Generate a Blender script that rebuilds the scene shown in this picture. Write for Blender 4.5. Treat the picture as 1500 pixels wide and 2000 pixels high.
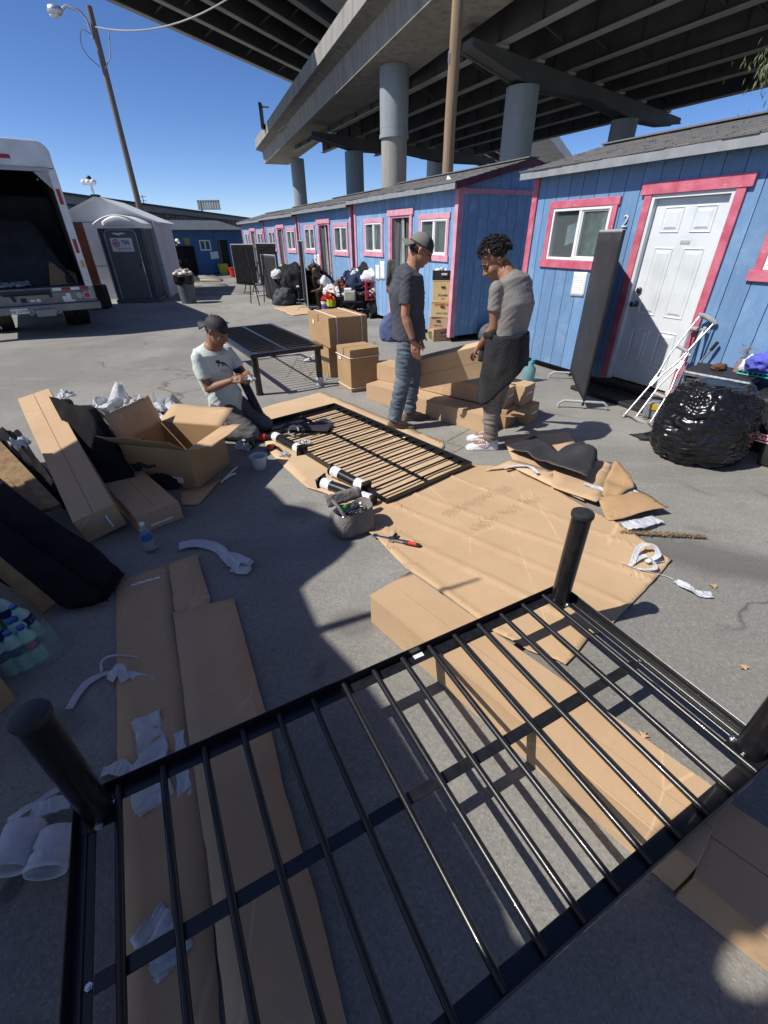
import bpy, bmesh, math, random
from mathutils import Vector, Matrix, noise
for o in list(bpy.data.objects): bpy.data.objects.remove(o)
SC=bpy.context.scene; COL=SC.collection
R_=math.radians
# ---------------------------------------------------------------- camera
CAM_F=859.0; CAM_TH=R_(32.2); CAM_H=1.7; CAM_ROLL=-0.011
_c,_s=math.cos(CAM_TH),math.sin(CAM_TH)
_U0=Vector((0,_s,_c)); _FW=Vector((0,_c,-_s)); _R0=Vector((1,0,0))
_RT=(_R0+CAM_ROLL*_U0).normalized(); _UP=(_U0-CAM_ROLL*_R0).normalized()
EYE=Vector((0,0,CAM_H))
cd=bpy.data.cameras.new('camera'); cam=bpy.data.objects.new('camera',cd); COL.objects.link(cam)
cd.sensor_fit='VERTICAL'; cd.sensor_height=24.0; cd.lens=24.0*CAM_F/2000.0; cd.clip_start=0.05; cd.clip_end=3000
cam.matrix_world=Matrix(((_RT.x,_UP.x,-_FW.x,0),(_RT.y,_UP.y,-_FW.y,0),(_RT.z,_UP.z,-_FW.z,CAM_H),(0,0,0,1)))
SC.camera=cam
# ---------------------------------------------------------------- world, sun, exposure
SUNV=Vector((-0.82,-0.22,1.0)).normalized()          # towards the sun
w=bpy.data.worlds.new('World'); SC.world=w; w.use_nodes=True
nt=w.node_tree; nt.nodes.clear()
sky=nt.nodes.new('ShaderNodeTexSky'); sky.sky_type='NISHITA'; sky.sun_disc=False
sky.sun_elevation=math.asin(SUNV.z); sky.sun_rotation=math.atan2(SUNV.x,SUNV.y)
sky.altitude=0; sky.air_density=0.5; sky.dust_density=0.35; sky.ozone_density=1.0
bg=nt.nodes.new('ShaderNodeBackground'); bg.inputs[1].default_value=0.125
wo=nt.nodes.new('ShaderNodeOutputWorld'); hs_=nt.nodes.new('ShaderNodeHueSaturation'); hs_.inputs['Saturation'].default_value=1.25; hs_.inputs['Hue'].default_value=0.508; nt.links.new(sky.outputs[0],hs_.inputs['Color']); nt.links.new(hs_.outputs[0],bg.inputs[0]); nt.links.new(bg.outputs[0],wo.inputs[0])
sl=bpy.data.lights.new('sun','SUN'); sl.energy=4.6; sl.angle=R_(0.53); sl.color=(1.0,0.955,0.88)
so=bpy.data.objects.new('sun',sl); COL.objects.link(so)
so.rotation_euler=SUNV.to_track_quat('Z','Y').to_euler(); so.location=(-20,-6,30)
SC.view_settings.view_transform='Standard'; SC.view_settings.look='None'
SC.view_settings.exposure=0.32; SC.view_settings.gamma=1.0; SC.view_settings.use_curve_mapping=False
# ---------------------------------------------------------------- measuring helpers (photo pixel -> place)
def RAY(px,py): return _FW+_RT*((px-750)/CAM_F)+_UP*((1000-py)/CAM_F)
def G(px,py,z=0.0):
    d=RAY(px,py); return EYE+d*((z-CAM_H)/d.z)
def HT(px,py,base):                                   # height above ground where the ray passes over a known spot
    d=RAY(px,py); t=(base.x*d.x+base.y*d.y)/(d.x*d.x+d.y*d.y); return CAM_H+t*d.z
# ---------------------------------------------------------------- materials
def mat(name,col,rough=0.6,col2=None,scale=8.0,detail=4.0,bump=0.0,bscale=None,metal=0.0,spec=0.5,lo=0.35,hi=0.65,stretch=None,trans=0.0,ior=1.45,alpha=1.0,sub=0.0,coat=0.0):
    m=bpy.data.materials.new(name); m.use_nodes=True; n=m.node_tree.nodes; L=m.node_tree.links
    b=n['Principled BSDF']; b.inputs['Base Color'].default_value=(*col,1); b.inputs['Roughness'].default_value=rough
    b.inputs['Metallic'].default_value=metal; b.inputs['Specular IOR Level'].default_value=spec
    b.inputs['Transmission Weight'].default_value=trans; b.inputs['IOR'].default_value=ior; b.inputs['Alpha'].default_value=alpha
    b.inputs['Coat Weight'].default_value=coat
    if sub: b.inputs['Subsurface Weight'].default_value=sub; b.inputs['Subsurface Radius'].default_value=(0.01,0.004,0.002)
    if col2 is not None or bump:
        tc=n.new('ShaderNodeTexCoord'); mp=n.new('ShaderNodeMapping'); L.new(tc.outputs['Object'],mp.inputs[0])
        if stretch: mp.inputs['Scale'].default_value=stretch
        if col2 is not None:
            t=n.new('ShaderNodeTexNoise'); t.inputs['Scale'].default_value=scale; t.inputs['Detail'].default_value=detail; L.new(mp.outputs[0],t.inputs[0])
            r=n.new('ShaderNodeValToRGB'); r.color_ramp.elements[0].position=lo; r.color_ramp.elements[1].position=hi
            r.color_ramp.elements[0].color=(*col,1); r.color_ramp.elements[1].color=(*col2,1)
            L.new(t.outputs[0],r.inputs[0]); L.new(r.outputs[0],b.inputs['Base Color'])
        if bump:
            t2=n.new('ShaderNodeTexNoise'); t2.inputs['Scale'].default_value=bscale or scale*3; t2.inputs['Detail'].default_value=5; L.new(mp.outputs[0],t2.inputs[0])
            bp=n.new('ShaderNodeBump'); bp.inputs['Strength'].default_value=bump; bp.inputs['Distance'].default_value=0.02
            L.new(t2.outputs[0],bp.inputs['Height']); L.new(bp.outputs[0],b.inputs['Normal'])
    return m
def node(m,t): return m.node_tree.nodes.new(t)
def link(m,a,b): m.node_tree.links.new(a,b)
def mix(m,f,a,b,mode='MIX'):
    x=node(m,'ShaderNodeMix'); x.data_type='RGBA'; x.blend_type=mode
    for i,v in ((0,f),(6,a),(7,b)):
        if isinstance(v,(int,float)): x.inputs[i].default_value=v
        elif isinstance(v,tuple): x.inputs[i].default_value=(*v,1)
        else: link(m,v,x.inputs[i])
    return x.outputs[2]
def ramp(m,v,stops):
    r=node(m,'ShaderNodeValToRGB'); e=r.color_ramp.elements
    while len(e)<len(stops): e.new(0.5)
    for k,(p,c) in enumerate(stops): e[k].position=p; e[k].color=(c,c,c,1) if isinstance(c,(int,float)) else (*c,1)
    link(m,v,r.inputs[0]); return r.outputs[0]
def ntex(m,vec,scale,detail=4,rough=0.55,dist=0.0):
    t=node(m,'ShaderNodeTexNoise'); t.inputs['Scale'].default_value=scale; t.inputs['Detail'].default_value=detail
    t.inputs['Roughness'].default_value=rough; t.inputs['Distortion'].default_value=dist; link(m,vec,t.inputs[0]); return t.outputs[0]
def ovec(m,sc=(1,1,1),rot=(0,0,0)):
    tc=node(m,'ShaderNodeTexCoord'); mp=node(m,'ShaderNodeMapping'); mp.inputs['Scale'].default_value=sc; mp.inputs['Rotation'].default_value=rot
    link(m,tc.outputs['Object'],mp.inputs[0]); return mp.outputs[0]
def bumpn(m,h,s,d=0.01,n0=None):
    bp=node(m,'ShaderNodeBump'); bp.inputs['Strength'].default_value=s; bp.inputs['Distance'].default_value=d; link(m,h,bp.inputs['Height'])
    if n0 is not None: link(m,n0,bp.inputs['Normal'])
    return bp.outputs[0]
def bsdf(m): return m.node_tree.nodes['Principled BSDF']
M={}
def asphalt():
    m=mat('asphalt',(0.15,0.145,0.135),0.92,spec=0.25); b=bsdf(m); v=ovec(m)
    big=ntex(m,v,0.22,6,0.62,0.6); mid=ntex(m,v,1.7,6,0.65,0.3); fine=ntex(m,v,45,4,0.75)
    c=mix(m,ramp(m,big,[(0.42,0),(0.60,1)]),(0.200,0.194,0.178),(0.310,0.300,0.272))
    c=mix(m,ramp(m,mid,[(0.45,0.0),(0.78,0.55)]),c,(0.165,0.160,0.148))
    vs=ovec(m,(0.55,3.5,1),(0,0,0.5)); st=ntex(m,vs,1.3,6,0.7,0.4)
    c=mix(m,ramp(m,st,[(0.56,0.0),(0.72,0.40)]),c,(0.345,0.333,0.303))
    c=mix(m,ramp(m,fine,[(0.30,0.45),(0.52,0.0)]),c,(0.105,0.102,0.096))
    c=mix(m,ramp(m,fine,[(0.58,0.0),(0.80,0.5)]),c,(0.33,0.318,0.29))
    vo=node(m,'ShaderNodeTexVoronoi'); vo.inputs['Scale'].default_value=150; link(m,v,vo.inputs[0])
    peb=node(m,'ShaderNodeSeparateColor'); link(m,vo.outputs['Color'],peb.inputs[0])
    c=mix(m,ramp(m,peb.outputs[0],[(0.72,0.0),(1.0,0.38)]),c,(0.36,0.345,0.315))
    c=mix(m,ramp(m,peb.outputs[1],[(0.75,0.0),(1.0,0.38)]),c,(0.10,0.098,0.093))
    spot=ntex(m,v,2.3,2,0.4,0.8); c=mix(m,ramp(m,spot,[(0.66,0.0),(0.76,0.5)]),c,(0.095,0.092,0.088))
    wob=node(m,'ShaderNodeVectorMath'); wob.operation='ADD'; nx=node(m,'ShaderNodeTexNoise'); nx.inputs['Scale'].default_value=1.4; nx.inputs['Detail'].default_value=5; link(m,v,nx.inputs[0])
    sc=node(m,'ShaderNodeVectorMath'); sc.operation='SCALE'; sc.inputs[3].default_value=0.9; link(m,nx.outputs['Color'],sc.inputs[0]); link(m,v,wob.inputs[0]); link(m,sc.outputs[0],wob.inputs[1])
    cr=node(m,'ShaderNodeTexVoronoi'); cr.feature='DISTANCE_TO_EDGE'; cr.inputs['Scale'].default_value=0.33; link(m,wob.outputs[0],cr.inputs[0])
    gate=ntex(m,v,0.45,2,0.5); gm=node(m,'ShaderNodeMath'); gm.operation='MULTIPLY'; link(m,ramp(m,cr.outputs['Distance'],[(0.0,1.0),(0.006,0.0)]),gm.inputs[0]); link(m,ramp(m,gate,[(0.50,0.0),(0.58,0.75)]),gm.inputs[1])
    c=mix(m,gm.outputs[0],c,(0.055,0.053,0.05))
    wn_=node(m,'ShaderNodeTexNoise'); wn_.inputs['Scale'].default_value=3.5; wn_.inputs['Detail'].default_value=6; link(m,v,wn_.inputs[0])
    for (cx,cy,rx,ry,ro,amt) in ((2.02,2.12,0.50,0.17,-0.45,0.62),(-0.17,1.62,0.11,0.09,0,0.5),(-1.35,1.05,0.13,0.10,0,0.5),(-0.62,2.75,0.16,0.10,0.3,0.45),(0.6,1.05,0.10,0.09,0,0.4),(3.0,2.2,0.12,0.09,0,0.4)):   # old oil stains
        mp=node(m,'ShaderNodeMapping'); mp.vector_type='TEXTURE'; mp.inputs['Location'].default_value=(cx,cy,0); mp.inputs['Rotation'].default_value=(0,0,ro); mp.inputs['Scale'].default_value=(rx,ry,1); tcs=node(m,'ShaderNodeTexCoord'); link(m,tcs.outputs['Object'],mp.inputs[0])
        ln=node(m,'ShaderNodeVectorMath'); ln.operation='LENGTH'; link(m,mp.outputs[0],ln.inputs[0]); ad=node(m,'ShaderNodeMath'); ad.operation='MULTIPLY_ADD'; link(m,wn_.outputs[0],ad.inputs[0]); ad.inputs[1].default_value=0.55; hf=node(m,'ShaderNodeMath'); hf.operation='MULTIPLY'; hf.inputs[1].default_value=0.5; link(m,ln.outputs['Value'],hf.inputs[0]); link(m,hf.outputs[0],ad.inputs[2])
        c=mix(m,ramp(m,ad.outputs[0],[(0.62,amt),(0.98,0.0)]),c,(0.088,0.086,0.081))
    link(m,c,b.inputs['Base Color'])
    n1=bumpn(m,vo.outputs['Distance'],0.25,0.003); link(m,bumpn(m,mid,0.25,0.03,n1),b.inputs['Normal'])
    return m
M['asphalt']=asphalt()
def kraft(name,c1,c2,c3,flute=0.12):
    m=mat(name,c1,0.82,spec=0.25); b=bsdf(m); v=ovec(m)
    big=ntex(m,v,2.2,5,0.6); fib=ntex(m,ovec(m,(1,1,1)),160,3,0.7); blot=ntex(m,v,14,4,0.6)
    c=mix(m,ramp(m,big,[(0.35,0),(0.68,1)]),c1,c2)
    c=mix(m,ramp(m,fib,[(0.45,0),(0.8,0.5)]),c,c3)
    c=mix(m,ramp(m,blot,[(0.66,0),(0.78,0.35)]),c,tuple(x*0.62 for x in c1))
    sw=ntex(m,ovec(m,(3,22,9),(0,0,0.4)),1.0,4,0.7); c=mix(m,ramp(m,sw,[(0.63,0),(0.74,0.45)]),c,tuple(x*0.72 for x in c1))
    cr=node(m,'ShaderNodeTexVoronoi'); cr.feature='DISTANCE_TO_EDGE'; cr.inputs['Scale'].default_value=2.6; link(m,ovec(m,(1,0.35,1),(0,0,0.25)),cr.inputs[0])
    cl=ramp(m,cr.outputs['Distance'],[(0.0,1.0),(0.012,0.0)]); gt=ramp(m,ntex(m,v,1.9,3,0.6),[(0.50,0.0),(0.58,0.6)]); mm_=node(m,'ShaderNodeMath'); mm_.operation='MULTIPLY'; link(m,cl,mm_.inputs[0]); link(m,gt,mm_.inputs[1]); c=mix(m,mm_.outputs[0],c,tuple(min(1,x*1.35) for x in c2))
    link(m,c,b.inputs['Base Color'])
    wv=node(m,'ShaderNodeTexWave'); wv.inputs['Scale'].default_value=55; wv.inputs['Distortion'].default_value=1.5; link(m,v,wv.inputs[0])
    n1=bumpn(m,wv.outputs['Fac'],flute,0.002); link(m,bumpn(m,blot,0.25,0.006,n1),b.inputs['Normal'])
    return m
M['kraft']=kraft('cardboard_light',(0.50,0.355,0.22),(0.56,0.405,0.26),(0.43,0.30,0.18))
M['kraft_tan']=kraft('cardboard_tan',(0.45,0.305,0.18),(0.51,0.35,0.215),(0.38,0.255,0.145))
M['kraft_brown']=kraft('cardboard_brown',(0.37,0.235,0.12),(0.42,0.275,0.15),(0.31,0.19,0.09))
M['kraft_edge']=mat('cardboard_edge',(0.60,0.44,0.29),0.9,(0.36,0.23,0.13),220,2,bump=0.4,bscale=160)
def blue_paint(name,c1,c2,c3):
    m=mat(name,c1,0.62,spec=0.3); b=bsdf(m)
    tc=node(m,'ShaderNodeTexCoord'); oi=node(m,'ShaderNodeObjectInfo')
    va=node(m,'ShaderNodeVectorMath'); va.operation='ADD'; link(m,tc.outputs['Object'],va.inputs[0])
    sc=node(m,'ShaderNodeVectorMath'); sc.operation='SCALE'; sc.inputs[3].default_value=17.0; cb=node(m,'ShaderNodeCombineXYZ')
    for k in range(3): link(m,oi.outputs['Random'],cb.inputs[k])
    link(m,cb.outputs[0],sc.inputs[0]); link(m,sc.outputs[0],va.inputs[1])
    mp=node(m,'ShaderNodeMapping'); mp.inputs['Scale'].default_value=(14,14,1.6); link(m,va.outputs[0],mp.inputs[0])
    gr=ntex(m,mp.outputs[0],3.0,6,0.7); pat=ntex(m,va.outputs[0],3.5,5,0.65); spk=ntex(m,va.outputs[0],38,3,0.6)
    c=mix(m,ramp(m,gr,[(0.38,0),(0.72,1)]),c1,c2)
    c=mix(m,ramp(m,pat,[(0.52,0),(0.74,0.7)]),c,c3)
    c=mix(m,ramp(m,spk,[(0.70,0),(0.76,0.8)]),c,tuple(x*0.35 for x in c1))
    scf=ntex(m,va.outputs[0],11,6,0.75); c=mix(m,ramp(m,scf,[(0.64,0),(0.72,0.45)]),c,tuple(min(1,x*1.5+0.08) for x in c3))
    drt=ntex(m,mp.outputs[0],1.1,6,0.75); c=mix(m,ramp(m,drt,[(0.60,0),(0.76,0.55)]),c,(0.10,0.12,0.15))
    rnd=node(m,'ShaderNodeMapRange'); rnd.inputs[3].default_value=0.90; rnd.inputs[4].default_value=1.08; link(m,oi.outputs['Random'],rnd.inputs[0])
    hs=node(m,'ShaderNodeHueSaturation'); link(m,c,hs.inputs['Color']); link(m,rnd.outputs[0],hs.inputs['Value'])
    link(m,hs.outputs[0],b.inputs['Base Color']); link(m,bumpn(m,gr,0.35,0.004),b.inputs['Normal'])
    return m
M['blue']=blue_paint('blue_siding_paint',(0.135,0.245,0.42),(0.17,0.295,0.475),(0.235,0.365,0.53))
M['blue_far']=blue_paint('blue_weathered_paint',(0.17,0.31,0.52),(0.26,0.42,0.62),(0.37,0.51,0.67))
M['pink']=mat('pink_trim_paint',(0.47,0.085,0.135),0.5,(0.58,0.17,0.23),7,5,bump=0.15,bscale=40,stretch=(1,1,1))
def chip(m,base):
    b=bsdf(m); v=ovec(m); a=ntex(m,v,26,5,0.7); src=b.inputs['Base Color'].links[0].from_socket
    link(m,mix(m,ramp(m,a,[(0.655,0),(0.675,0.9)]),src,base),b.inputs['Base Color'])
chip(M['pink'],(0.62,0.55,0.52))
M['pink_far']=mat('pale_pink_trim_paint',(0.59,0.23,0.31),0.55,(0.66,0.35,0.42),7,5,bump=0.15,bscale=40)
M['maroon']=mat('maroon_trim_shaded',(0.10,0.012,0.022),0.5,(0.16,0.03,0.05),6,4)  # dark trim tone; on rake boards it stands in for shade
M['white']=mat('white_vinyl',(0.80,0.81,0.80),0.4,(0.70,0.71,0.70),5,4)
M['door']=mat('white_door_paint',(0.66,0.70,0.72),0.45,(0.52,0.56,0.58),4,6,bump=0.05,bscale=30,lo=0.45,hi=0.8)
M['glass']=mat('window_glass',(0.75,0.85,0.85),0.03,trans=0.92,ior=1.45,spec=0.6)
M['dark']=mat('dark_interior',(0.02,0.021,0.022),0.9)
M['curtain']=mat('curtain_cloth',(0.10,0.11,0.115),0.9,(0.06,0.065,0.07),4,4,bump=0.3,bscale=14,stretch=(6,6,0.4))
M['curtain_g']=mat('green_patterned_curtain',(0.10,0.17,0.13),0.85,(0.20,0.27,0.20),16,3,bump=0.2)
def shingle():
    m=mat('asphalt_shingle',(0.17,0.17,0.175),0.95); b=bsdf(m); v=ovec(m)
    f=ntex(m,v,120,3,0.7); g=ntex(m,v,5,4,0.6)
    c=mix(m,ramp(m,f,[(0.35,0),(0.7,1)]),(0.10,0.10,0.105),(0.24,0.235,0.225)); c=mix(m,ramp(m,g,[(0.4,0),(0.7,0.5)]),c,(0.16,0.145,0.125))
    link(m,c,b.inputs['Base Color']); link(m,bumpn(m,f,0.5,0.004),b.inputs['Normal']); return m
M['shingle']=shingle()
M['fascia']=mat('grey_fascia',(0.28,0.29,0.30),0.6,(0.22,0.23,0.24),6,3)
def concrete(name,c1,c2,c3,sc=1.0,form=None):
    m=mat(name,c1,0.9,spec=0.2); b=bsdf(m); v=ovec(m,(sc,sc,sc)); v2=ovec(m,(sc*1.2,sc*1.2,sc*0.12))
    a=ntex(m,v,0.5,6,0.65); st=ntex(m,v2,1.6,6,0.7); f=ntex(m,v,9,5,0.7)
    c=mix(m,ramp(m,a,[(0.35,0),(0.7,1)]),c1,c2); c=mix(m,ramp(m,st,[(0.45,0),(0.70,0.9)]),c,c3); c=mix(m,ramp(m,f,[(0.55,0),(0.8,0.35)]),c,tuple(x*0.6 for x in c1))
    if form:
        for d,pitch in form:
            dt=node(m,'ShaderNodeVectorMath'); dt.operation='DOT_PRODUCT'; link(m,ovec(m),dt.inputs[0]); dt.inputs[1].default_value=tuple(x/pitch for x in d); fr=node(m,'ShaderNodeMath'); fr.operation='FRACT'; link(m,dt.outputs['Value'],fr.inputs[0])
            c=mix(m,ramp(m,fr.outputs[0],[(0.0,0.45),(0.02,0.0)]),c,tuple(x*0.5 for x in c1))
    link(m,c,b.inputs['Base Color']); link(m,bumpn(m,f,0.3,0.03),b.inputs['Normal']); return m
M['conc']=concrete('bridge_concrete',(0.26,0.25,0.235),(0.33,0.315,0.29),(0.15,0.145,0.135),1.0,[((-0.345,0.9386,0),2.4)])
M['conc_soff']=concrete('ramp_soffit_concrete',(0.30,0.28,0.25),(0.37,0.345,0.305),(0.19,0.18,0.16),1.0,[((-0.345,0.9386,0),1.2),((0.9386,0.345,0),1.1)])
M['conc_dark']=concrete('bridge_soffit_concrete',(0.13,0.128,0.12),(0.18,0.17,0.155),(0.075,0.075,0.072))
M['column']=concrete('column_grey_blue_paint',(0.27,0.31,0.34),(0.31,0.345,0.37),(0.22,0.25,0.27),1.0,[((0,0,1),2.4)])
M['column_low']=concrete('column_bare_concrete',(0.32,0.31,0.285),(0.36,0.35,0.32),(0.25,0.245,0.23))
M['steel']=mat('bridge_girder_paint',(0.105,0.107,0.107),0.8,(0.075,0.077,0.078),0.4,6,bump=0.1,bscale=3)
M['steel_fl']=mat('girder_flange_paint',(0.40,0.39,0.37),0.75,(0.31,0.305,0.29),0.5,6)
M['grey_pole']=mat('grey_weathered_pole',(0.20,0.175,0.15),0.9,(0.13,0.11,0.095),1.2,6,bump=0.6,bscale=3,stretch=(14,14,0.5))
M['wood_pole']=mat('weathered_pole_wood',(0.30,0.215,0.135),0.9,(0.20,0.135,0.085),1.2,6,bump=0.6,bscale=3,stretch=(14,14,0.5))
M['wood']=mat('pine_board',(0.24,0.155,0.075),0.85,(0.155,0.095,0.045),2,5,bump=0.2,bscale=6,stretch=(8,8,0.6))
M['black']=mat('black_powder_coat',(0.008,0.008,0.009),0.30,spec=0.5,coat=0.15,col2=(0.014,0.014,0.016),scale=30,bump=0.03,bscale=300)
M['black_m']=mat('matte_black_metal',(0.014,0.014,0.016),0.5)
M['cap']=mat('black_rubber_cap',(0.012,0.012,0.013),0.55,(0.025,0.025,0.027),40,3,bump=0.2,bscale=200)
M['zinc']=mat('zinc_bolt',(0.62,0.63,0.65),0.28,metal=1.0)
M['chrome']=mat('chrome_tool_steel',(0.55,0.56,0.58),0.22,metal=1.0,col2=(0.35,0.36,0.38),scale=40)
M['alum']=mat('brushed_aluminium',(0.68,0.69,0.70),0.35,metal=0.85,col2=(0.55,0.56,0.57),scale=20)
M['grey_metal']=mat('grey_painted_steel',(0.42,0.43,0.44),0.45,(0.34,0.35,0.36),10,3)
M['fabric_black']=mat('black_fabric',(0.009,0.009,0.011),0.95,(0.017,0.017,0.019),6,5,bump=0.35,bscale=60,spec=0.12)
M['fabric_grey']=mat('charcoal_sheet',(0.026,0.026,0.029),0.6,(0.038,0.038,0.041),5,5,bump=0.15,bscale=40,spec=0.3)
def thin(m,col,f=0.4):
    n=m.node_tree.nodes; b=bsdf(m); out=[x for x in n if x.type=='OUTPUT_MATERIAL'][0]; tr=n.new('ShaderNodeBsdfTranslucent'); tr.inputs[0].default_value=(*col,1); mx=n.new('ShaderNodeMixShader'); mx.inputs[0].default_value=f
    link(m,b.outputs[0],mx.inputs[1]); link(m,tr.outputs[0],mx.inputs[2]); link(m,mx.outputs[0],out.inputs[0]); return m
M['foam']=thin(mat('white_foam_wrap',(0.76,0.78,0.81),0.55,(0.64,0.66,0.70),14,4,bump=0.5,bscale=45),(0.7,0.72,0.75),0.35)
M['paper']=mat('white_paper',(0.80,0.80,0.78),0.7,(0.70,0.70,0.68),30,3)
M['ink']=mat('dark_ink',(0.03,0.03,0.035),0.7)
M['tape']=mat('packing_tape',(0.44,0.31,0.18),0.25,(0.38,0.26,0.15),8,3,spec=0.6)
M['strap']=mat('pale_strap',(0.70,0.66,0.58),0.4)
M['red']=mat('red_plastic',(0.55,0.025,0.03),0.4)
M['red_refl']=mat('red_reflector',(0.42,0.02,0.03),0.3,(0.28,0.012,0.02),60,2)
M['bag']=mat('black_bin_bag',(0.007,0.007,0.008),0.24,spec=0.5,bump=0.25,bscale=9,col2=(0.01,0.01,0.011),scale=4)
M['denim']=mat('blue_denim',(0.078,0.105,0.138),0.95,(0.17,0.20,0.232),4,6,bump=0.4,bscale=110,spec=0.2)
M['skin']=mat('skin',(0.34,0.165,0.095),0.62,(0.42,0.215,0.13),9,4,sub=0.08,bump=0.06,bscale=120)
M['skin2']=mat('brown_skin',(0.235,0.115,0.066),0.6,(0.30,0.15,0.09),9,4,sub=0.06,bump=0.06,bscale=120)
M['skin3']=mat('dark_skin',(0.075,0.036,0.022),0.45,(0.10,0.05,0.03),9,4,bump=0.06,bscale=120)
M['hair']=mat('black_hair',(0.010,0.009,0.009),0.5,(0.022,0.02,0.019),60,3,bump=0.5,bscale=90,spec=0.3)
# ---------------------------------------------------------------- mesh builder
WM={}
def wm(o):
    return WM.get(o.name,Matrix.Identity(4)) if o is not None else Matrix.Identity(4)
def tag(o,label,cat,group=None,kind=None):
    if label: o['label']=label
    if cat: o['category']=cat
    if group: o['group']=group
    if kind: o['kind']=kind
    return o
def thing(name,label,cat,loc=(0,0,0),rz=0.0,group=None,mx=None):
    o=bpy.data.objects.new(name,None); COL.objects.link(o); o.empty_display_size=0.1
    m=mx if mx is not None else Matrix.Translation(Vector(loc))@Matrix.Rotation(rz,4,'Z')
    o.matrix_world=m; WM[o.name]=m.copy(); return tag(o,label,cat,group)
class MB:
    def __init__(s): s.v=[]; s.f=[]
    def add(s,vs,fs,mx=None):
        k=len(s.v)
        s.v+= [tuple(mx@Vector(p)) if mx is not None else tuple(p) for p in vs]; s.f+=[tuple(i+k for i in f) for f in fs]; return s
    def box(s,c,d,rz=0.0,mx=None):
        x,y,z=d[0]/2,d[1]/2,d[2]/2
        m=Matrix.Translation(Vector(c))@Matrix.Rotation(rz,4,'Z')
        if mx is not None: m=mx@m
        return s.add([(-x,-y,-z),(x,-y,-z),(x,y,-z),(-x,y,-z),(-x,-y,z),(x,-y,z),(x,y,z),(-x,y,z)],
                     [(0,3,2,1),(4,5,6,7),(0,1,5,4),(1,2,6,5),(2,3,7,6),(3,0,4,7)],m)
    def lim(s,x0,x1,y0,y1,z0,z1,mx=None): return s.box(((x0+x1)/2,(y0+y1)/2,(z0+z1)/2),(x1-x0,y1-y0,z1-z0),0,mx)
    def hexa(s,b,t): return s.add(list(b)+list(t),[(0,3,2,1),(4,5,6,7),(0,1,5,4),(1,2,6,5),(2,3,7,6),(3,0,4,7)])
    def bar(s,p,q,wd,ht,up=(0,0,1)):                   # rectangular bar from p to q
        p,q=Vector(p),Vector(q); d=(q-p).normalized(); u=Vector(up); sd=d.cross(u)
        if sd.length<1e-5: sd=d.cross(Vector((1,0,0)))
        sd.normalize(); u=sd.cross(d).normalized(); a=sd*wd/2; b=u*ht/2
        return s.hexa([p-a-b,q-a-b,q+a-b,p+a-b],[p-a+b,q-a+b,q+a+b,p+a+b])
    def tube(s,pts,r,n=10,cap=True,closed=False):
        pts=[Vector(p) for p in pts]; N=len(pts); rr=r if isinstance(r,(list,tuple)) else [r]*N
        base=len(s.v); pu=None
        for i,p in enumerate(pts):
            if closed: d=pts[(i+1)%N]-pts[i-1]
            else: d=(pts[min(i+1,N-1)]-pts[max(i-1,0)])
            d.normalize()
            if pu is None: pu=d.orthogonal().normalized()
            pu=(pu-d*pu.dot(d))
            if pu.length<1e-6: pu=d.orthogonal()
            pu.normalize(); w=d.cross(pu)
            for k in range(n):
                a=2*math.pi*k/n; s.v.append(tuple(p+(pu*math.cos(a)+w*math.sin(a))*rr[i]))
        for i in range(N if closed else N-1):
            j=(i+1)%N
            for k in range(n): s.f.append((base+i*n+k,base+i*n+(k+1)%n,base+j*n+(k+1)%n,base+j*n+k))
        if cap and not closed:
            s.f.append(tuple(base+k for k in reversed(range(n)))); s.f.append(tuple(base+(N-1)*n+k for k in range(n)))
        return s
    def loft(s,rings,cap=True):
        base=len(s.v); n=len(rings[0])
        for r in rings: s.v+=[tuple(p) for p in r]
        for i in range(len(rings)-1):
            for k in range(n): s.f.append((base+i*n+k,base+i*n+(k+1)%n,base+(i+1)*n+(k+1)%n,base+(i+1)*n+k))
        if cap: s.f.append(tuple(base+k for k in reversed(range(n)))); s.f.append(tuple(base+(len(rings)-1)*n+k for k in range(n)))
        return s
    def prism(s,poly,z0,z1,mx=None):                   # poly: ccw list of (x,y)
        n=len(poly); vs=[(x,y,z0) for x,y in poly]+[(x,y,z1) for x,y in poly]
        return s.add(vs,[tuple(reversed(range(n))),tuple(range(n,2*n))]+[(k,(k+1)%n,n+(k+1)%n,n+k) for k in range(n)],mx)
    def grid(s,fn,nu,nv):                              # fn(u,v)->point
        b=len(s.v)
        for j in range(nv+1):
            for i in range(nu+1): s.v.append(tuple(fn(i/nu,j/nv)))
        for j in range(nv):
            for i in range(nu): a=b+j*(nu+1)+i; s.f.append((a,a+1,a+nu+2,a+nu+1))
        return s
    def ball(s,c,r,nu=14,nv=9,mx=None):
        r=r if isinstance(r,(list,tuple)) else (r,r,r); b=len(s.v); c=Vector(c)
        P=[]
        for j in range(1,nv):
            t=math.pi*j/nv
            for i in range(nu): a=2*math.pi*i/nu; P.append(Vector((r[0]*math.sin(t)*math.cos(a),r[1]*math.sin(t)*math.sin(a),r[2]*math.cos(t))))
        P+= [Vector((0,0,r[2])),Vector((0,0,-r[2]))]
        m=Matrix.Translation(c) if mx is None else Matrix.Translation(c)@mx
        s.v+=[tuple(m@p) for p in P]; top=b+(nv-1)*nu
        for j in range(nv-2):
            for i in range(nu): s.f.append((b+j*nu+i,b+(j+1)*nu+i,b+(j+1)*nu+(i+1)%nu,b+j*nu+(i+1)%nu))
        for i in range(nu): s.f.append((top,b+i,b+(i+1)%nu)); s.f.append((top+1,b+(nv-2)*nu+(i+1)%nu,b+(nv-2)*nu+i))
        return s
    def mesh(s,name,mx=None):
        me=bpy.data.meshes.new(name); v=s.v
        if mx is not None: v=[tuple(mx@Vector(p)) for p in v]
        me.from_pydata(v,[],s.f); me.update(); return me
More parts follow.
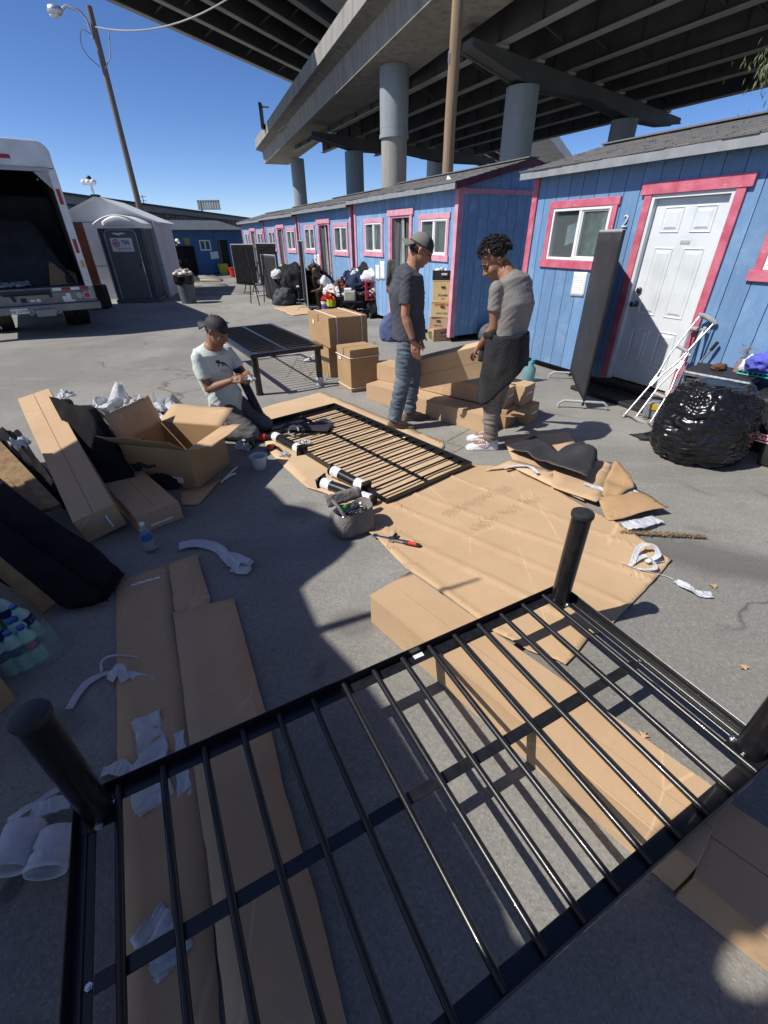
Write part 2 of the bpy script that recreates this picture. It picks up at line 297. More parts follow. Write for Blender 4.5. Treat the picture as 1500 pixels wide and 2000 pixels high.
    def build(s,name,m,parent=None,smooth=False,bev=0.0,seg=2,solid=0.0,local=False,kind=None,sub=0):
        inv=None
        if parent is not None and not local: inv=wm(parent).inverted()
        me=s.mesh(name,inv); me.materials.append(m)
        o=bpy.data.objects.new(name,me); COL.objects.link(o)
        if parent is not None: o.parent=parent; WM[o.name]=wm(parent)
        if smooth:
            me.polygons.foreach_set('use_smooth',[True]*len(me.polygons))
            try: me.set_sharp_from_angle(angle=R_(smooth if smooth is not True else 50))
            except Exception: pass
        if solid: md=o.modifiers.new('solid','SOLIDIFY'); md.thickness=solid; md.offset=-1
        if bev: md=o.modifiers.new('bevel','BEVEL'); md.width=bev; md.segments=seg; md.limit_method='ANGLE'; md.angle_limit=R_(40)
        if sub: md=o.modifiers.new('sub','SUBSURF'); md.levels=sub; md.render_levels=sub
        if kind: o['kind']=kind
        return o
def struct(name,mb,m,**k):
    return mb.build(name,m,kind='structure',**k)
def children(o): return [c for c in bpy.data.objects if c.parent==o]
def dup(o,mx,label=None,group=None):                   # copy a thing with its parts and sub-parts
    ch={}
    for c in bpy.data.objects: ch.setdefault(c.parent,[]).append(c)
    r=o.copy(); COL.objects.link(r); r.matrix_world=mx; WM[r.name]=mx.copy()
    if label: r['label']=label
    if group: r['group']=group
    for c in ch.get(o,[]):
        d=c.copy(); COL.objects.link(d); d.parent=r; WM[d.name]=mx.copy()
        for e in ch.get(c,[]):
            f=e.copy(); COL.objects.link(f); f.parent=d
    return r
def text(name,s,size,mx,m,parent=None,ext=0.0015,align='CENTER',bold=0.0):
    cu=bpy.data.curves.new(name,'FONT'); cu.body=s; cu.size=size; cu.extrude=ext; cu.align_x=align; cu.align_y='CENTER'; cu.resolution_u=2; cu.offset=bold
    t=bpy.data.objects.new(name,cu); COL.objects.link(t); dg=bpy.context.evaluated_depsgraph_get()
    me=bpy.data.meshes.new_from_object(t.evaluated_get(dg)); bpy.data.objects.remove(t); bpy.data.curves.remove(cu)
    me.transform((wm(parent).inverted()@mx) if parent is not None else mx); me.materials.clear(); me.materials.append(m)
    o=bpy.data.objects.new(name,me); COL.objects.link(o)
    if parent is not None: o.parent=parent; WM[o.name]=wm(parent)
    return o
def frame(o,x,y):                                      # matrix whose XY plane is a surface (for flat print)
    x=Vector(x).normalized(); y=Vector(y); y=(y-x*y.dot(x)).normalized(); z=x.cross(y); o=Vector(o)
    return Matrix(((x.x,y.x,z.x,o.x),(x.y,y.y,z.y,o.y),(x.z,y.z,z.z,o.z),(0,0,0,1)))
def nz(p,s=1.0,seed=0.0): return noise.noise(Vector(p)*s+Vector((seed*7.13,seed*3.7,seed*1.9)))
# ================================================================ SETTING
M['pale_conc']=mat('pale_concrete',(0.62,0.63,0.62),0.9,(0.52,0.53,0.52),0.3,5)
M['lens']=mat('lamp_lens',(0.7,0.72,0.74),0.2)
M['grey_metal_dark']=mat('dark_knob_metal',(0.07,0.07,0.075),0.35,metal=0.8)
M['cloth_pale']=mat('pale_cloth',(0.45,0.48,0.52),0.9,(0.36,0.39,0.44),8,3)
M['curtain_pale']=mat('pale_grey_curtain',(0.33,0.34,0.35),0.9,(0.27,0.28,0.29),6,4)
rnd=random.Random(7)
DV=RAY(247,458); DV=Vector((DV.x,DV.y,0)).normalized()      # direction the shed row and viaduct run
NV=Vector((DV.y,-DV.x,0)); UV=-DV                           # across (to the right), and towards the camera
g_=MB(); g_.grid(lambda u,v:(-400+800*u,-60+860*v,0),8,8); ground=struct('ground',g_,M['asphalt'])
# faint yellow paint marks on the asphalt
M['yellow_mark']=mat('worn_yellow_paint',(0.34,0.29,0.15),0.92,(0.20,0.19,0.165),30,5,lo=0.38,hi=0.52,spec=0.2)
def mark(pts,wd):
    P=[G(*p,0.004) for p in pts]; b=MB()
    for p,q in zip(P,P[1:]):
        d=(q-p); d.z=0; n=Vector((-d.y,d.x,0)).normalized()*wd/2
        b.add([p-n,q-n,q+n,p+n],[(0,1,2,3)])
    return struct('paint_mark',b,M['yellow_mark'])
mark([(560,735),(580,700),(596,742),(640,690)],0.022); mark([(590,705),(625,757),(650,725)],0.022)
mark([(700,742),(728,765),(750,742)],0.02); mark([(835,850),(870,862),(915,838)],0.02); mark([(868,862),(905,872),(880,885)],0.016)
mark([(298,765),(300,800)],0.02); mark([(262,780),(256,800)],0.02); mark([(745,790),(775,800),(780,818)],0.018)
# ---------------------------------------------------------------- sheds
SW,SDP,SH,RZ=4.25,2.62,2.39,2.70
OPEN_N=[(0.405,1.315,1.40,1.965),(1.79,2.63,0.10,2.03),(3.085,3.98,1.40,1.965)]; OPEN_R=[(0.575,1.43,1.38,1.93),(1.87,2.67,0.10,2.02),(3.085,3.955,1.38,1.93)]  # window, door, window (x0,x1,z0,z1)
def strip_boxes(b,x0,x1,z0,z1,y0,y1,ops):
    xs=sorted({x0,x1}|{v for o in ops for v in o[:2] if x0<v<x1})
    for a,c in zip(xs,xs[1:]):
        segs=[(z0,z1)]
        for o in ops:
            if o[0]<=a+1e-6 and o[1]>=c-1e-6:
                n=[]
                for s in segs:
                    if o[2]>s[0]: n.append((s[0],min(s[1],o[2])))
                    if o[3]<s[1]: n.append((max(s[0],o[3]),s[1]))
                segs=n
        for s in segs:
            if s[1]-s[0]>0.005: b.lim(a,c,y0,y1,s[0],s[1])
def shed(name,label,mx,blue,pink,door=True,group=None,OPEN=OPEN_N):
    t=thing(name,label,'shed',mx=mx,group=group); L=dict(local=True)
    nb=21; wd=SW/nb
    for k in range(nb):
        up,lo=MB(),MB(); a,c=k*wd+0.004,(k+1)*wd-0.004
        if any(o[0]<c and o[1]>a for o in OPEN):
            strip_boxes(lo,a,c,0.10,1.7,0.0,0.014,OPEN); strip_boxes(up,a,c,1.7,SH,0.0,0.014,OPEN)
            for b in (up,lo):
                if b.v: b.build('siding_board',blue,t,**L)
        else: lo.lim(a,c,0,0.014,0.10,SH); lo.build('siding_board',blue,t,**L)
    b=MB(); strip_boxes(b,0.02,SW-0.02,0.12,SH-0.01,0.015,0.035,OPEN); b.build('wall_backing',blue,t,**L)
    for side in (0,1):                                       # gable walls, board by board
        n=13; w=SDP/n; x0,x1=((0.0,0.014),(SW-0.014,SW))[side]
        for k in range(n):
            a,c=k*w+0.004,(k+1)*w-0.004
            if k==0: a=0.038
            f=lambda y:SH+(RZ-SH)*(1-abs(y-SDP/2)/(SDP/2))-0.012
            b=MB(); b.hexa([(x0,a,0.1),(x1,a,0.1),(x1,c,0.1),(x0,c,0.1)],[(x0,a,f(a)),(x1,a,f(a)),(x1,c,f(c)),(x0,c,f(c))]); b.build('gable_board',blue,t,**L)
        xi=(0.016,0.03) if side==0 else (SW-0.03,SW-0.016)
        b=MB(); b.prism([(0.04,0.12),(SDP-0.01,0.12),(SDP-0.01,SH-0.03),(SDP/2,RZ-0.04),(0.04,SH-0.03)],xi[0],xi[1],Matrix(((0,0,1,0),(1,0,0,0),(0,1,0,0),(0,0,0,1)))); b.build('gable_backing',blue,t,**L)
        xb=(-0.022,-0.002) if side==0 else (SW+0.002,SW+0.022)
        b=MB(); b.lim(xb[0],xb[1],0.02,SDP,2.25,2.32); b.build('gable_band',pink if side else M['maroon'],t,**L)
    b=MB(); b.lim(0.02,SW-0.02,SDP-0.02,SDP,0.1,SH); b.build('rear_wall',blue,t,**L)
    b=MB(); b.lim(0.03,SW-0.03,0.04,SDP-0.03,0.10,0.13); b.build('floor_deck',M['wood'],t,**L)
    for y in (0.12,SDP-0.2):
        b=MB(); b.lim(0.05,SW-0.05,y,y+0.09,0,0.095); b.build('skid',M['black_m'],t,**L)
    for x in (0.0,SW):                                       # corner boards
        s=1 if x==0 else -1
        b=MB(); b.lim(min(x-0.022*s,x+0.075*s),max(x-0.022*s,x+0.075*s),-0.022,-0.002,0.08,SH-0.0); b.build('corner_board',pink,t,**L)
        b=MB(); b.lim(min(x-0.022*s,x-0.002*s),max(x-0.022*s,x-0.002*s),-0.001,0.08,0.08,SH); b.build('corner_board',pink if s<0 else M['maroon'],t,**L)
    # roof
    ov,oe=0.16,0.13; sl=(RZ-SH)/(SDP/2)
    for s in (0,1):
        y0,y1=(-ov,SDP/2) if s==0 else (SDP+ov,SDP/2); z0=SH-sl*ov; b=MB()
        b.hexa([(-oe,y0,z0),(SW+oe,y0,z0),(SW+oe,y1,RZ),(-oe,y1,RZ)] if s==0 else [(-oe,y1,RZ),(SW+oe,y1,RZ),(SW+oe,y0,z0),(-oe,y0,z0)],
               [(-oe,y0,z0+0.022),(SW+oe,y0,z0+0.022),(SW+oe,y1,RZ+0.022),(-oe,y1,RZ+0.022)] if s==0 else [(-oe,y1,RZ+0.022),(SW+oe,y1,RZ+0.022),(SW+oe,y0,z0+0.022),(-oe,y0,z0+0.022)])
        b.build('roof_deck',M['fascia'],t,**L)
    z0=SH-sl*ov
    b=MB(); b.lim(-oe,SW+oe,-ov-0.022,-ov-0.002,z0-0.055,z0+0.025); b.build('fascia_board',M['fascia'],t,**L)
    for x in (-oe-0.02,SW+oe+0.001):
        b=MB(); b.hexa([(x,-ov,z0-0.06),(x+0.019,-ov,z0-0.06),(x+0.019,SDP/2,RZ-0.06),(x,SDP/2,RZ-0.06)],[(x,-ov,z0+0.02),(x+0.019,-ov,z0+0.02),(x+0.019,SDP/2,RZ+0.02),(x,SDP/2,RZ+0.02)])
        b.hexa([(x,SDP/2,RZ-0.06),(x+0.019,SDP/2,RZ-0.06),(x+0.019,SDP+ov,z0-0.06),(x,SDP+ov,z0-0.06)],[(x,SDP/2,RZ+0.02),(x+0.019,SDP/2,RZ+0.02),(x+0.019,SDP+ov,z0+0.02),(x,SDP+ov,z0+0.02)])
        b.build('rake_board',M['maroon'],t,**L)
    b=MB(); r=random.Random(3); ln=math.hypot(SDP/2+ov,RZ-z0); ang=math.atan2(RZ-z0,SDP/2+ov)
    for s in (0,1):
        mxr=Matrix.Translation(Vector((0,-ov-0.03,z0+0.024)))@Matrix.Rotation(ang,4,'X') if s==0 else Matrix.Translation(Vector((SW,SDP+ov+0.03,z0+0.024)))@Matrix.Rotation(math.pi,4,'Z')@Matrix.Rotation(ang,4,'X')
        c=0; y=0.0
        while y<ln+0.02:
            x=-oe-0.02+(-0.16 if c%2 else 0)
            while x<SW+oe:
                w=0.305*r.uniform(0.7,1.15); a=max(x,-oe-0.02); e=min(x+w,SW+oe+0.02)
                if e-a>0.02:
                    th=r.uniform(0.007,0.014); h0=r.uniform(-0.008,0.008); yy=y+h0; y2=min(yy+0.19,ln+0.03)
                    b.hexa([mxr@Vector(q) for q in ((a,yy,0.004),(e-0.006,yy,0.004),(e-0.006,y2,-0.003),(a,y2,-0.003))],[mxr@Vector(q) for q in ((a,yy,0.004+th),(e-0.006,yy,0.004+th),(e-0.006,y2,0.002),(a,y2,0.002))])
                x+=w
            y+=0.135; c+=1
    b.box((SW/2,SDP/2,RZ+0.045),(SW+2*oe+0.04,0.22,0.016)); b.build('shingles',M['shingle'],t,kind='stuff',**L)
    # windows
    for i in (0,2):
        x0,x1,z0,z1=OPEN[i]; wn=MB(); q=0.07
        wn.lim(x0-q,x1+q+0.02,-0.024,-0.002,z1,z1+q+0.01); wn.lim(x0-q-0.03,x1+q+0.03,-0.028,-0.002,z0-q-0.02,z0)
        wn.lim(x0-q,x0,-0.022,-0.002,z0,z1); wn.lim(x1,x1+q,-0.022,-0.002,z0,z1); W=wn.build('window',pink,t,bev=0.003,seg=1,**L)
        fr=MB(); f=0.032
        fr.lim(x0+0.002,x1-0.002,-0.016,0.05,z0+0.002,z0+f); fr.lim(x0+0.002,x1-0.002,-0.016,0.05,z1-f,z1-0.002); fr.lim(x0+0.002,x0+f,-0.015,0.05,z0+f,z1-f); fr.lim(x1-f,x1-0.002,-0.015,0.05,z0+f,z1-f)
        m=(x0+x1)/2; fr.lim(m-0.022,m+0.022,-0.012,0.045,z0+f,z1-f); fr.lim(m+0.022,m+0.042,-0.002,0.04,z0+f,z1-f); fr.lim(x1-f-0.018,x1-f,-0.002,0.04,z0+f,z1-f); fr.lim(m+0.042,x1-f-0.018,-0.002,0.04,z0+f,z0+f+0.018); fr.lim(m+0.042,x1-f-0.018,-0.002,0.04,z1-f-0.018,z1-f)
        fr.build('window_frame',M['white'],W,bev=0.003,seg=1,**L)
        for a,c,y in ((x0+f,m-0.022,0.024),(m+0.042,x1-f-0.018,0.012)):
            p=MB(); p.lim(a,c,y,y+0.004,z0+f,z1-f); p.build('pane',M['glass'],W,**L)
        cu=MB(); cu.grid(lambda u,v:(m+0.02+u*(x1-m-0.02),0.10+0.012*math.sin(u*40)+0.006*math.sin(u*17+v*4),z0+v*(z1-z0)),40,3)
        cu.build('curtain',M['curtain_g'],W,smooth=True,**L)
        if i==0:
            cu=MB(); cu.grid(lambda u,v:(x0+0.16+u*0.2,0.12+0.012*math.sin(u*9),z0+0.16+v*0.22+0.05*u),10,4); cu.build('hung_cloth',M['cloth_pale'],W,smooth=True,**L)
    # door
    x0,x1,z0,z1=OPEN[1]; z0=0.14; q=0.085; tr=MB()
    tr.lim(x0-q-0.05,x1+q+0.05,-0.034,-0.002,z1,z1+0.105); tr.lim(x0-q,x0,-0.026,-0.002,z0-0.02,z1); tr.lim(x1,x1+q,-0.026,-0.002,z0-0.02,z1)
    tr.build('door_trim',pink,t,bev=0.003,seg=1,**L)
    j=MB(); j.lim(x0+0.001,x0+0.035,-0.012,0.10,z0,z1-0.001); j.lim(x1-0.035,x1-0.001,-0.012,0.10,z0,z1-0.001); j.lim(x0+0.035,x1-0.035,-0.011,0.10,z1-0.035,z1-0.001); j.build('door_jamb',M['door'] if door else pink,t,**L)
    if door:
        D=MB(); dx0,dx1=x0+0.038,x1-0.038; D.lim(dx0,dx1,0.045,0.085,z0+0.015,z1-0.038); D=D.build('door',M['door'],t,bev=0.003,seg=1,**L)
        pw=(dx1-dx0-0.33)/2; xs=(dx0+0.11,dx0+0.22+pw); zs=((z0+0.22,z0+0.62),(z0+0.76,z0+1.42),(z0+1.55,z0+1.78))
        for xa in xs:
            for za,zb in zs:
                p=MB(); e=0.03
                p.loft([[(xa,0.0455,za),(xa+pw,0.0455,za),(xa+pw,0.0455,zb),(xa,0.0455,zb)],[(xa+0.008,0.0365,za+0.008),(xa+pw-0.008,0.0365,za+0.008),(xa+pw-0.008,0.0365,zb-0.008),(xa+0.008,0.0365,zb-0.008)],
                        [(xa+0.018,0.0435,za+0.018),(xa+pw-0.018,0.0435,za+0.018),(xa+pw-0.018,0.0435,zb-0.018),(xa+0.018,0.0435,zb-0.018)],[(xa+0.03,0.0435,za+0.03),(xa+pw-0.03,0.0435,za+0.03),(xa+pw-0.03,0.0435,zb-0.03),(xa+0.03,0.0435,zb-0.03)],
                        [(xa+0.052,0.034,za+0.052),(xa+pw-0.052,0.034,za+0.052),(xa+pw-0.052,0.034,zb-0.052),(xa+0.052,0.034,zb-0.052)]]); p.build('raised_panel',M['door'],D,**L)
        k=MB(); kx=dx0+0.065
        k.tube([(kx,0.045,1.0),(kx,0.03,1.0),(kx,0.0,1.0)],[0.034,0.018,0.018],14); k.ball((kx,-0.018,1.0),0.031); k.build('knob',M['grey_metal_dark'],D,smooth=True,**L)
        k=MB(); k.tube([(kx,0.045,1.14),(kx,0.02,1.14),(kx,0.012,1.14)],[0.031,0.029,0.02],14); k.build('deadbolt',M['grey_metal_dark'],D,smooth=40,**L)
        k=MB(); k.lim(dx0+0.38,dx0+0.48,0.040,0.0455,1.595,1.625); k.build('letter_plate',M['grey_metal'],D,**L)
        s=MB(); s.lim(x0-0.05,x1+0.05,-0.09,-0.03,0.06,0.125); s.build('door_sill',M['black_m'],t,**L)
    else:
        r=random.Random(5)
        for a,c,ph in ((x0+0.036,(x0+x1)/2-0.03,0.0),((x0+x1)/2-0.06,x1-0.036,1.3)):
            cu=MB(); cu.grid(lambda u,v:(a+u*(c-a)+(0.06*(1-v)*(0.5-u)),0.05+0.018*math.sin(u*19+ph)*(1-0.3*v)+0.02*math.sin(u*7+v*3+ph),0.16+v*(z1-0.04-0.16)),30,8); cu.build('door_curtain',M['curtain'],t,smooth=True,**L)
        cu=MB(); cu.grid(lambda u,v:(x0+0.40+0.10*u+0.16*(1-v)*(u-0.3),0.022+0.01*math.sin(u*9),0.3+v*(z1-0.34)),8,6); cu.build('door_curtain',M['curtain_pale'],t,smooth=True,**L)
    return t
def shed_mx(c,drop=0.0): return frame((c.x,c.y,-drop),UV,NV)
A0=G(1037,713); near0=A0+UV*(-0.44)
near=shed('shed','bright blue shed numbered 2 with white panelled door, nearest on the right',shed_mx(near0),M['blue'],M['pink'],True,'row of blue sheds')
C2=G(878,668)
r0=C2-UV*SW
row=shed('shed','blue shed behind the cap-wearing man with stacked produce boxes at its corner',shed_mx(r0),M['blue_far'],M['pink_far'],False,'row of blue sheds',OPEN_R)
rowl=['blue shed with dark curtained doorway behind the seated person in white','blue shed just behind the black fabric screens, its doorway partly hidden','farthest small blue shed at the end of the long row']
SHEDS=[near0,r0]
for k,l in enumerate(rowl):
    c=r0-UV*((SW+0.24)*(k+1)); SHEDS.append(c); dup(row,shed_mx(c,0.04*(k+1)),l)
# number and notices on the near shed (own things: pinned paper)
def onwall(c,x,z,y=-0.004): return Vector((c.x,c.y,0))+UV*x+NV*y+Vector((0,0,z))
text('house_number','2',0.17,frame(onwall(near0,1.53,1.80,-0.012),UV,(0.12,0,1)),M['white'],near,0.008,bold=-0.0035)
M['print']=mat('printed_notice',(0.80,0.80,0.78),0.7)
def _pr():
    m=M['print']; v=ovec(m,(1,1,1)); s=node(m,'ShaderNodeSeparateXYZ'); link(m,v,s.inputs[0])
    wv=node(m,'ShaderNodeMath'); wv.operation='MULTIPLY'; wv.inputs[1].default_value=310; link(m,s.outputs[1],wv.inputs[0])
    sn=node(m,'ShaderNodeMath'); sn.operation='SINE'; link(m,wv.outputs[0],sn.inputs[0])
    n=ntex(m,ovec(m,(60,260,1)),1.0,3,0.6)
    a=node(m,'ShaderNodeMath'); a.operation='MULTIPLY'; link(m,ramp(m,sn.outputs[0],[(0.55,0),(0.75,1)]),a.inputs[0]); link(m,ramp(m,n,[(0.42,0),(0.5,1)]),a.inputs[1])
    link(m,mix(m,a.outputs[0],(0.80,0.80,0.78),(0.28,0.28,0.30)),bsdf(m).inputs['Base Color'])
_pr()
def notice(c,x,z,w,h,label,tilt=0.0):
    mx=frame(onwall(c,x,z,-0.006),UV,(0,0,1))@Matrix.Rotation(tilt,4,'Z'); b=MB()
    b.grid(lambda u,v:((u-.5)*w,(v-.5)*h,0.004*abs(u-.5)+0.006*abs(v-.5)**2),6,6); o=b.build('paper_notice',M['print'],smooth=True,solid=0.0008); o.matrix_world=mx; tag(o,label,'notice',group='paper notices on the sheds')
notice(near0,1.05,1.14,0.215,0.28,'white printed notice pinned under the window of the number 2 shed',0.03)
notice(r0,1.45,1.03,0.22,0.36,'white notice left of the curtained doorway behind the cap-wearing man'); notice(r0,1.2+0.0,0.98,0.2,0.30,'smaller white notice pinned lower left of its twin by the grey curtain')
for px in ((0.0,'white notice on the shed wall behind the seated person, left sheet'),(0.26,'white notice on the shed wall behind the seated person, right sheet')):
    notice(SHEDS[2],1.38+px[0],1.08-px[0]*0.2,0.2,0.42,px[1])
b=MB(); b.box((0,0,0.0),(0.16,0.02,0.10)); b.box((0,0.03,-0.04),(0.05,0.09,0.02)); o=b.build('roof_light',M['white'],bev=0.006); o.matrix_world=frame(onwall(r0,3.55,2.47,0.25),UV,NV)@Matrix.Rotation(0.5,4,'Y'); tag(o,'small white floodlight lying on the shingle roof above the cap-wearing man','light')
# ---------------------------------------------------------------- viaducts
def ST(s,t,z): return DV*s+NV*t+Vector((0,0,z))
steel=thing('viaduct','wide elevated road deck on dark steel girders, right and overhead','bridge',ST(40,28,0))
GZ=9.6
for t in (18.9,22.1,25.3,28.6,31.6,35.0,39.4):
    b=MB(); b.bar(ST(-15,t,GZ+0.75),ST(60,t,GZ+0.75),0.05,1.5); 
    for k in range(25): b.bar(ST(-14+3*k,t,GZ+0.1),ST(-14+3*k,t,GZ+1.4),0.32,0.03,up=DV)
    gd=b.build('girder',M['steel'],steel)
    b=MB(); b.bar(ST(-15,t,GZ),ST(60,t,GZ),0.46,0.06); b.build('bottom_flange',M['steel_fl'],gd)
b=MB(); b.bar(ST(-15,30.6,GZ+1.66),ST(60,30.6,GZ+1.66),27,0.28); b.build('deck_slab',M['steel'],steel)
b=MB()
for k in range(37): b.bar(ST(-14+2*k,17.6,GZ+1.45),ST(-14+2*k,43.6,GZ+1.45),0.10,0.16)
b.build('deck_ribs',M['steel'],steel,kind='stuff')
for t in (17.2,44.0):
    b=MB(); b.bar(ST(-15,t,GZ+2.1),ST(60,t,GZ+2.1),0.3,1.3); b.build('parapet',M['conc'],steel)
b=MB()
for k in range(12):
    s=-12+6*k
    for a,c in zip((18.9,22.1,25.3,28.6,31.6,35.0),(22.1,25.3,28.6,31.6,35.0,39.4)):
        b.bar(ST(s,a,GZ+0.25),ST(s,c,GZ+1.2),0.09,0.09); b.bar(ST(s,c,GZ+0.25),ST(s,a,GZ+1.2),0.09,0.09)
b.build('cross_bracing',M['steel'],steel,kind='stuff')
for s0 in (24.5,48.0):
    sk=0.28; P=lambda t,z,ds=0.0: ST(s0+sk*(t-16.6)+ds,t,z)
    b=MB(); R=[]
    for t,zb in ((16.6,9.1),(19.5,8.75),(21.3,8.5),(28.0,8.8),(33.6,8.5),(39.5,8.75),(42.2,9.1)):
        R.append([P(t,zb,-0.42),P(t,zb,0.42),P(t,9.42,0.42),P(t,9.42,-0.42)])
    b.loft(R); b.build('bent_cap',M['steel'],steel)
    b=MB()
    for ds in (-0.85,0.85): b.loft([[r[0 if ds<0 else 1]+DV*0.12*(-1 if ds<0 else 1)+Vector((0,0,-0.05)),r[0 if ds<0 else 1]+DV*0.10*(1 if ds<0 else -1)+Vector((0,0,-0.05)),r[0 if ds<0 else 1]+DV*0.10*(1 if ds<0 else -1)+Vector((0,0,-0.002)),r[0 if ds<0 else 1]+DV*0.12*(-1 if ds<0 else 1)+Vector((0,0,-0.002))] for r in R])
    b.build('bent_flange',M['steel'],steel)
    for t in (18.9,22.1,25.3,28.6,31.6,35.0,39.4):
        b=MB(); q=P(t,0); b.bar(Vector((q.x,q.y,9.49))-DV*0.5,Vector((q.x,q.y,9.49))+DV*0.5,0.55,0.12); b.build('bearing',M['steel_fl'],steel)
    for t in (21.3,33.6):
        q=P(t,0); b=MB(); b.tube([(q.x,q.y,0),(q.x,q.y,8.42)],0.88,28); b.build('column',M['column'],steel,smooth=40)
# concrete box ramp
ramp_=thing('ramp_viaduct','pale concrete box-girder ramp on round grey columns','bridge',(0,40,0))
RA=Vector((2.24,26.92,0)); RD=Vector((-0.345,0.9386,0)).normalized(); RN=Vector((RD.y,-RD.x,0))
def RP(s,t,z): return Vector((RA.x,RA.y,0))+RD*s+RN*t+Vector((0,0,z))
S0,S1=-60,52
b=MB(); b.hexa([RP(S0,0,10),RP(S1,0,10),RP(S1,3.3,10),RP(S0,3.3,10)],[RP(S0,-0.12,11.4),RP(S1,-0.12,11.4),RP(S1,3.42,11.4),RP(S0,3.42,11.4)]); b.build('box_girder',M['conc_soff'],ramp_)
b=MB(); b.hexa([RP(S0,-0.12,11.25),RP(S1,-0.12,11.25),RP(S1,3.42,11.25),RP(S0,3.42,11.25)],[RP(S0,-0.95,11.45),RP(S1,-0.95,11.45),RP(S1,4.3,11.45),RP(S0,4.3,11.45)]); b.hexa([RP(S0,-0.95,11.45),RP(S1,-0.95,11.45),RP(S1,4.3,11.45),RP(S0,4.3,11.45)],[RP(S0,-0.95,11.62),RP(S1,-0.95,11.62),RP(S1,4.3,11.62),RP(S0,4.3,11.62)]); b.build('deck_overhang',M['conc'],ramp_)
for t in (-1.0,4.35):
    for k in range(int((S1-S0)/6.5)):
        b=MB(); a,c=S0+k*6.5+0.012,S0+(k+1)*6.5-0.012; b.hexa([RP(a,t-0.12,11.36),RP(c,t-0.12,11.36),RP(c,t+0.14,11.36),RP(a,t+0.14,11.36)],[RP(a,t-0.02,12.36),RP(c,t-0.02,12.36),RP(c,t+0.12,12.36),RP(a,t+0.12,12.36)]); b.build('parapet',M['conc'],ramp_)
for px,py in ((770,130),(580,310)):
    q=G(px,py,10.0); zr=HT(768,268,q) if px>600 else 5.0
    b=MB(); b.tube([(q.x,q.y,0),(q.x,q.y,zr-0.05)],0.80,32); b.build('column_base',M['column_low'],ramp_,smooth=40)
    b=MB(); b.tube([(q.x,q.y,zr-0.03),(q.x,q.y,9.98)],0.86,32); c=b.build('column',M['column'],ramp_,smooth=40)
    b=MB(); b.tube([(q.x,q.y,zr-0.09),(q.x,q.y,zr+0.09)],0.91,32); b.build('column_collar',M['column'],c,smooth=40)
# high flyover, upper left
fly=thing('flyover','dark underside of the higher flyover crossing the sky, upper left','bridge',(-10,70,0))
FA=Vector((-22.03,52.86,0)); FD=Vector((0.427,0.904,0)).normalized(); FN=Vector((FD.y,-FD.x,0))
def FP(s,t,z): return FA+FD*s+FN*t+Vector((0,0,z))
for t in (0.5,3.9,7.3,10.7,13.6):
    b=MB(); b.bar(FP(-22,t,18.9),FP(200,t,18.9),0.06,1.8); gd=b.build('girder',M['steel'],fly); b=MB(); b.bar(FP(-22,t,18.0),FP(200,t,18.0),0.55,0.07); b.build('bottom_flange',M['steel_fl'],gd)
b=MB(); b.bar(FP(-22,7,19.95),FP(200,7,19.95),15.6,0.28); b.build('deck_slab',M['steel'],fly)
b=MB()
for k in range(36):
    for a,c in ((0.5,3.9),(3.9,7.3),(7.3,10.7),(10.7,13.6)):
        s=-20+6*k; b.bar(FP(s,a,18.3),FP(s,c,19.5),0.12,0.12); b.bar(FP(s,c,18.3),FP(s,a,19.5),0.12,0.12)
b.build('cross_bracing',M['steel'],fly,kind='stuff')
for t in (-0.7,14.8):
    b=MB(); b.bar(FP(-22,t,20.5),FP(200,t,20.5),0.25,1.2); b.build('parapet',M['steel'],fly)
for s in (60,): 
    b=MB(); q=FP(s,7,0); b.tube([(q.x,q.y,0),(q.x,q.y,17.9)],1.2,20); b.build('column',M['column'],fly,smooth=40)
# pale ramp above it
top=thing('pale_ramp','pale concrete deck edge glimpsed between flyover and barrier, top centre','bridge',FP(60,19,0))
b=MB(); b.hexa([FP(2,15.3,18.2),FP(200,15.3,18.2),FP(200,24,18.2),FP(2,24,18.2)],[FP(2,15.1,19.8),FP(200,15.1,19.8),FP(200,24.4,19.8),FP(2,24.4,19.8)]); b.build('box_girder',M['pale_conc'],top)
b=MB(); q=FP(120,19.5,0); b.tube([(q.x,q.y,0),(q.x,q.y,18.2)],1.3,20); b.build('column',M['column'],top,smooth=40)
# sign box on the ramp parapet
q=RP(41,-1.3,11.9); t_=thing('highway_sign','dark back of a road sign standing on the ramp edge','sign',q)
b=MB(); b.bar(q,q+Vector((0,0,2.2)),0.9,0.25); b.build('panel',M['black_m'],t_); b=MB(); b.bar(q+Vector((0,0,1.9)),q+RN*0.9+Vector((0,0,1.9)),0.12,0.12); b.bar(q+Vector((0,0,0.4)),q+RN*0.9+Vector((0,0,0.4)),0.12,0.12); b.build('bracket',M['steel_fl'],t_)
# ---------------------------------------------------------------- poles
def at_y(px,py,y): d=RAY(px,py); return EYE+d*(y/d.y)
q=at_y(884,170,19.0); t_=thing('utility_pole','tall bare wooden utility pole rising behind the blue sheds','pole',(q.x,q.y,0))
b=MB(); n=14; b.tube([(q.x+0.02*math.sin(k),q.y,13.0*k/n) for k in range(n+1)],[0.20-0.045*k/n for k in range(n+1)],16); b.build('pole',M['wood_pole'],t_,smooth=True)
for z in (6.2,9.1): b=MB(); b.bar((q.x-0.19,q.y-0.1,z),(q.x-0.19,q.y-0.1,z+0.25),0.03,0.03); b.build('step_bolt',M['zinc'],t_)
q=at_y(222,205,24.0); t_=thing('street_light','leaning-looking wooden pole with a grey street lamp, upper left','street light',(q.x,q.y,0)); LP=q
zt=HT(175,12,q)
b=MB(); b.tube([(q.x,q.y,zt*k/10) for k in range(11)],[0.135-0.035*k/10 for k in range(11)],14); b.build('pole',M['grey_pole'],t_,smooth=True)
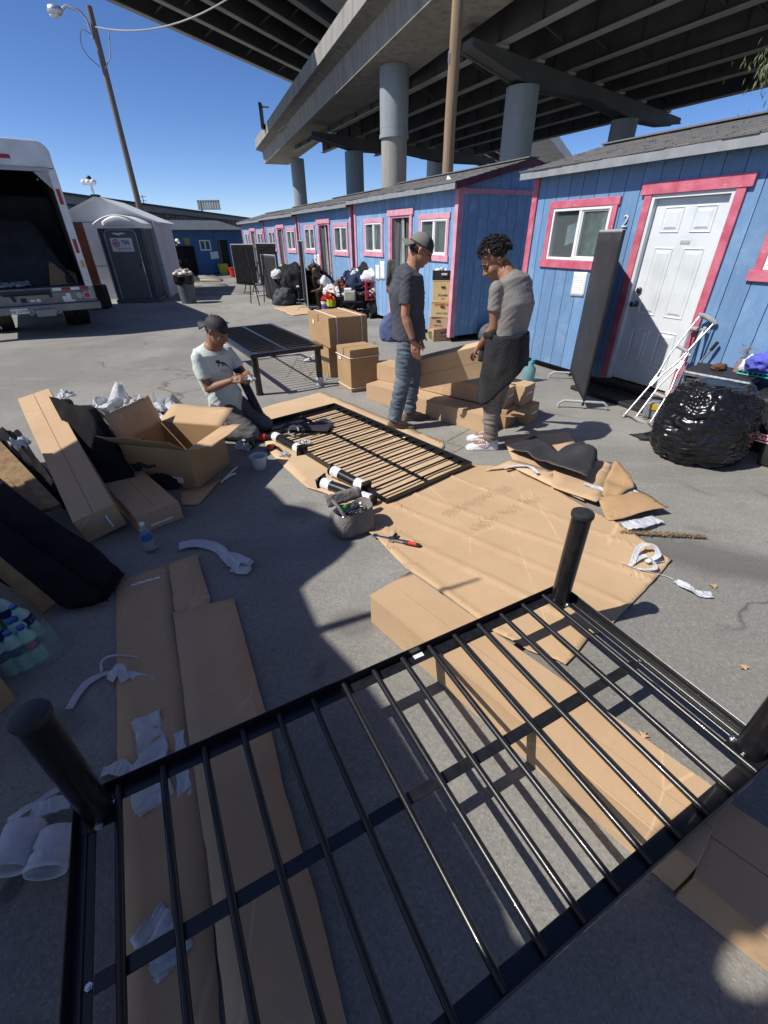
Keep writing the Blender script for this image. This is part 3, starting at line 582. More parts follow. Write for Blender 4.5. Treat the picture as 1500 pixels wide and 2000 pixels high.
az=HT(172,40,q); e=at_y(118,20,23.6); b=MB(); b.tube([(q.x-0.1,q.y-0.1,az-0.5),(q.x-0.15,q.y-0.12,az),(q.x-0.32,q.y-0.2,az+0.22),(q.x-0.7,q.y-0.3,az+0.32),tuple(e)],0.045,8); b.build('arm',M['alum'],t_,smooth=True)
e2=at_y(92,20,23.5); d=(e2-e); b=MB(); b.tube([e-d*0.15,e,e+d*0.4,e+d*0.8,e2],[0.06,0.12,0.17,0.15,0.03],12); hd=b.build('lamp_head',M['alum'],t_,smooth=True)
b=MB(); b.ball(e+d*0.55+Vector((0,0,-0.12)),(0.17,0.12,0.10)); b.build('lens',M['lens'],hd,smooth=True)
wp=HT(185,55,q); a=Vector((q.x+0.1,q.y-0.1,wp)); e=at_y(445,-2,20.0); b=MB(); b.tube([a.lerp(e,k/12)+Vector((0,0,-1.3*(k/12)*(1-k/12))) for k in range(13)],0.022,6); w_=b.build('overhead_wire',M['steel_fl'],smooth=True); tag(w_,'grey twisted overhead wire running from the lamp pole to the right','wire')
b=MB(); b.tube([(q.x-0.12,q.y-0.14,wp-0.2)]+[(q.x-0.25-0.33*math.sin(k*0.5),q.y-0.16,wp+0.15-1.15*k/6) for k in range(1,6)]+[(q.x-0.1,q.y-0.14,wp-1.1)],0.02,6); b.tube([(q.x+0.08,q.y-0.14,wp-1.15),(q.x+0.4,q.y-0.16,wp-0.85),(q.x+0.55,q.y-0.16,wp-0.3),(q.x+0.6,q.y-0.16,wp-0.05)],0.02,6); b.build('wire_loop',M['steel_fl'],t_,smooth=True)
# ================================================================ YARD: vehicles, huts, cabins
TR=G(195,600,0.45); trc=TR-NV*1.15; trc.z=0
TD=Matrix.Rotation(R_(9),3,'Z')@DV; TN=Vector((TD.y,-TD.x,0)); trc=TR-TN*1.15; trc.z=0
tk=thing('box_truck','white box truck with its rear roll-up door open, left edge','truck',mx=frame((trc.x,trc.y,0),TN,TD))
M['truck_white']=mat('truck_white_paint',(0.72,0.73,0.74),0.35,(0.60,0.61,0.62),5,5,coat=0.2)
M['galv']=mat('dirty_galvanised_steel',(0.27,0.275,0.27),0.5,(0.18,0.185,0.185),4,6,metal=0.3,bump=0.1,bscale=20)
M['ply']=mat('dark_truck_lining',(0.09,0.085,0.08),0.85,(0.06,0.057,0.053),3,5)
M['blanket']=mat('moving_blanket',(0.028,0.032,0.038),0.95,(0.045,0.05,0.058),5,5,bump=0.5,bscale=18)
M['plastic']=mat('clear_plastic_film',(0.75,0.78,0.80),0.12,trans=0.55,alpha=0.6,spec=0.6,bump=0.6,bscale=14)
l=dict(local=True); HW=1.15; ZT=3.2; ZD=0.87
b=MB(); b.lim(-HW+0.02,-HW+0.06,0.12,5.2,ZD,ZT-0.2); b.build('side_wall',M['truck_white'],tk,**l)
b=MB(); b.lim(HW-0.06,HW-0.02,0.12,5.2,ZD,ZT-0.2); b.build('side_wall',M['truck_white'],tk,**l)
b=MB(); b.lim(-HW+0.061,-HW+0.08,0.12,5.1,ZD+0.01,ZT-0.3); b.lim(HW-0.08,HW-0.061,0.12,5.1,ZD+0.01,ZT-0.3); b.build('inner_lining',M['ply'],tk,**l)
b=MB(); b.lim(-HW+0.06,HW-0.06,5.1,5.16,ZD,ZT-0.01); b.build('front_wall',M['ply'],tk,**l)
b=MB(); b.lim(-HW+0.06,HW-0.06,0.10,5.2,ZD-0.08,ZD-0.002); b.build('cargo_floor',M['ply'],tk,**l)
def arc(r=0.2,n=6):
    P=[(-HW,ZT-0.5)]
    for k in range(n+1): a=math.pi-math.pi/2*k/n; P.append((-HW+r+r*math.cos(a),ZT-r+r*math.sin(a)))
    for k in range(n+1): a=math.pi/2-math.pi/2*k/n; P.append((HW-r+r*math.cos(a),ZT-r+r*math.sin(a)))
    P.append((HW,ZT-0.5)); return P
A_=arc(); In=[(x*0.965,min(z-0.035,ZT-0.04)) for x,z in A_]
b=MB()
for k in range(len(A_)-1):
    b.hexa([(A_[k][0],0.1,A_[k][1]),(A_[k+1][0],0.1,A_[k+1][1]),(A_[k+1][0],5.2,A_[k+1][1]),(A_[k][0],5.2,A_[k][1])],[(In[k][0],0.1,In[k][1]),(In[k+1][0],0.1,In[k+1][1]),(In[k+1][0],5.2,In[k+1][1]),(In[k][0],5.2,In[k][1])])
b.build('roof',M['truck_white'],tk,smooth=40,**l)
# rear portal
hd=MB(); ring=[(x,z) for x,z in A_ if z>ZT-0.45]
hd.loft([[(x,y,z) for x,z in ring]+[(HW-0.02,y,ZT-0.40),(-HW+0.02,y,ZT-0.40)] for y in (0.16,0.02)]); hd=hd.build('rear_header',M['truck_white'],tk,bev=0.02,**l)
b=MB(); b.lim(-HW+0.1,HW-0.1,-0.004,0.02,ZT-0.455,ZT-0.40); b.build('header_rail',M['grey_metal'],hd,**l)
for s in (-1,1):
    b=MB(); b.lim(min(s*(HW-0.13),s*HW),max(s*(HW-0.13),s*HW),0.0,0.14,0.62,ZT-0.41); P_=b.build('rear_post',M['truck_white'],tk,bev=0.012,**l)
    for z in (ZT-0.95,1.45): b=MB(); b.lim(min(s*(HW-0.10),s*(HW-0.04)),max(s*(HW-0.10),s*(HW-0.04)),-0.006,-0.001,z,z+0.24); b.build('reflector',M['red_refl'],P_,**l)
    b=MB(); b.hexa([(s*(HW-0.13),0.02,ZT-0.46),(s*(HW-0.36),0.02,ZT-0.46),(s*(HW-0.36),0.06,ZT-0.46),(s*(HW-0.13),0.06,ZT-0.46)],[(s*(HW-0.13),0.02,ZT-0.72),(s*(HW-0.135),0.02,ZT-0.72),(s*(HW-0.135),0.06,ZT-0.72),(s*(HW-0.13),0.06,ZT-0.72)]); b.build('corner_gusset',M['grey_metal'],P_,**l)
b=MB(); b.lim(HW-0.085,HW-0.03,-0.006,-0.001,1.2,1.32); b.build('sticker',mat('yellow_sticker',(0.5,0.42,0.03),0.5),tk,**l)
b=MB(); b.lim(0.28,0.52,0.012,0.018,ZT-0.29,ZT-0.23); b.build('marker_reflector',M['red_refl'],tk,**l)
text('fleet_number','2214 F',0.15,frame((0,0,0),(1,0,0),(0,0,1))@Matrix.Identity(4),M['ink'],None); _t=bpy.data.objects['fleet_number']; _t.parent=tk; _t.matrix_local=frame((-0.16,0.014,ZT-0.20),(1,0,0),(0,0,1)); _t.matrix_parent_inverse=Matrix.Identity(4)
sill=MB(); sill.lim(-HW,HW,0.0,0.14,0.58,ZD); sill=sill.build('rear_sill',M['galv'],tk,bev=0.008,**l)
b=MB(); b.lim(-HW-0.02,HW+0.03,-0.10,0.12,0.44,0.575); b.build('step_bumper',M['galv'],tk,bev=0.012,**l)
for k in range(4):
    b=MB(); b.lim(0.42+0.16*k,0.575+0.16*k,-0.006,-0.001,ZD-0.062,ZD-0.012); b.build('reflective_tape',M['red_refl'] if k%2 else M['white'],sill,**l)
def disc(x,z,r,m,name,par,y=-0.02): b=MB(); b.tube([(x,0.0,z),(x,y,z),(x,y-0.006,z)],[r,r,r*0.8],18); return b.build(name,m,par,smooth=40,**l)
disc(0.99,0.70,0.062,M['white'],'tail_light_ring',tk,-0.008); disc(0.99,0.70,0.052,M['red'],'tail_light',tk,-0.022); disc(0.86,0.705,0.058,M['grey_metal'],'reverse_light',tk,-0.014)
text('door_reminder',"Don't Forget Your Moving Truck",0.045,Matrix.Identity(4),M['ink'],None); _t=bpy.data.objects['door_reminder']; _t.parent=tk; _t.matrix_local=frame((0.74,-0.006,0.785),(1,0,0),(0,0,1)); _t.matrix_parent_inverse=Matrix.Identity(4)
for x,z,w,h in ((0.58,0.665,0.07,0.08),(0.66,0.69,0.08,0.13),(0.65,0.615,0.2,0.035),(0.03,0.655,0.08,0.035),(0.13,0.655,0.07,0.05)):
    b=MB(); b.lim(x-w/2,x+w/2,-0.005,-0.001,z-h/2,z+h/2); b.build('decal',M['paper'],sill,**l)
b=MB(); b.lim(-0.16,-0.06,-0.004,-0.001,0.63,0.71); b.build('socket',M['ink'],sill,**l)
b=MB(); b.lim(-0.44,0.34,-0.04,-0.001,0.775,0.84); b.build('ramp_slot',M['ink'],sill,**l)
b=MB(); b.tube([(-0.40,-0.05,0.765),(0.34,-0.05,0.765)],0.012,8); b.bar((0.36,-0.04,0.85),(0.36,-0.05,0.70),0.05,0.04,(0,1,0)); b.bar((-0.28,-0.04,0.75),(-0.25,-0.06,0.66),0.05,0.04,(0,1,0)); b.build('ramp_latch',M['black_m'],tk,smooth=40,**l)
b=MB(); b.lim(-0.38,-0.10,-0.115,-0.10,0.45,0.54); lp=b.build('license_plate',M['paper'],tk,**l)
text('plate_number','AE 52709',0.07,Matrix.Identity(4),M['ink'],None); _t=bpy.data.objects['plate_number']; _t.parent=lp; _t.matrix_local=frame((-0.24,-0.118,0.49),(1,0,0),(0,0,1)); _t.matrix_parent_inverse=Matrix.Identity(4)
b=MB(); b.prism([(0.02,0.38),(0.34,0.38),(0.36,0.50),(0.0,0.50)],0.11,0.17,Matrix(((1,0,0,0),(0,0,-1,0),(0,1,0,0),(0,0,0,1)))); b.lim(0.2,0.28,-0.175,-0.171,0.43,0.49); b.build('tow_hitch',M['galv'],tk,**l)
for x in (-0.06,0.40): b=MB(); b.tube([(x+0.035*math.cos(a*0.628),-0.14,0.46+0.045*math.sin(a*0.628)) for a in range(10)],0.008,6,closed=True); b.build('chain_ring',M['grey_metal'],tk,smooth=True,**l)
for s in (-1,1):
    for x in (0.60,0.86):
        b=MB(); c=(s*x,1.35,0.40); b.tube([(c[0]-0.12,c[1],c[2]),(c[0]-0.11,c[1],c[2]),(c[0]+0.11,c[1],c[2]),(c[0]+0.12,c[1],c[2])],[0.34,0.40,0.40,0.34],24); w_=b.build('wheel',M['cap'],tk,smooth=40,**l)
        b=MB(); b.tube([(c[0]-0.125,c[1],c[2]),(c[0]+0.125,c[1],c[2])],0.2,16); b.build('rim',M['grey_metal'],w_,smooth=40,**l)
b=MB(); b.lim(-0.5,-0.4,0.1,5.1,0.55,ZD-0.085); b.lim(0.4,0.5,0.1,5.1,0.55,ZD-0.085); b.lim(-0.9,0.9,1.28,1.42,0.34,0.46); b.build('chassis',M['black_m'],tk,**l)
def load(name,label,fn,m,nu=14,nv=14,cat='blanket',solid=0.02,grp=None):
    b=MB(); b.grid(fn,nu,nv); mx=wm(tk); b.v=[tuple(mx@Vector(p)) for p in b.v]; o=b.build(name,m,smooth=True,solid=solid); return tag(o,label,cat,grp)
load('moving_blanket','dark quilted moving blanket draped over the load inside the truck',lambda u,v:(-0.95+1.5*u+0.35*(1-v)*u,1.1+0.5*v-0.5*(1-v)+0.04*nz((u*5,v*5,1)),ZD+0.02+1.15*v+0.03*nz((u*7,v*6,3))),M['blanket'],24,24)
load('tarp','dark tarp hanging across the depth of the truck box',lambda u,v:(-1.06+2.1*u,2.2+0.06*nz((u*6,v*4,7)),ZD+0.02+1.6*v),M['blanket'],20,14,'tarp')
b=MB(); mx=wm(tk); b.hexa([mx@Vector(p) for p in ((0.42,0.5,ZD+0.005),(0.94,0.62,ZD+0.005),(0.94,0.635,ZD+0.005),(0.42,0.515,ZD+0.005))],[mx@Vector(p) for p in ((0.56,0.9,ZD+0.42),(0.98,0.9,ZD+0.18),(0.98,0.915,ZD+0.18),(0.56,0.915,ZD+0.42))]); tag(b.build('cardboard_offcut',M['kraft_brown']),'brown cardboard offcut leaning inside the open truck','cardboard')
load('plastic_sheet','crumpled clear plastic sheet on the truck floor',lambda u,v:(-0.9+1.0*u,0.12+0.5*v,ZD+0.03+0.08*abs(nz((u*9,v*6,2)))+0.06*math.sin(v*3.1)),M['plastic'],24,10,'plastic sheet',0.003)
# ---------------------------------------------------------------- portable toilet
pa,pb=G(232,593),G(313,590); pu=(pb-pa); pw=pu.length; pu.normalize(); pn=Vector((-pu.y,pu.x,0))
pt=thing('portable_toilet','dark grey portable toilet with white domed roof and TBS sign','portable toilet',mx=frame(pa,pu,pn)); W=pw
M['potty']=mat('grey_toilet_plastic',(0.085,0.092,0.105),0.45,(0.105,0.112,0.125),4,4)
M['potty_door']=mat('grey_toilet_door',(0.115,0.122,0.13),0.5,(0.135,0.142,0.15),4,4,bump=0.08,bscale=60)
M['roof_pl']=mat('translucent_white_roof',(0.86,0.86,0.83),0.4,(0.78,0.78,0.75),4,3)
b=MB(); b.lim(0,W,0.03,W+0.05,0.10,1.98); body=b.build('cabin',M['potty'],pt,bev=0.03,**l)
b=MB(); b.lim(-0.03,W+0.03,-0.02,W+0.08,0.0,0.11); b.build('base',M['potty'],pt,bev=0.015,**l)
for x in (0.02,0.09,W-0.09-0.05,W-0.07): b=MB(); b.lim(x,x+0.05,-0.005,0.029,0.12,1.96); b.build('rib',M['potty'],pt,bev=0.01,**l)
for k in range(5):
    for x in (-0.03,W+0.001): b=MB(); b.lim(x,x+0.029,0.1+0.22*k,0.2+0.22*k,0.14,1.9); b.build('side_rib',M['potty'],pt,bev=0.008,**l)
rd=[]; dx0,dx1=0.16,W-0.2; n=6
for k in range(n+1): a=math.pi-math.pi/2*k/n; rd.append((dx0+0.14+0.14*math.cos(a),1.90-0.14+0.14*math.sin(a)))
for k in range(n+1): a=math.pi/2-math.pi/2*k/n; rd.append((dx1-0.14+0.14*math.cos(a),1.90-0.14+0.14*math.sin(a)))
rd=[(dx1,0.12)]+rd[::-1]+[(dx0,0.12)]
XZ=Matrix(((1,0,0,0),(0,0,-1,0),(0,1,0,0),(0,0,0,1)))
b=MB(); b.prism(rd,-0.029,0.005,XZ); dr=b.build('door',M['potty_door'],pt,bev=0.006,**l)
b=MB(); b.tube([(x,-0.012,z) for x,z in rd],0.017,6); b.build('door_edge',M['grey_metal'],dr,smooth=True,**l)
b=MB(); b.tube([(dx0+0.2+0.06*k,-0.006-0.004*math.sin(k),1.80+0.012*math.sin(k*1.7)) for k in range(7)],[0.006,0.02,0.028,0.03,0.026,0.02,0.006],8); b.build('vent_slot',M['roof_pl'],dr,smooth=True,**l)
b=MB(); b.prism([(dx0+0.16,0.16),(dx1-0.12,0.16),(dx1-0.12,0.85),(dx0+0.45,0.92),(dx0+0.16,0.85)],0.004,0.012,XZ); b.build('door_panel',M['potty_door'],dr,bev=0.004,**l)
b=MB(); b.tube([(dx1-0.09,0,1.0),(dx1-0.09,-0.02,1.0)],0.03,12); b.build('latch',M['black_m'],dr,smooth=40,**l)
sg=MB(); sx0,sx1,sz0,sz1=dx0+0.11,dx1-0.14,1.36,1.70; sg.lim(sx0,sx1,-0.012,-0.006,sz0,sz1); sg=sg.build('sign_panel',M['paper'],dr,**l)
M['navy']=mat('navy_print',(0.03,0.035,0.16),0.5); M['red_print']=mat('red_print',(0.5,0.04,0.06),0.5)
def ltext(name,s,size,o,m,par,x=(1,0,0),y=(0,0,1),bold=0.0,align='CENTER',ext=0.001):
    mx=wm(par)@frame(o,x,y); return text(name,s,size,mx,m,par,ext,align,bold)
ltext('lettering','TBS',0.13,((sx0+sx1)/2+0.10,-0.0135,1.585),M['navy'],sg,bold=0.004); ltext('phone_number','1 855 442-7778',0.062,((sx0+sx1)/2+0.02,-0.0135,1.43),M['navy'],sg)
cx,cz=sx0+0.14,1.57
b=MB(); b.tube([(cx+0.09*math.cos(math.pi*k/10),-0.0145,cz+0.09*math.sin(math.pi*k/10)) for k in range(11)],0.009,5); b.build('emblem_ring',M['navy'],sg,**l)
b=MB(); b.tube([(cx+0.09*math.cos(math.pi+math.pi*k/10),-0.0145,cz+0.09*math.sin(math.pi+math.pi*k/10)) for k in range(11)],0.009,5); b.bar((cx-0.085,-0.0145,cz),(cx+0.085,-0.0145,cz),0.016,0.004,(0,1,0)); b.bar((cx,-0.0145,cz-0.085),(cx,-0.0145,cz+0.085),0.016,0.004,(0,1,0)); b.tube([(cx+0.05*math.cos(k*0.628),-0.0145,cz-0.015+0.05*math.sin(k*0.628)) for k in range(10)],0.007,5,closed=True); b.build('emblem',M['red_print'],sg,**l)
rf=MB(); n=12
rf.loft([[(-0.05+(W+0.1)*k/n,y,1.97+0.29*math.sin(math.pi*(0.06+0.88*k/n))**0.8) for k in range(n+1)]+[(W+0.05,y,1.93),(-0.05,y,1.93)] for y in (W+0.1,-0.05)]); rf=rf.build('roof',M['roof_pl'],pt,bev=0.015,smooth=35,**l)
b=MB(); b.grid(lambda u,v:(0.2+(W-0.4)*u,-0.06-0.02*math.sin(math.pi*u)*math.sin(math.pi*v),1.99+v*0.24*math.sin(math.pi*(0.12+0.76*u))),12,5); b.build('roof_window',M['roof_pl'],rf,smooth=True,solid=0.01,**l)
for x in (0.03,): 
    for y in (0.25,0.5): b=MB(); b.lim(-0.034,-0.03,y,y+0.09,1.7,1.86); b.build('side_vent',M['roof_pl'],pt,**l)
# ---------------------------------------------------------------- grey resin shed behind the toilet
ga=G(343,580); gx=Vector((pu.x,pu.y,0)); gw=2.95; go=ga-gx*gw
gs=thing('resin_shed','pale grey gabled storage shed behind the portable toilet','shed',mx=frame(go,gx,pn))
M['resin']=mat('pale_grey_resin',(0.60,0.62,0.65),0.6,(0.52,0.54,0.57),2,5,bump=0.1,bscale=12)
gw=2.80; GE=HT(335,432,ga); GP=HT(238,388,ga+pn*0.0-gx*1.45); GD=3.2
YZ=XZ
b=MB(); b.prism([(gw,0.0),(gw,GE),(gw/2,GP),(0,GE),(0,0.0)][::-1],-GD,0,XZ); b.build('wall',M['resin'],gs,**l)
for z in (0.95,GE-0.02): b=MB(); b.lim(0.02,gw-0.02,-0.012,-0.001,z-0.012,z+0.012); b.build('panel_seam',M['fascia'],gs,**l)
for s in (0,1):
    x0,x1=(-0.16,gw/2) if s==0 else (gw+0.16,gw/2); ze=GE-(GP-GE)*0.16/(gw/2); b=MB()
    b.hexa([(x0,-0.12,ze),(x1,-0.12,GP),(x1,GD+0.1,GP),(x0,GD+0.1,ze)],[(x0,-0.12,ze+0.05),(x1,-0.12,GP+0.05),(x1,GD+0.1,GP+0.05),(x0,GD+0.1,ze+0.05)]); b.build('roof_panel',M['resin'],gs,**l)
b=MB(); b.box((gw/2,0,GP+0.06),(0.2,0.28,0.05)); b.build('ridge_cap',M['black_m'],gs,**l)
b=MB(); b.box((gw+0.012,-0.03,GE/2),(0.05,0.05,GE)); b.build('corner_post',M['white'],gs,**l)
# orange board beside the truck
oa=at_y(176,600,13.6); t_=thing('orange_board','tall terracotta orange board standing between truck and portable toilet','board',(oa.x,oa.y,0),math.atan2(pu.y,pu.x))
M['orange_b']=mat('terracotta_paint',(0.34,0.115,0.055),0.7,(0.27,0.09,0.045),3,5)
b=MB(); b.lim(-0.75,0.46,0,0.05,0.62,2.06); b.build('board',M['orange_b'],t_,bev=0.004,**l); b=MB(); b.lim(-0.5,0.5,-0.02,0.35,0,0.6); b.build('stand',M['black_m'],t_,bev=0.05,**l)
# ---------------------------------------------------------------- bin with rubbish
def bin_(px,py,label):
    q=G(px,py); t_=thing('rubbish_bin',label,'rubbish bin',q); h=0.74
    b=MB(); R=[]
    for z,r in ((0.0,0.21),(0.03,0.215),(0.3,0.235),(h-0.06,0.265),(h-0.05,0.285),(h,0.29),(h,0.26),(0.1,0.20)): R.append([q+Vector((r*math.cos(2*math.pi*k/24),r*math.sin(2*math.pi*k/24),z)) for k in range(24)])
    b.loft(R); b.build('tub',mat('grey_bin_plastic',(0.13,0.15,0.17),0.5,(0.10,0.115,0.13),6,4),t_,smooth=40)
    b=MB(); R=[]
    for z,r in ((h-0.2,0.275),(h-0.14,0.285),(h+0.005,0.30),(h+0.012,0.285),(h-0.05,0.25)): R.append([q+Vector(((r+0.012*nz((k,z*9,1),0.7))*math.cos(2*math.pi*k/32),(r+0.012*nz((k,z*9,1),0.7))*math.sin(2*math.pi*k/32),z+0.05*nz((k*0.5,3,z)))) for k in range(32)])
    b.loft(R,False); b.build('liner',M['bag'],t_,smooth=True,solid=0.003)
    return q,h
bq,bh=bin_(370,592,'grey round bin with black liner heaped with rubbish by the grey shed')
def lump(name,label,cat,c,size,m,seed=0,amp=0.22,fr=2.2,sub=4,rz=0.0,group=None,flat=True,ridged=0.0,parent=None):
    bm=bmesh.new(); bmesh.ops.create_icosphere(bm,subdivisions=sub,radius=1.0)
    rot=Matrix.Rotation(rz,3,'Z'); c=Vector(c)
    for v in bm.verts:
        p=v.co.copy(); d=amp*nz(p,fr,seed)+amp*0.5*nz(p,fr*2.3,seed+3)
        if ridged: d+=ridged*(0.5-abs(nz(p,fr*1.6,seed+9)))+ridged*0.45*(0.4-abs(nz(p,fr*3.7,seed+5)))
        p=p*(1+d)
        if flat and p.z<-0.55: p.z=-0.55+(p.z+0.55)*0.1
        q=Vector((p.x*size[0],p.y*size[1],(p.z+0.55)*size[2]/1.55 if flat else p.z*size[2])); v.co=rot@q+c
    me=bpy.data.meshes.new(name)
    if parent is not None: bm.transform(wm(parent).inverted())
    bm.to_mesh(me); bm.free(); me.polygons.foreach_set('use_smooth',[True]*len(me.polygons)); me.materials.append(m)
    o=bpy.data.objects.new(name,me); COL.objects.link(o)
    if parent is not None: o.parent=parent; WM[o.name]=wm(parent)
    else: tag(o,label,cat,group)
    return o
CL={}
def cloth(name,c,c2=None): 
    CL[name]=CL.get(name) or mat('cloth_'+name,c,0.85,c2 or tuple(x*0.7 for x in c),9,4,bump=0.5,bscale=22,spec=0.15); return CL[name]
lump('rubbish_heap','heap of crumpled white and brown rubbish on top of the grey bin','rubbish',bq+Vector((0,0,bh-0.04)),(0.22,0.22,0.2),mat('mixed_rubbish',(0.62,0.58,0.54),0.7,(0.22,0.15,0.12),7,3,lo=0.45,hi=0.55),2,0.35,2.6,4,ridged=0.4)
# ---------------------------------------------------------------- far huts and warehouse
M['blue_shade']=blue_paint('blue_hut_shaded',(0.045,0.125,0.28),(0.06,0.155,0.33),(0.085,0.20,0.38))  # shed blue darkened, the hut's shade is put into the colour
M['hut_roof']=mat('dark_blue_grey_roof',(0.07,0.085,0.11),0.8,(0.05,0.06,0.08),3,4)
fa,fb=at_y(338,527,25.0),at_y(480,521,28.0); fa.z=fb.z=0; fx=(fb-fa); FL=fx.length; fx.normalize(); fn=Vector((-fx.y,fx.x,0))
hut=thing('far_hut','dark blue plank hut in shade closing off the far end of the yard','shed',mx=frame(fa,fx,fn)); FH=2.05
nb=24
def fpx(px,py): # position on the hut front in metres
    d=RAY(px,py); k=(Vector((fa.x,fa.y))).dot(Vector((fn.x,fn.y)))/(d.x*fn.x+d.y*fn.y); p=EYE+d*k; return ((p-fa).dot(fx),p.z)
wx0,wz1=fpx(388,469); wx1,wz0=fpx(413,489); dx0,dz1=fpx(424,469); dx1,_z=fpx(448,500)
ox0,oz1=fpx(358,465); ox1,oz0=fpx(374,482)
FO=[(wx0,wx1,wz0,wz1),(dx0,dx1,0.0,dz1),(ox0,ox1,oz0,oz1)]
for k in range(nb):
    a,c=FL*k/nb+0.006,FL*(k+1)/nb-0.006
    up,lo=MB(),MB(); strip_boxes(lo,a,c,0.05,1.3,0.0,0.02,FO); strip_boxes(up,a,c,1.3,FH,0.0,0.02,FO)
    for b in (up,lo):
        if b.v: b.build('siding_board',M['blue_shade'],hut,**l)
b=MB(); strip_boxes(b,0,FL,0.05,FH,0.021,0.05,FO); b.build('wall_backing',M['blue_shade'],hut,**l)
b=MB(); b.lim(0,FL,2.5,2.55,0,FH); b.lim(0,0.05,0.05,2.5,0,FH); b.lim(FL-0.05,FL,0.05,2.5,0,FH); b.build('rear_walls',M['dark'],hut,**l)
b=MB(); b.hexa([(-0.2,-0.35,FH-0.12),(FL+0.2,-0.35,FH-0.12),(FL+0.2,2.6,FH+0.35),(-0.2,2.6,FH+0.35)],[(-0.2,-0.35,FH-0.04),(FL+0.2,-0.35,FH-0.04),(FL+0.2,2.6,FH+0.43),(-0.2,2.6,FH+0.43)]); b.build('roof',M['hut_roof'],hut,**l)
fr=MB(); q=0.05
for x0,x1,z0,z1 in ((wx0,wx1,wz0,wz1),): fr.lim(x0,x1,-0.02,0.03,z0,z0+q); fr.lim(x0,x1,-0.02,0.03,z1-q,z1); fr.lim(x0,x0+q,-0.02,0.03,z0+q,z1-q); fr.lim(x1-q,x1,-0.02,0.03,z0+q,z1-q); fr.lim((x0+x1)/2-q/2,(x0+x1)/2+q/2,-0.018,0.03,z0+q,z1-q)
wn=fr.build('window',M['white'],hut,**l)
for a,c in ((wx0+q,(wx0+wx1)/2-q/2),((wx0+wx1)/2+q/2,wx1-q)): b=MB(); b.lim(a,c,0.01,0.015,wz0+q,wz1-q); b.build('pane',M['glass'],wn,**l)
b=MB(); b.lim(ox0,ox1,0.03,0.04,oz0,oz1); b.build('window_cloth',cloth('straw',(0.35,0.30,0.16)),hut,**l)
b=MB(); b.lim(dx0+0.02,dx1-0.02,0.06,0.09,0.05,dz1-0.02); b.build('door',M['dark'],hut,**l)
b=MB(); b.lim(*[fpx(350,480)[0],fpx(376,480)[0]],-0.10,-0.06,0.1,fpx(360,481)[1]); o_=b; b.v=[tuple(wm(hut)@Vector(p)) for p in b.v]; tag(b.build('fabric_screen',M['fabric_black']),'black fabric screen against the dark blue hut, beside the grey shed','screen')
for px,py in ((415,499),(422.5,498)):
    x,z=fpx(px,py); o=MB(); o.lim(x-0.11,x+0.11,-0.012,-0.004,z-0.16,z+0.16); o.v=[tuple(wm(hut)@Vector(p)) for p in o.v]; tag(o.build('paper_notice',M['paper']),'white paper notice on the far dark blue hut, %s sheet of the pair'%('left' if px<420 else 'right'),'notice','paper notices on the sheds')
# warehouse roofline with graffiti
wa,wb=at_y(100,470,23.0),at_y(500,470,62.0); wa.z=wb.z=0; wxv=(wb-wa); WL=wxv.length; wxv.normalize(); wnv=Vector((-wxv.y,wxv.x,0))
wh=thing('warehouse','long low warehouse with graffiti under its dark roof edge, far left','building',mx=frame(wa,wxv,wnv))
z1=HT(130,392,at_y(130,392,25.6)); HTW=3.35
def graffiti():
    m=mat('graffiti_wall',(0.16,0.135,0.115),0.9); v=ovec(m,(1,1,1.4)); a=ntex(m,v,1.6,2,0.4,2.5); c=ntex(m,v,2.3,2,0.5,3.5)
    k=mix(m,ramp(m,a,[(0.44,0),(0.47,1),(0.53,1),(0.56,0)]),(0.15,0.13,0.115),(0.50,0.52,0.54)); k=mix(m,ramp(m,c,[(0.47,0),(0.49,1),(0.52,1),(0.54,0)]),k,(0.035,0.04,0.05)); link(m,k,bsdf(m).inputs['Base Color']); return m
b=MB(); b.lim(0,WL,0,8,0,HTW-0.25); b.build('wall',graffiti(),wh,**l)
b=MB(); b.lim(-0.4,WL+0.3,-0.5,-0.28,HTW-0.3,HTW); b.build('fascia',M['fascia'],wh,**l)
b=MB(); b.hexa([(-0.4,-0.6,HTW),(WL+0.3,-0.6,HTW),(WL+0.3,8,HTW+0.6),(-0.4,8,HTW+0.6)],[(-0.4,-0.6,HTW+0.1),(WL+0.3,-0.6,HTW+0.1),(WL+0.3,8,HTW+0.7),(-0.4,8,HTW+0.7)]); b.build('roof',M['hut_roof'],wh,**l)
# billboard frame, security camera pole, aerial
q=at_y(400,430,58.0); t_=thing('billboard','pale striped billboard panel on a post above the far roofs','billboard',(q.x,q.y,0)); z0,z1=HT(400,410,q),HT(400,391,q); xl,xr=at_y(386,400,58).x,at_y(430,400,58).x
b=MB(); b.tube([(xl+0.35,q.y,0),(xl+0.35,q.y,z1)],0.12,8); b.build('post',M['steel_fl'],t_)
M['bill']=mat('billboard_slats',(0.42,0.42,0.36),0.7,(0.25,0.26,0.23),0.9,2)
b=MB(); b.lim(xl,xr,q.y-0.1,q.y,z0,z0+0.12); b.lim(xl,xr,q.y-0.1,q.y,z1-0.12,z1); b.build('frame',M['steel_fl'],t_)
for k in range(9): x=xl+(xr-xl)*(k+0.5)/9; w=(xr-xl)/9*0.8; b=MB(); b.lim(x-w/2,x+w/2,q.y-0.08,q.y-0.02,z0+0.125,z1-0.125); b.build('slat',M['bill'],t_)
q=at_y(186,390,19.5); t_=thing('camera_pole','slim white pole with security cameras above the grey shed','camera pole',(q.x,q.y,0)); z1=HT(181,358,q)
b=MB(); b.tube([(q.x,q.y,0),(q.x,q.y,z1)],0.045,8); b.build('pole',M['white'],t_,smooth=True)
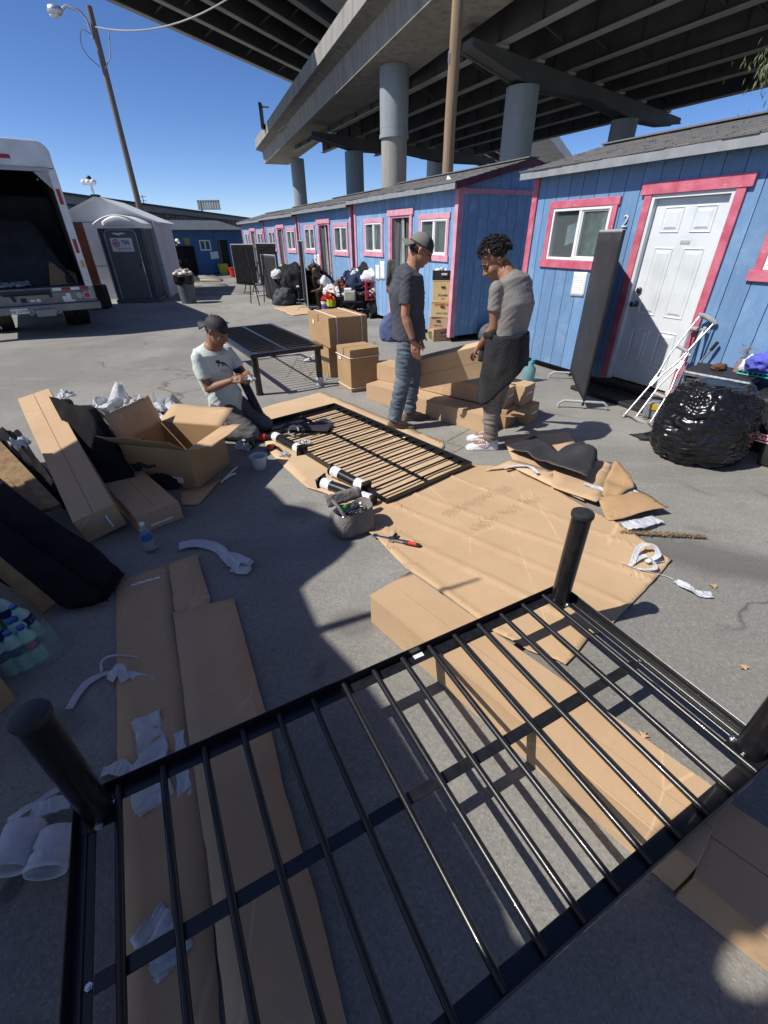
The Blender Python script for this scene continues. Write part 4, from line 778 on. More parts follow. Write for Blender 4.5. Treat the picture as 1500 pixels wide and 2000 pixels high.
for dx in (-0.16,0.0,0.16): b=MB(); b.ball((q.x+dx,q.y-0.1,z1+0.02),(0.09,0.12,0.09)); b.build('camera',M['white'],t_,smooth=True)
b=MB(); b.bar((q.x-0.2,q.y,z1+0.06),(q.x+0.2,q.y,z1+0.06),0.06,0.06); b.build('crossarm',M['white'],t_)
b=MB(); b.ball((q.x,q.y,z1+0.15),(0.08,0.08,0.07)); b.build('sensor',M['black_m'],t_,smooth=True)
q=at_y(282,400,40.0); t_=thing('roof_aerial','thin television aerial on the far warehouse roof','aerial',(q.x,q.y,3.4)); zt=HT(279,381,q)
b=MB(); b.tube([(q.x,q.y,3.4),(q.x,q.y,zt)],0.03,6); b.build('mast',M['steel_fl'],t_)
for k in range(3): b=MB(); b.bar((q.x-0.25,q.y,zt-0.1-0.25*k),(q.x+0.25,q.y,zt-0.1-0.25*k),0.03,0.03); b.build('element',M['steel_fl'],t_)
# ---------------------------------------------------------------- gum tree at the right edge
M['gum']=mat('eucalyptus_leaf',(0.075,0.105,0.045),0.5,(0.17,0.18,0.075),3,3); M['bark']=mat('gum_bark',(0.28,0.23,0.18),0.9,(0.18,0.14,0.11),3,5,bump=0.4,bscale=8)
tq=Vector((9.3,11.6,0)); tr=thing('gum_tree','drooping gum tree foliage above the blue shed roof, right edge','tree',tq)
b=MB(); b.tube([tq,tq+Vector((0.1,0,1.6)),tq+Vector((-0.1,0.1,3.2)),tq+Vector((-0.2,0,4.6))],[0.19,0.15,0.11,0.05],12); r=random.Random(4); tips=[]
for k in range(16):
    a=r.uniform(0,6.28); h=r.uniform(2.6,4.4); p=tq+Vector((-0.1,0,h)); e=p+Vector((math.cos(a)*r.uniform(0.8,1.7),math.sin(a)*r.uniform(0.8,1.7),r.uniform(0.1,0.9))); m_=p.lerp(e,0.5)+Vector((0,0,0.25)); b.tube([p,m_,e],[0.05,0.03,0.012],6); tips+= [m_,e,m_.lerp(e,0.5)]
b.build('trunk',M['bark'],tr,smooth=True)
b=MB()
for p in tips:
    for j in range(75):
        o=p+Vector((r.gauss(0,0.26),r.gauss(0,0.26),r.gauss(0.05,0.16))); ln=r.uniform(0.10,0.19); a=r.uniform(0,6.28); dn=Vector((math.cos(a)*0.45,math.sin(a)*0.45,-1)).normalized(); sd=dn.orthogonal().normalized(); sd=Matrix.Rotation(r.uniform(0,6.28),3,dn)@sd*0.014; m2=o+dn*ln*0.45+Vector((math.cos(a),math.sin(a),0))*0.02
        b.add([o,m2-sd,o+dn*ln,m2+sd],[(0,1,2,3)])
b.build('crown',M['gum'],tr,kind='stuff')
# ================================================================ MIDDLE GROUND
def rough_box(L,W,H,seed=0,amp=0.004,cuts=5):
    bm=bmesh.new(); bmesh.ops.create_cube(bm,size=1.0); bmesh.ops.subdivide_edges(bm,edges=bm.edges[:],cuts=cuts,use_grid_fill=True)
    for v in bm.verts:
        p=Vector((v.co.x*L,v.co.y*W,(v.co.z+0.5)*H)); n=Vector((nz(p,5,seed),nz(p,5,seed+2),nz(p,5,seed+4)))*amp
        if v.co.z<-0.49: n.z=0
        v.co=p+n
    return bm
def bm_obj(bm,name,m,parent=None,smooth=False,bev=0.0,kind=None,mx=None):
    me=bpy.data.meshes.new(name)
    if mx is not None: bm.transform(mx)
    bm.to_mesh(me); bm.free(); me.materials.append(m); o=bpy.data.objects.new(name,me); COL.objects.link(o)
    if smooth: me.polygons.foreach_set('use_smooth',[True]*len(me.polygons))
    if parent is not None: o.parent=parent; WM[o.name]=wm(parent)
    if bev: md=o.modifiers.new('bevel','BEVEL'); md.width=bev; md.segments=2; md.limit_method='ANGLE'; md.angle_limit=R_(40)
    if kind: o['kind']=kind
    return o
def carton(label,mx,L,W,H,m,straps=(),stick=(),group=None,flaps='x',name='cardboard_box',seed=0,tape=True,amp=0.004,cat='box'):
    t=thing(name,label,cat,mx=mx,group=group); l=dict(local=True)
    body=bm_obj(rough_box(L,W,H,seed,amp),'carton',m,t,bev=0.004)
    if flaps=='x':
        for s in (-1,1): b=MB(); b.lim(-L/2+0.003,L/2-0.003,min(s*0.002,s*(W/2-0.002)),max(s*0.002,s*(W/2-0.002)),H+0.001+0.001*(s>0),H+0.0055); b.build('flap',m,t,**l)
        if tape:
            b=MB(); b.lim(-L/2-0.002,L/2+0.002,-0.025,0.025,H+0.0062,H+0.0072); b.lim(-L/2-0.007,-L/2-0.0055,-0.025,0.025,H-0.07,H+0.0062); b.lim(L/2+0.0055,L/2+0.007,-0.025,0.025,H-0.07,H+0.0062); b.build('tape',M['tape'],t,**l)
    for ax,pos in straps:
        e=0.009; b=MB(); w=0.007
        if ax=='z': P=[(-L/2-e,-W/2-e,pos),(L/2+e,-W/2-e,pos),(L/2+e,W/2+e,pos),(-L/2-e,W/2+e,pos)]
        elif ax=='x': P=[(pos,-W/2-e,0.006),(pos,W/2+e,0.006),(pos,W/2+e,H+e),(pos,-W/2-e,H+e)]
        else: P=[(-L/2-e,pos,0.006),(L/2+e,pos,0.006),(L/2+e,pos,H+e),(-L/2-e,pos,H+e)]
        b.tube(P,w,5,closed=True); b.build('strap',M['strap'],t,**l)
    for (face,u,v,w,h) in stick:
        b=MB()
        if face=='-y': b.lim(u-w/2,u+w/2,-W/2-0.007,-W/2-0.005,v-h/2,v+h/2)
        elif face=='+x': b.lim(L/2+0.005,L/2+0.007,u-w/2,u+w/2,v-h/2,v+h/2)
        elif face=='-x': b.lim(-L/2-0.007,-L/2-0.005,u-w/2,u+w/2,v-h/2,v+h/2)
        else: b.lim(u-w/2,u+w/2,v-h/2,v+h/2,H+0.0075,H+0.009)
        b.build('label_sticker',M['print'],t,**l)
    return t
def box_at(front,right,left,W=None,D=None):
    """frame with origin at the centre of a box standing on its front corner; returns matrix, size along right, size along left"""
    ex=right-front; ey=left-front; a=W or ex.length; c=D or ey.length; ex.z=ey.z=0; ex.normalize(); ey=(ey-ex*ey.dot(ex)).normalized()
    return frame(front+ex*a/2+ey*c/2,ex,ey),a,c
mx,a,c=box_at(G(687,767),G(739,758),G(670,752),0.40,0.40); carton('tall brown strapped carton standing alone right of the black bed frame',mx,a,c,0.51,M['kraft_brown'],[('z',0.42),('z',0.05)],[('-x',0.1,0.38,0.08,0.04)],'strapped brown cartons',seed=1)
f0,r0_,l0=G(645,681,0.42),G(713,673,0.42),G(616,659,0.42); mx,a,c=box_at(f0,r0_,l0,0.56,0.80); carton('large wide brown strapped carton lying across smaller cartons',mx,a,c,0.37,M['kraft_brown'],[('x',-0.17),('x',0.19)],[('-x',0.18,0.26,0.06,0.05)],'strapped brown cartons',seed=2)
ex=(r0_-f0).normalized(); ey=Vector((-ex.y,ex.x,0))
q=Vector((f0.x,f0.y,0))+ex*0.20+ey*0.42; carton('plain brown carton under the left side of the big strapped carton',frame(q,ex,ey),0.36,0.60,0.41,M['kraft_brown'],(),(),'strapped brown cartons',seed=3)
q=G(672,735); q=q+ex*0.13+ey*0.16; carton('low brown carton squeezed behind the tall strapped carton',frame(q,ex,ey),0.26,0.30,0.40,M['kraft_tan'],(),[('-x',0.0,0.3,0.08,0.03)],'strapped brown cartons',seed=4)
q=Vector((f0.x,f0.y,0))+ex*0.62+ey*0.30; carton('brown carton half hidden at the right of the strapped stack',frame(q,ex,ey),0.30,0.4,0.33,M['kraft_brown'],[('z',0.27)],(),'strapped brown cartons',seed=5)
# long flat-pack cartons by the two standing men
la=G(716,780); le=(G(915,838)-la).normalized(); ln_=Vector((-le.y,le.x,0))
LBH=0.185
def long_box(label,start,L,W,z,m=None,rot=0.0,seed=0,stick=True,H=LBH):
    d=Matrix.Rotation(rot,3,'Z')@le; n=Vector((-d.y,d.x,0)); c=Vector((start.x,start.y,z))+d*L/2+n*W/2
    return carton(label,frame(c,d,n),L,W,H,m or M['kraft_tan'],(),[('+x',0.0,0.11,0.12,0.02)] if stick else (),'long flat-pack cartons',flaps='x',name='long_carton',seed=seed,tape=False)
long_box('long flat carton at the front of the stack, foremost on the ground',la,1.66,0.30,0.0,seed=11)
e2=G(985,838); s2=e2-le*1.72; long_box('long carton in the bottom layer, end torn open beside the brown trousers',s2+ln_*0.0,1.72,0.235,0.0,M['kraft_brown'],seed=12)
e3=e2+ln_*0.245; long_box('rearmost long carton of the bottom layer, right end facing outward',e3-le*1.60+le*0.06,1.66,0.235,0.0,M['kraft_brown'],seed=13)
u1=e2-le*1.78-ln_*0.02; long_box('long carton in the top layer, front one, crossing behind the brown trousers',u1,1.72,0.245,LBH+0.008,seed=14,rot=0.03)
long_box('rearmost long carton of the top layer, its lit top behind the men',u1+ln_*0.26+le*0.12,1.70,0.235,LBH+0.008,seed=15)
q=G(752,742); carton('small open-ended tan carton standing behind the denim legs',frame(q,le,ln_),0.24,0.2,0.2,M['kraft_tan'],(),(),'long flat-pack cartons',seed=16)
fl=MB(); P=[G(1006,800,0.19),G(1040,798,0.19),G(1018,815,0.15),G(985,815,0.17)]
fl.add(P,[(0,1,2,3)]); tag(fl.build('torn_flap',M['kraft_brown'],solid=0.004),'torn cardboard flap sticking out between the stacked carton ends','cardboard')
# tilted carton held by the young man
pa_,pb_=Vector((0.36,4.68,0.47)),Vector((1.06,4.18,0.75)); dx=(pb_-pa_).normalized(); up_=Vector((0.12,-0.42,1)).normalized(); up_=(up_-dx*up_.dot(dx)).normalized(); dy=up_
mx=frame((pa_+pb_)/2-dx.cross(dy)*0.05,dx,dy); carton('long carton held up at a slant by the young man in grey',mx,(pb_-pa_).length,0.31,0.10,M['kraft'],(),(),'long flat-pack cartons',name='long_carton',seed=17,tape=False)
# produce boxes in a stack
pq=G(846,668)+Vector((0.13,0.20,0))
M['fruit1']=kraft('produce_box_card',(0.62,0.42,0.19),(0.66,0.47,0.24),(0.52,0.35,0.15)); M['green_print']=mat('green_print',(0.05,0.16,0.05),0.6)
def produce(label,z,H,L,W,rz,off=(0,0),m=None,txt=None,seed=0):
    t=thing('produce_box',label,'box',(pq.x+off[0],pq.y+off[1],z),R_(rz),group='stacked produce boxes'); l=dict(local=True)
    bm_obj(rough_box(L,W,H,seed,0.003,3),'carton',m or M['fruit1'],t,bev=0.004)
    b=MB(); b.lim(-L/2-0.004,L/2+0.004,-W/2-0.004,W/2+0.004,H-0.012,H+0.003); b.build('lid',m or M['fruit1'],t,bev=0.003,**l)
    for y in (-W/2-0.0055,): 
        b=MB(); b.tube([(-0.035,y,H*0.70),(0.035,y,H*0.70)],0.014,8); b.build('hand_hole',M['ink'],t,smooth=True,**l)
    if txt:
        for s,x,z_,sz,mm in txt: text('printed_text',s,sz,wm(t)@frame((x,-W/2-0.0045,z_),(1,0,0),(0,0,1)),mm,t,0.0008)
        for s,x,z_,sz,mm in txt[:1]: text('printed_text',s,sz,wm(t)@frame((-L/2-0.0045,0.0,z_),(0,-1,0),(0,0,1)),mm,t,0.0008)
    return t
produce('low produce box with green leaf print at the bottom of the stack',0.0,0.215,0.36,0.27,18,(0,0),M['kraft_tan'],[('GARDEN',0.05,0.15,0.035,M['ink']),('FRESH VEGETABLES',0.04,0.08,0.022,M['ink'])],1)
b=MB(); 
for k in range(4): b.bar((-0.187,-0.1+0.05*k,0.03),(-0.187,-0.06+0.05*k,0.14),0.022,0.003,(1,0,0))
b.build('leaf_print',M['green_print'],bpy.data.objects['produce_box'],local=True)
produce('plain produce box with a white sticker, second from the bottom',0.22,0.19,0.34,0.27,-18,(0.0,0.03),M['kraft_tan'],[('KEEP COOL',0.0,0.05,0.03,M['ink'])],2)
produce('produce box with large red fruit lettering, third from the bottom',0.415,0.255,0.40,0.30,-14,(0.05,0.02),None,[('KIWIFRUIT',0.0,0.21,0.06,M['red_print']),('CLASSIC GREEN',0.0,0.07,0.032,M['green_print'])],3)
produce('tall plain produce box with small dark print, top of the stack',0.675,0.335,0.37,0.29,-15,(0.05,0.03),None,[('POWER',0.0,0.10,0.05,M['navy']),('5 kg',0.0,0.05,0.03,M['navy'])],4)
t_=thing('black_crate','shallow black plastic crate on top of the produce boxes','crate',(pq.x+0.06,pq.y+0.04,1.018),R_(-14)); b=MB(); l=dict(local=True)
for x0,x1,y0,y1 in ((-0.21,0.21,-0.16,-0.145),(-0.21,0.21,0.145,0.16),(-0.21,-0.195,-0.145,0.145),(0.195,0.21,-0.145,0.145)): b.lim(x0,x1,y0,y1,0.0,0.15)
b.lim(-0.195,0.195,-0.145,0.145,0.0,0.012); b.build('tub',M['cap'],t_,bev=0.004,**l); b=MB(); b.tube([(-0.05,-0.162,0.085),(0.05,-0.162,0.085)],0.022,8); b.build('handle',M['grey_metal'],t_,smooth=True,**l)
for k in range(5): lump('crumpled_paper','crumpled grey paper in the black crate, piece %s'%['by the left rim','left of centre','in the middle','right of centre','by the right rim'][k],'paper',(pq.x-0.08+0.07*k,pq.y+0.04,1.13+0.02*(k%2)),(0.05,0.05,0.06),M['cloth_pale'] if k%2 else M['paper'],k,0.4,2.5,3,group='crumpled papers in the crate')
b=MB(); b.box((pq.x+0.24,pq.y+0.16,0.55),(0.22,0.2,1.1),R_(-20)); tag(b.build('dark_suitcase',M['fabric_black'],bev=0.05),'dark upright suitcase behind the produce box stack','suitcase')
# ---------------------------------------------------------------- fabric screens
def screen(label,p,q,h,z0=0.06,feet=True,m=None,foot=0.26,ft_mat=None,up_mat=None):
    p=Vector((p.x,p.y,0)); q=Vector((q.x,q.y,0)); d=(q-p); L=d.length; d.normalize(); n=Vector((-d.y,d.x,0))
    t=thing('fabric_screen',label,'screen',mx=frame((p+q)/2,d,n),group='black fabric screens'); l=dict(local=True); fm=ft_mat or M['grey_metal']
    b=MB(); b.grid(lambda u,v:(-L/2+L*u,0.006*math.sin(v*3+u*4)*math.sin(math.pi*u),z0+(h-z0)*v),16,16); b.build('fabric',m or M['fabric_black'],t,smooth=True,solid=0.012,**l)
    for x in (-L/2,L/2): b=MB(); b.tube([(x,0,0.04),(x,0,h+0.02)],0.015,8); b.build('upright',up_mat or fm,t,smooth=True,**l)
    b=MB(); b.tube([(-L/2,0,h+0.012),(L/2,0,h+0.012)],0.016,8); b.build('top_rail',fm,t,smooth=True,**l)
    if feet:
        for x in (-L/2,L/2): b=MB(); b.tube([(x,-foot,0.014),(x,-foot,0.05),(x,-foot+0.05,0.085),(x,foot-0.05,0.085),(x,foot,0.05),(x,foot,0.014)],0.014,8); b.build('foot',fm,t,smooth=True,**l)
    return t
sp=Vector((2.27,4.86,0)); sq=sp+(G(1112,742)-sp).normalized()*1.25
screen('narrow-looking charcoal screen with pale tube feet beside the white door',sp,sq,1.70,0.10,True,M['fabric_grey'],0.26,None,M['black_m'])
screen('left black screen of the pair standing across the far yard',G(463,556),G(506,558),HT(478,478,G(485,557)),0.03,True,None,0.2)
screen('right black screen of the pair, beside the curtained sheds',G(508,560)+Vector((0.02,0.15,0)),G(566,562)+Vector((0.3,-0.3,0)),HT(530,476,G(535,560)),0.03,True,None,0.2)
p3=G(603,606); screen('thin black screen seen edge-on near the seated person',p3,p3+Vector((-0.34,1.6,0)),HT(591,472,p3),0.06,True,M['fabric_black'],0.28)
p5=G(548,588); screen('black screen lying back behind the folding racks',p5,p5+Vector((-0.6,0.75,0)),HT(528,500,p5),0.03,False,M['fabric_grey'])
# folding racks
def rack(label,c,rz,h=1.0,w=0.42):
    t=thing('folding_rack',label,'rack',(c.x,c.y,0),rz,group='black folding racks'); l=dict(local=True)
    for s in (-1,1):
        b=MB(); b.tube([(-w/2,s*0.34,0.01),(-w/2,-s*0.10,h),(w/2,-s*0.10,h),(w/2,s*0.34,0.01)],0.016,8); b.build('leg_frame',M['black_m'],t,smooth=True,**l)
    b=MB(); b.tube([(-w/2,0.16,0.33),(w/2,0.16,0.33)],0.010,6); b.build('brace',M['black_m'],t,**l); b=MB(); b.tube([(-w/2,-0.22,0.25),(w/2,-0.22,0.25)],0.010,6); b.build('brace',M['black_m'],t,**l)
rack('black folding trestle standing open in front of the far screens',G(512,594),R_(35),HT(512,486,G(512,594))); rack('second black folding trestle half hidden behind the first',G(500,572),R_(60),0.95)
# ---------------------------------------------------------------- belongings piled along the sheds
bk=cloth('black',(0.015,0.015,0.017),(0.03,0.03,0.033)); gy=cloth('grey',(0.085,0.09,0.105)); wt=cloth('white',(0.70,0.71,0.72)); yl=cloth('yellow',(0.62,0.66,0.05)); og=cloth('orange',(0.65,0.12,0.03)); nv=cloth('navyblue',(0.03,0.045,0.10)); br=cloth('brown',(0.16,0.08,0.045)); rd_=cloth('redcloth',(0.45,0.03,0.03)); gn=cloth('green',(0.03,0.07,0.045))
def heap(name,label,px,py,size,m,z=0.0,seed=0,cat='bag',dy=0.0,**k): q=G(px,py); return lump(name,label,cat,(q.x,q.y+dy,z),size,m,seed,k.pop('amp',0.2),k.pop('fr',2.0),k.pop('sub',4),ridged=k.pop('ridged',0.25),**k)
heap('black_coat_pile','big black jacket heaped over bags in front of the black screens',578,590,(0.45,0.4,0.95),bk,seed=1,cat='clothes',dy=0.35)
heap('grey_duffel','grey duffel bag at the foot of the black jacket heap',556,596,(0.30,0.28,0.42),gy,seed=2,dy=0.1); heap('dark_bag','dark bag lying left of the black jacket heap',545,590,(0.26,0.3,0.62),bk,seed=13,dy=0.45)
heap('white_bag','white plastic bag bulging above the grey duffel',546,590,(0.20,0.2,0.24),wt,z=0.62,seed=3,dy=0.3); heap('yellow_cloth','small yellow cloth tucked behind the white bag',556,588,(0.13,0.12,0.16),yl,z=0.80,seed=4,cat='cloth',dy=0.4)
t_=thing('storage_tub','dark storage tub with white lid left of the edge-on screen','storage tub',G(597,592)+Vector((0,0.3,0))); q=wm(t_).translation
b=MB(); b.box(q+Vector((0,0,0.2)),(0.46,0.36,0.40)); b.build('tub',nv,t_,bev=0.03); b=MB(); b.box(q+Vector((0,0,0.43)),(0.50,0.40,0.05)); b.build('lid',M['white'],t_,bev=0.015)
q=G(620,598)+Vector((-0.25,1.1,0)); b=MB(); b.box(q+Vector((0,0,0.42)),(0.75,0.6,0.84)); tag(b.build('black_cabinet',M['fabric_black'],bev=0.04),'black cabinet with dark top behind the seated person','cabinet')
q=q+Vector((0.1,0,0.86)); lump('brown_bundle','small brown bundle on the black cabinet','bundle',q,(0.2,0.16,0.14),br,5)
# potted plants at the curtained doorway
def plant(label,q,h,n,seed,m,spread=0.25):
    t=thing('potted_plant',label,'plant',q); r=random.Random(seed); b=MB(); b.tube([q,q+Vector((0,0,0.02)),q+Vector((0,0,0.26))],[0.11,0.12,0.15],14); b.build('pot',M['cap'],t,smooth=40)
    st=MB(); lf=MB()
    for k in range(n):
        a=r.uniform(0,6.28); e=q+Vector((math.cos(a)*spread*r.random(),math.sin(a)*spread*r.random(),h*r.uniform(0.5,1))); st.tube([q+Vector((0,0,0.2)),q.lerp(e,0.5)+Vector((r.gauss(0,0.03),r.gauss(0,0.03),0.1)),e],[0.008,0.006,0.003],5)
        for j in range(16):
            p=q.lerp(e,r.uniform(0.35,1.05))+Vector((r.gauss(0,0.05),r.gauss(0,0.05),r.gauss(0,0.04))); d=Vector((r.gauss(0,1),r.gauss(0,1),r.gauss(0,0.6))).normalized(); s=d.orthogonal().normalized()*0.018; lf.add([p,p+d*0.035-s,p+d*0.08,p+d*0.035+s],[(0,1,2,3)])
    st.build('stems',M['bark'],t); lf.build('leaves',m,t,kind='stuff')
dm=onwall(SHEDS[2],2.2,0,-0.35); plant('tall straggly olive plant in front of the curtained doorway behind the seated person',dm,1.25,16,3,M['gum'],0.22); dm=onwall(SHEDS[2],3.25,0,-0.3); plant('bare dark twiggy plant against the blue wall right of the seated person',dm,1.0,9,8,mat('dark_leaf',(0.02,0.03,0.018),0.6),0.25)
# red crate cart, seat, stroller and clothes
cq=G(735,622)+Vector((0,0.25,0)); t_=thing('red_cart','red plastic crate cart overflowing with belongings','cart',mx=frame(cq,(0.97,0.24,0),(-0.24,0.97,0))); l=dict(local=True)
M['pinkred']=mat('red_crate_plastic',(0.50,0.03,0.06),0.4)
w,d,z0,z1=0.56,0.42,0.40,0.80; b=MB()
for x in (-w/2,w/2):
    for y in (-d/2,d/2): b=MB(); b.box((x,y,(z0+z1)/2),(0.05,0.05,z1-z0)); b.build('corner_post',M['pinkred'],t_,bev=0.006,**l)
for z in (z0+0.02,z0+0.14,z1-0.12,z1-0.02): b=MB(); b.box((0,-d/2,z),(w-0.05,0.02,0.022)); b.box((0,d/2,z),(w-0.05,0.02,0.022)); b.box((-w/2,0,z),(0.02,d-0.05,0.022)); b.box((w/2,0,z),(0.02,d-0.05,0.022)); b.build('crate_rail',M['pinkred'],t_,**l)
for k in range(1,5): b=MB(); b.box((-w/2+w*k/5,-d/2,(z0+z1)/2),(0.016,0.014,z1-z0-0.05)); b.build('crate_bar',M['pinkred'],t_,**l)
b=MB(); b.box((0,0,z0+0.0),(w-0.06,d-0.06,0.02)); b.build('crate_floor',M['pinkred'],t_,**l)
for x in (-0.2,0.2): b=MB(); b.tube([(x-0.02,-d/2-0.02,0.07),(x+0.02,-d/2-0.02,0.07)],0.07,16); wl=b.build('wheel',M['cap'],t_,smooth=40,**l); b=MB(); b.tube([(x-0.022,-d/2-0.02,0.07),(x+0.022,-d/2-0.02,0.07)],0.035,12); b.build('hub',M['alum'],wl,smooth=40,**l)
b=MB(); b.box((0,0,0.20),(w,d,0.03)); b.tube([(-w/2,d/2,0.2),(-w/2,d/2,z0)],0.014,6); b.tube([(w/2,d/2,0.2),(w/2,d/2,z0)],0.014,6); b.build('trolley_base',M['black_m'],t_,**l)
def on(dx,dy,z): return cq+Vector((dx,dy,z))
lump('black_backpack','black backpack slung on the front of the red cart','backpack',on(-0.02,-0.14,0.08),(0.20,0.14,0.34),bk,21,0.12,2,4,ridged=0.2)
lump('brown_goods','brown packets filling the red crate','packets',on(0,0,0.43),(0.24,0.17,0.26),mat('mixed_goods',(0.22,0.10,0.07),0.6,(0.55,0.52,0.5),8,2,lo=0.5,hi=0.58),22,0.3,2.4,4)
lump('white_pillow','white crumpled cloth on top of the red crate','cloth',on(-0.05,0,0.78),(0.25,0.18,0.24),wt,23,0.25,2,4,ridged=0.35)
b=MB(); b.tube([on(0.16,-0.05,0.86)+Vector((0.085*math.cos(k*0.524),0.02,0.085*math.sin(k*0.524))) for k in range(12)],0.038,8,closed=True); tag(b.build('cream_roll',cloth('cream',(0.62,0.50,0.38)),smooth=True),'cream padded ring on the right of the red crate','roll')
lump('black_rucksack','large black rucksack rising behind the red crate','rucksack',on(0.02,0.3,0.55),(0.42,0.26,0.66),bk,24,0.2,2,4,ridged=0.25); b=MB(); b.tube([on(-0.25,0.05,0.75),on(-0.05,0.1,1.02),on(0.05,0.1,1.16)],0.018,6); tag(b.build('pale_pole',M['white'],smooth=True),'short white pole poking out of the red crate','pole')
lump('navy_jacket','navy jacket bundled left of the red crate','jacket',on(-0.46,0.25,0.55),(0.26,0.24,0.42),nv,25,0.25,2,4,ridged=0.3); lump('striped_bag','black and white striped bag on the navy jacket','bag',on(-0.5,0.25,0.88),(0.14,0.12,0.16),mat('black_white_stripe',(0.02,0.02,0.02),0.8,(0.7,0.7,0.7),9,1,lo=0.5,hi=0.54),26,0.2)
# dark cart mass beneath with black wheels
q=on(-0.45,0.12,0); t_=thing('black_stroller','black folding stroller laden with bags left of the red cart','stroller',q)
b=MB(); b.tube([q+Vector((-0.2,-0.2,0.05)),q+Vector((0.1,0.1,0.5)),q+Vector((0.3,0.25,0.85))],0.014,8); b.tube([q+Vector((0.25,-0.2,0.05)),q+Vector((-0.05,0.1,0.5)),q+Vector((-0.25,0.25,0.8))],0.014,8); b.build('frame',M['black_m'],t_,smooth=True)
lump('seat','','',q+Vector((0,0,0.2)),(0.32,0.26,0.4),bk,27,0.15,2,4,parent=t_)
for x in (-0.2,0.25): b=MB(); b.tube([q+Vector((x-0.015,-0.2,0.06)),q+Vector((x+0.015,-0.2,0.06))],0.06,14); b.build('wheel',M['cap'],t_,smooth=40)
# white lunch cooler and chair
q=on(-0.62,-0.12,0.38); t_=thing('cream_cooler','cream quilted cooler bag with a white lid left of the red cart','cooler bag',q); b=MB(); b.box(q+Vector((0,0,0.11)),(0.27,0.2,0.22)); b.build('body',cloth('creambag',(0.50,0.48,0.36)),t_,bev=0.03); b=MB(); b.box(q+Vector((-0.04,0,0.24)),(0.18,0.16,0.06)); b.build('lid',M['white'],t_,bev=0.02)
q=on(-0.62,-0.05,0); t_=thing('black_chair','black folding chair under the cream cooler bag','chair',q)
b=MB(); b.box(q+Vector((0.05,0,0.36)),(0.5,0.36,0.035)); b.build('seat',M['black_m'],t_,bev=0.01); b=MB(); b.bar(q+Vector((-0.2,0,0.38)),q+Vector((-0.26,0,0.80)),0.34,0.02,(1,0,0)); b.build('backrest',M['black_m'],t_)
for x,y in ((-0.18,-0.16),(0.27,-0.16),(-0.18,0.16),(0.27,0.16)): b=MB(); b.tube([q+Vector((x,y,0)),q+Vector((-x*0.6+0.05,y,0.36))],0.012,6); b.build('leg',M['black_m'],t_)
# folding side table with clothes
q=G(662,612)+Vector((0.05,0.3,0)); t_=thing('folding_table','low black folding table buried under bright clothes','table',q)
b=MB(); b.box(q+Vector((0,0,0.36)),(0.6,0.45,0.03)); b.build('tabletop',M['black_m'],t_)
for s in (-1,1): b=MB(); b.tube([q+Vector((-0.25,s*0.18,0)),q+Vector((0.25,s*0.18,0.35))],0.012,6); b.build('leg',M['black_m'],t_); b=MB(); b.tube([q+Vector((0.25,s*0.16,0)),q+Vector((-0.25,s*0.16,0.35))],0.012,6); b.build('leg',M['black_m'],t_)
TQ=q
for nm,lb,dx,dy,z,sz,m_ in (('yellow_vest','neon yellow vest hanging off the clothes table',-0.24,-0.22,0.16,(0.10,0.08,0.24),yl),('white_cloth','white cloth at the left of the clothes table',-0.22,0.05,0.40,(0.2,0.17,0.22),wt),('orange_jacket','bright orange jacket on the clothes table',0.12,0.05,0.46,(0.24,0.18,0.26),og),('brown_scarf','brown scarf bundled on the clothes table',-0.02,0.1,0.48,(0.16,0.14,0.24),br),('red_shirt','red and white shirt at the front of the clothes table',-0.2,-0.1,0.38,(0.15,0.12,0.16),rd_),('white_shoes','pale shoes lined on the front of the clothes table',0.1,-0.16,0.385,(0.22,0.08,0.08),wt),('grey_tarp','dark grey tarp at the right of the clothes table',0.36,0.1,0.45,(0.22,0.2,0.36),mat('dark_plastic_tarp',(0.08,0.08,0.085),0.3,bump=0.4,bscale=12)),('cardboard_scrap','tan cardboard scrap on top of the clothes pile',0.28,0.2,0.75,(0.14,0.1,0.14),M['kraft'])):
    lump(nm,lb,'clothes' if 'cardboard' not in nm else 'cardboard',q+Vector((dx,dy,z)),sz,m_,len(nm),0.25,2.1,4,ridged=0.35,group='clothes on the folding table')
q=G(628,608)+Vector((0.1,0.1,0)); t_=thing('white_bucket','white bucket with a purple label by the clothes table','bucket',q); b=MB(); b.tube([q,q+Vector((0,0,0.24))],[0.10,0.13],16); b.build('pail',M['white'],t_,smooth=40); b=MB(); b.tube([q+Vector((0,0,0.06)),q+Vector((0,0,0.17))],[0.112,0.124],16,cap=False); b.build('label_band',mat('purple_label',(0.16,0.10,0.35),0.5),t_,smooth=40)
q=G(612,612); b=MB(); b.box(q+Vector((0,0.05,0.07)),(0.14,0.16,0.14),0.3); tag(b.build('black_radio',M['black_m'],bev=0.03),'small black box at the foot of the edge-on screen','box')
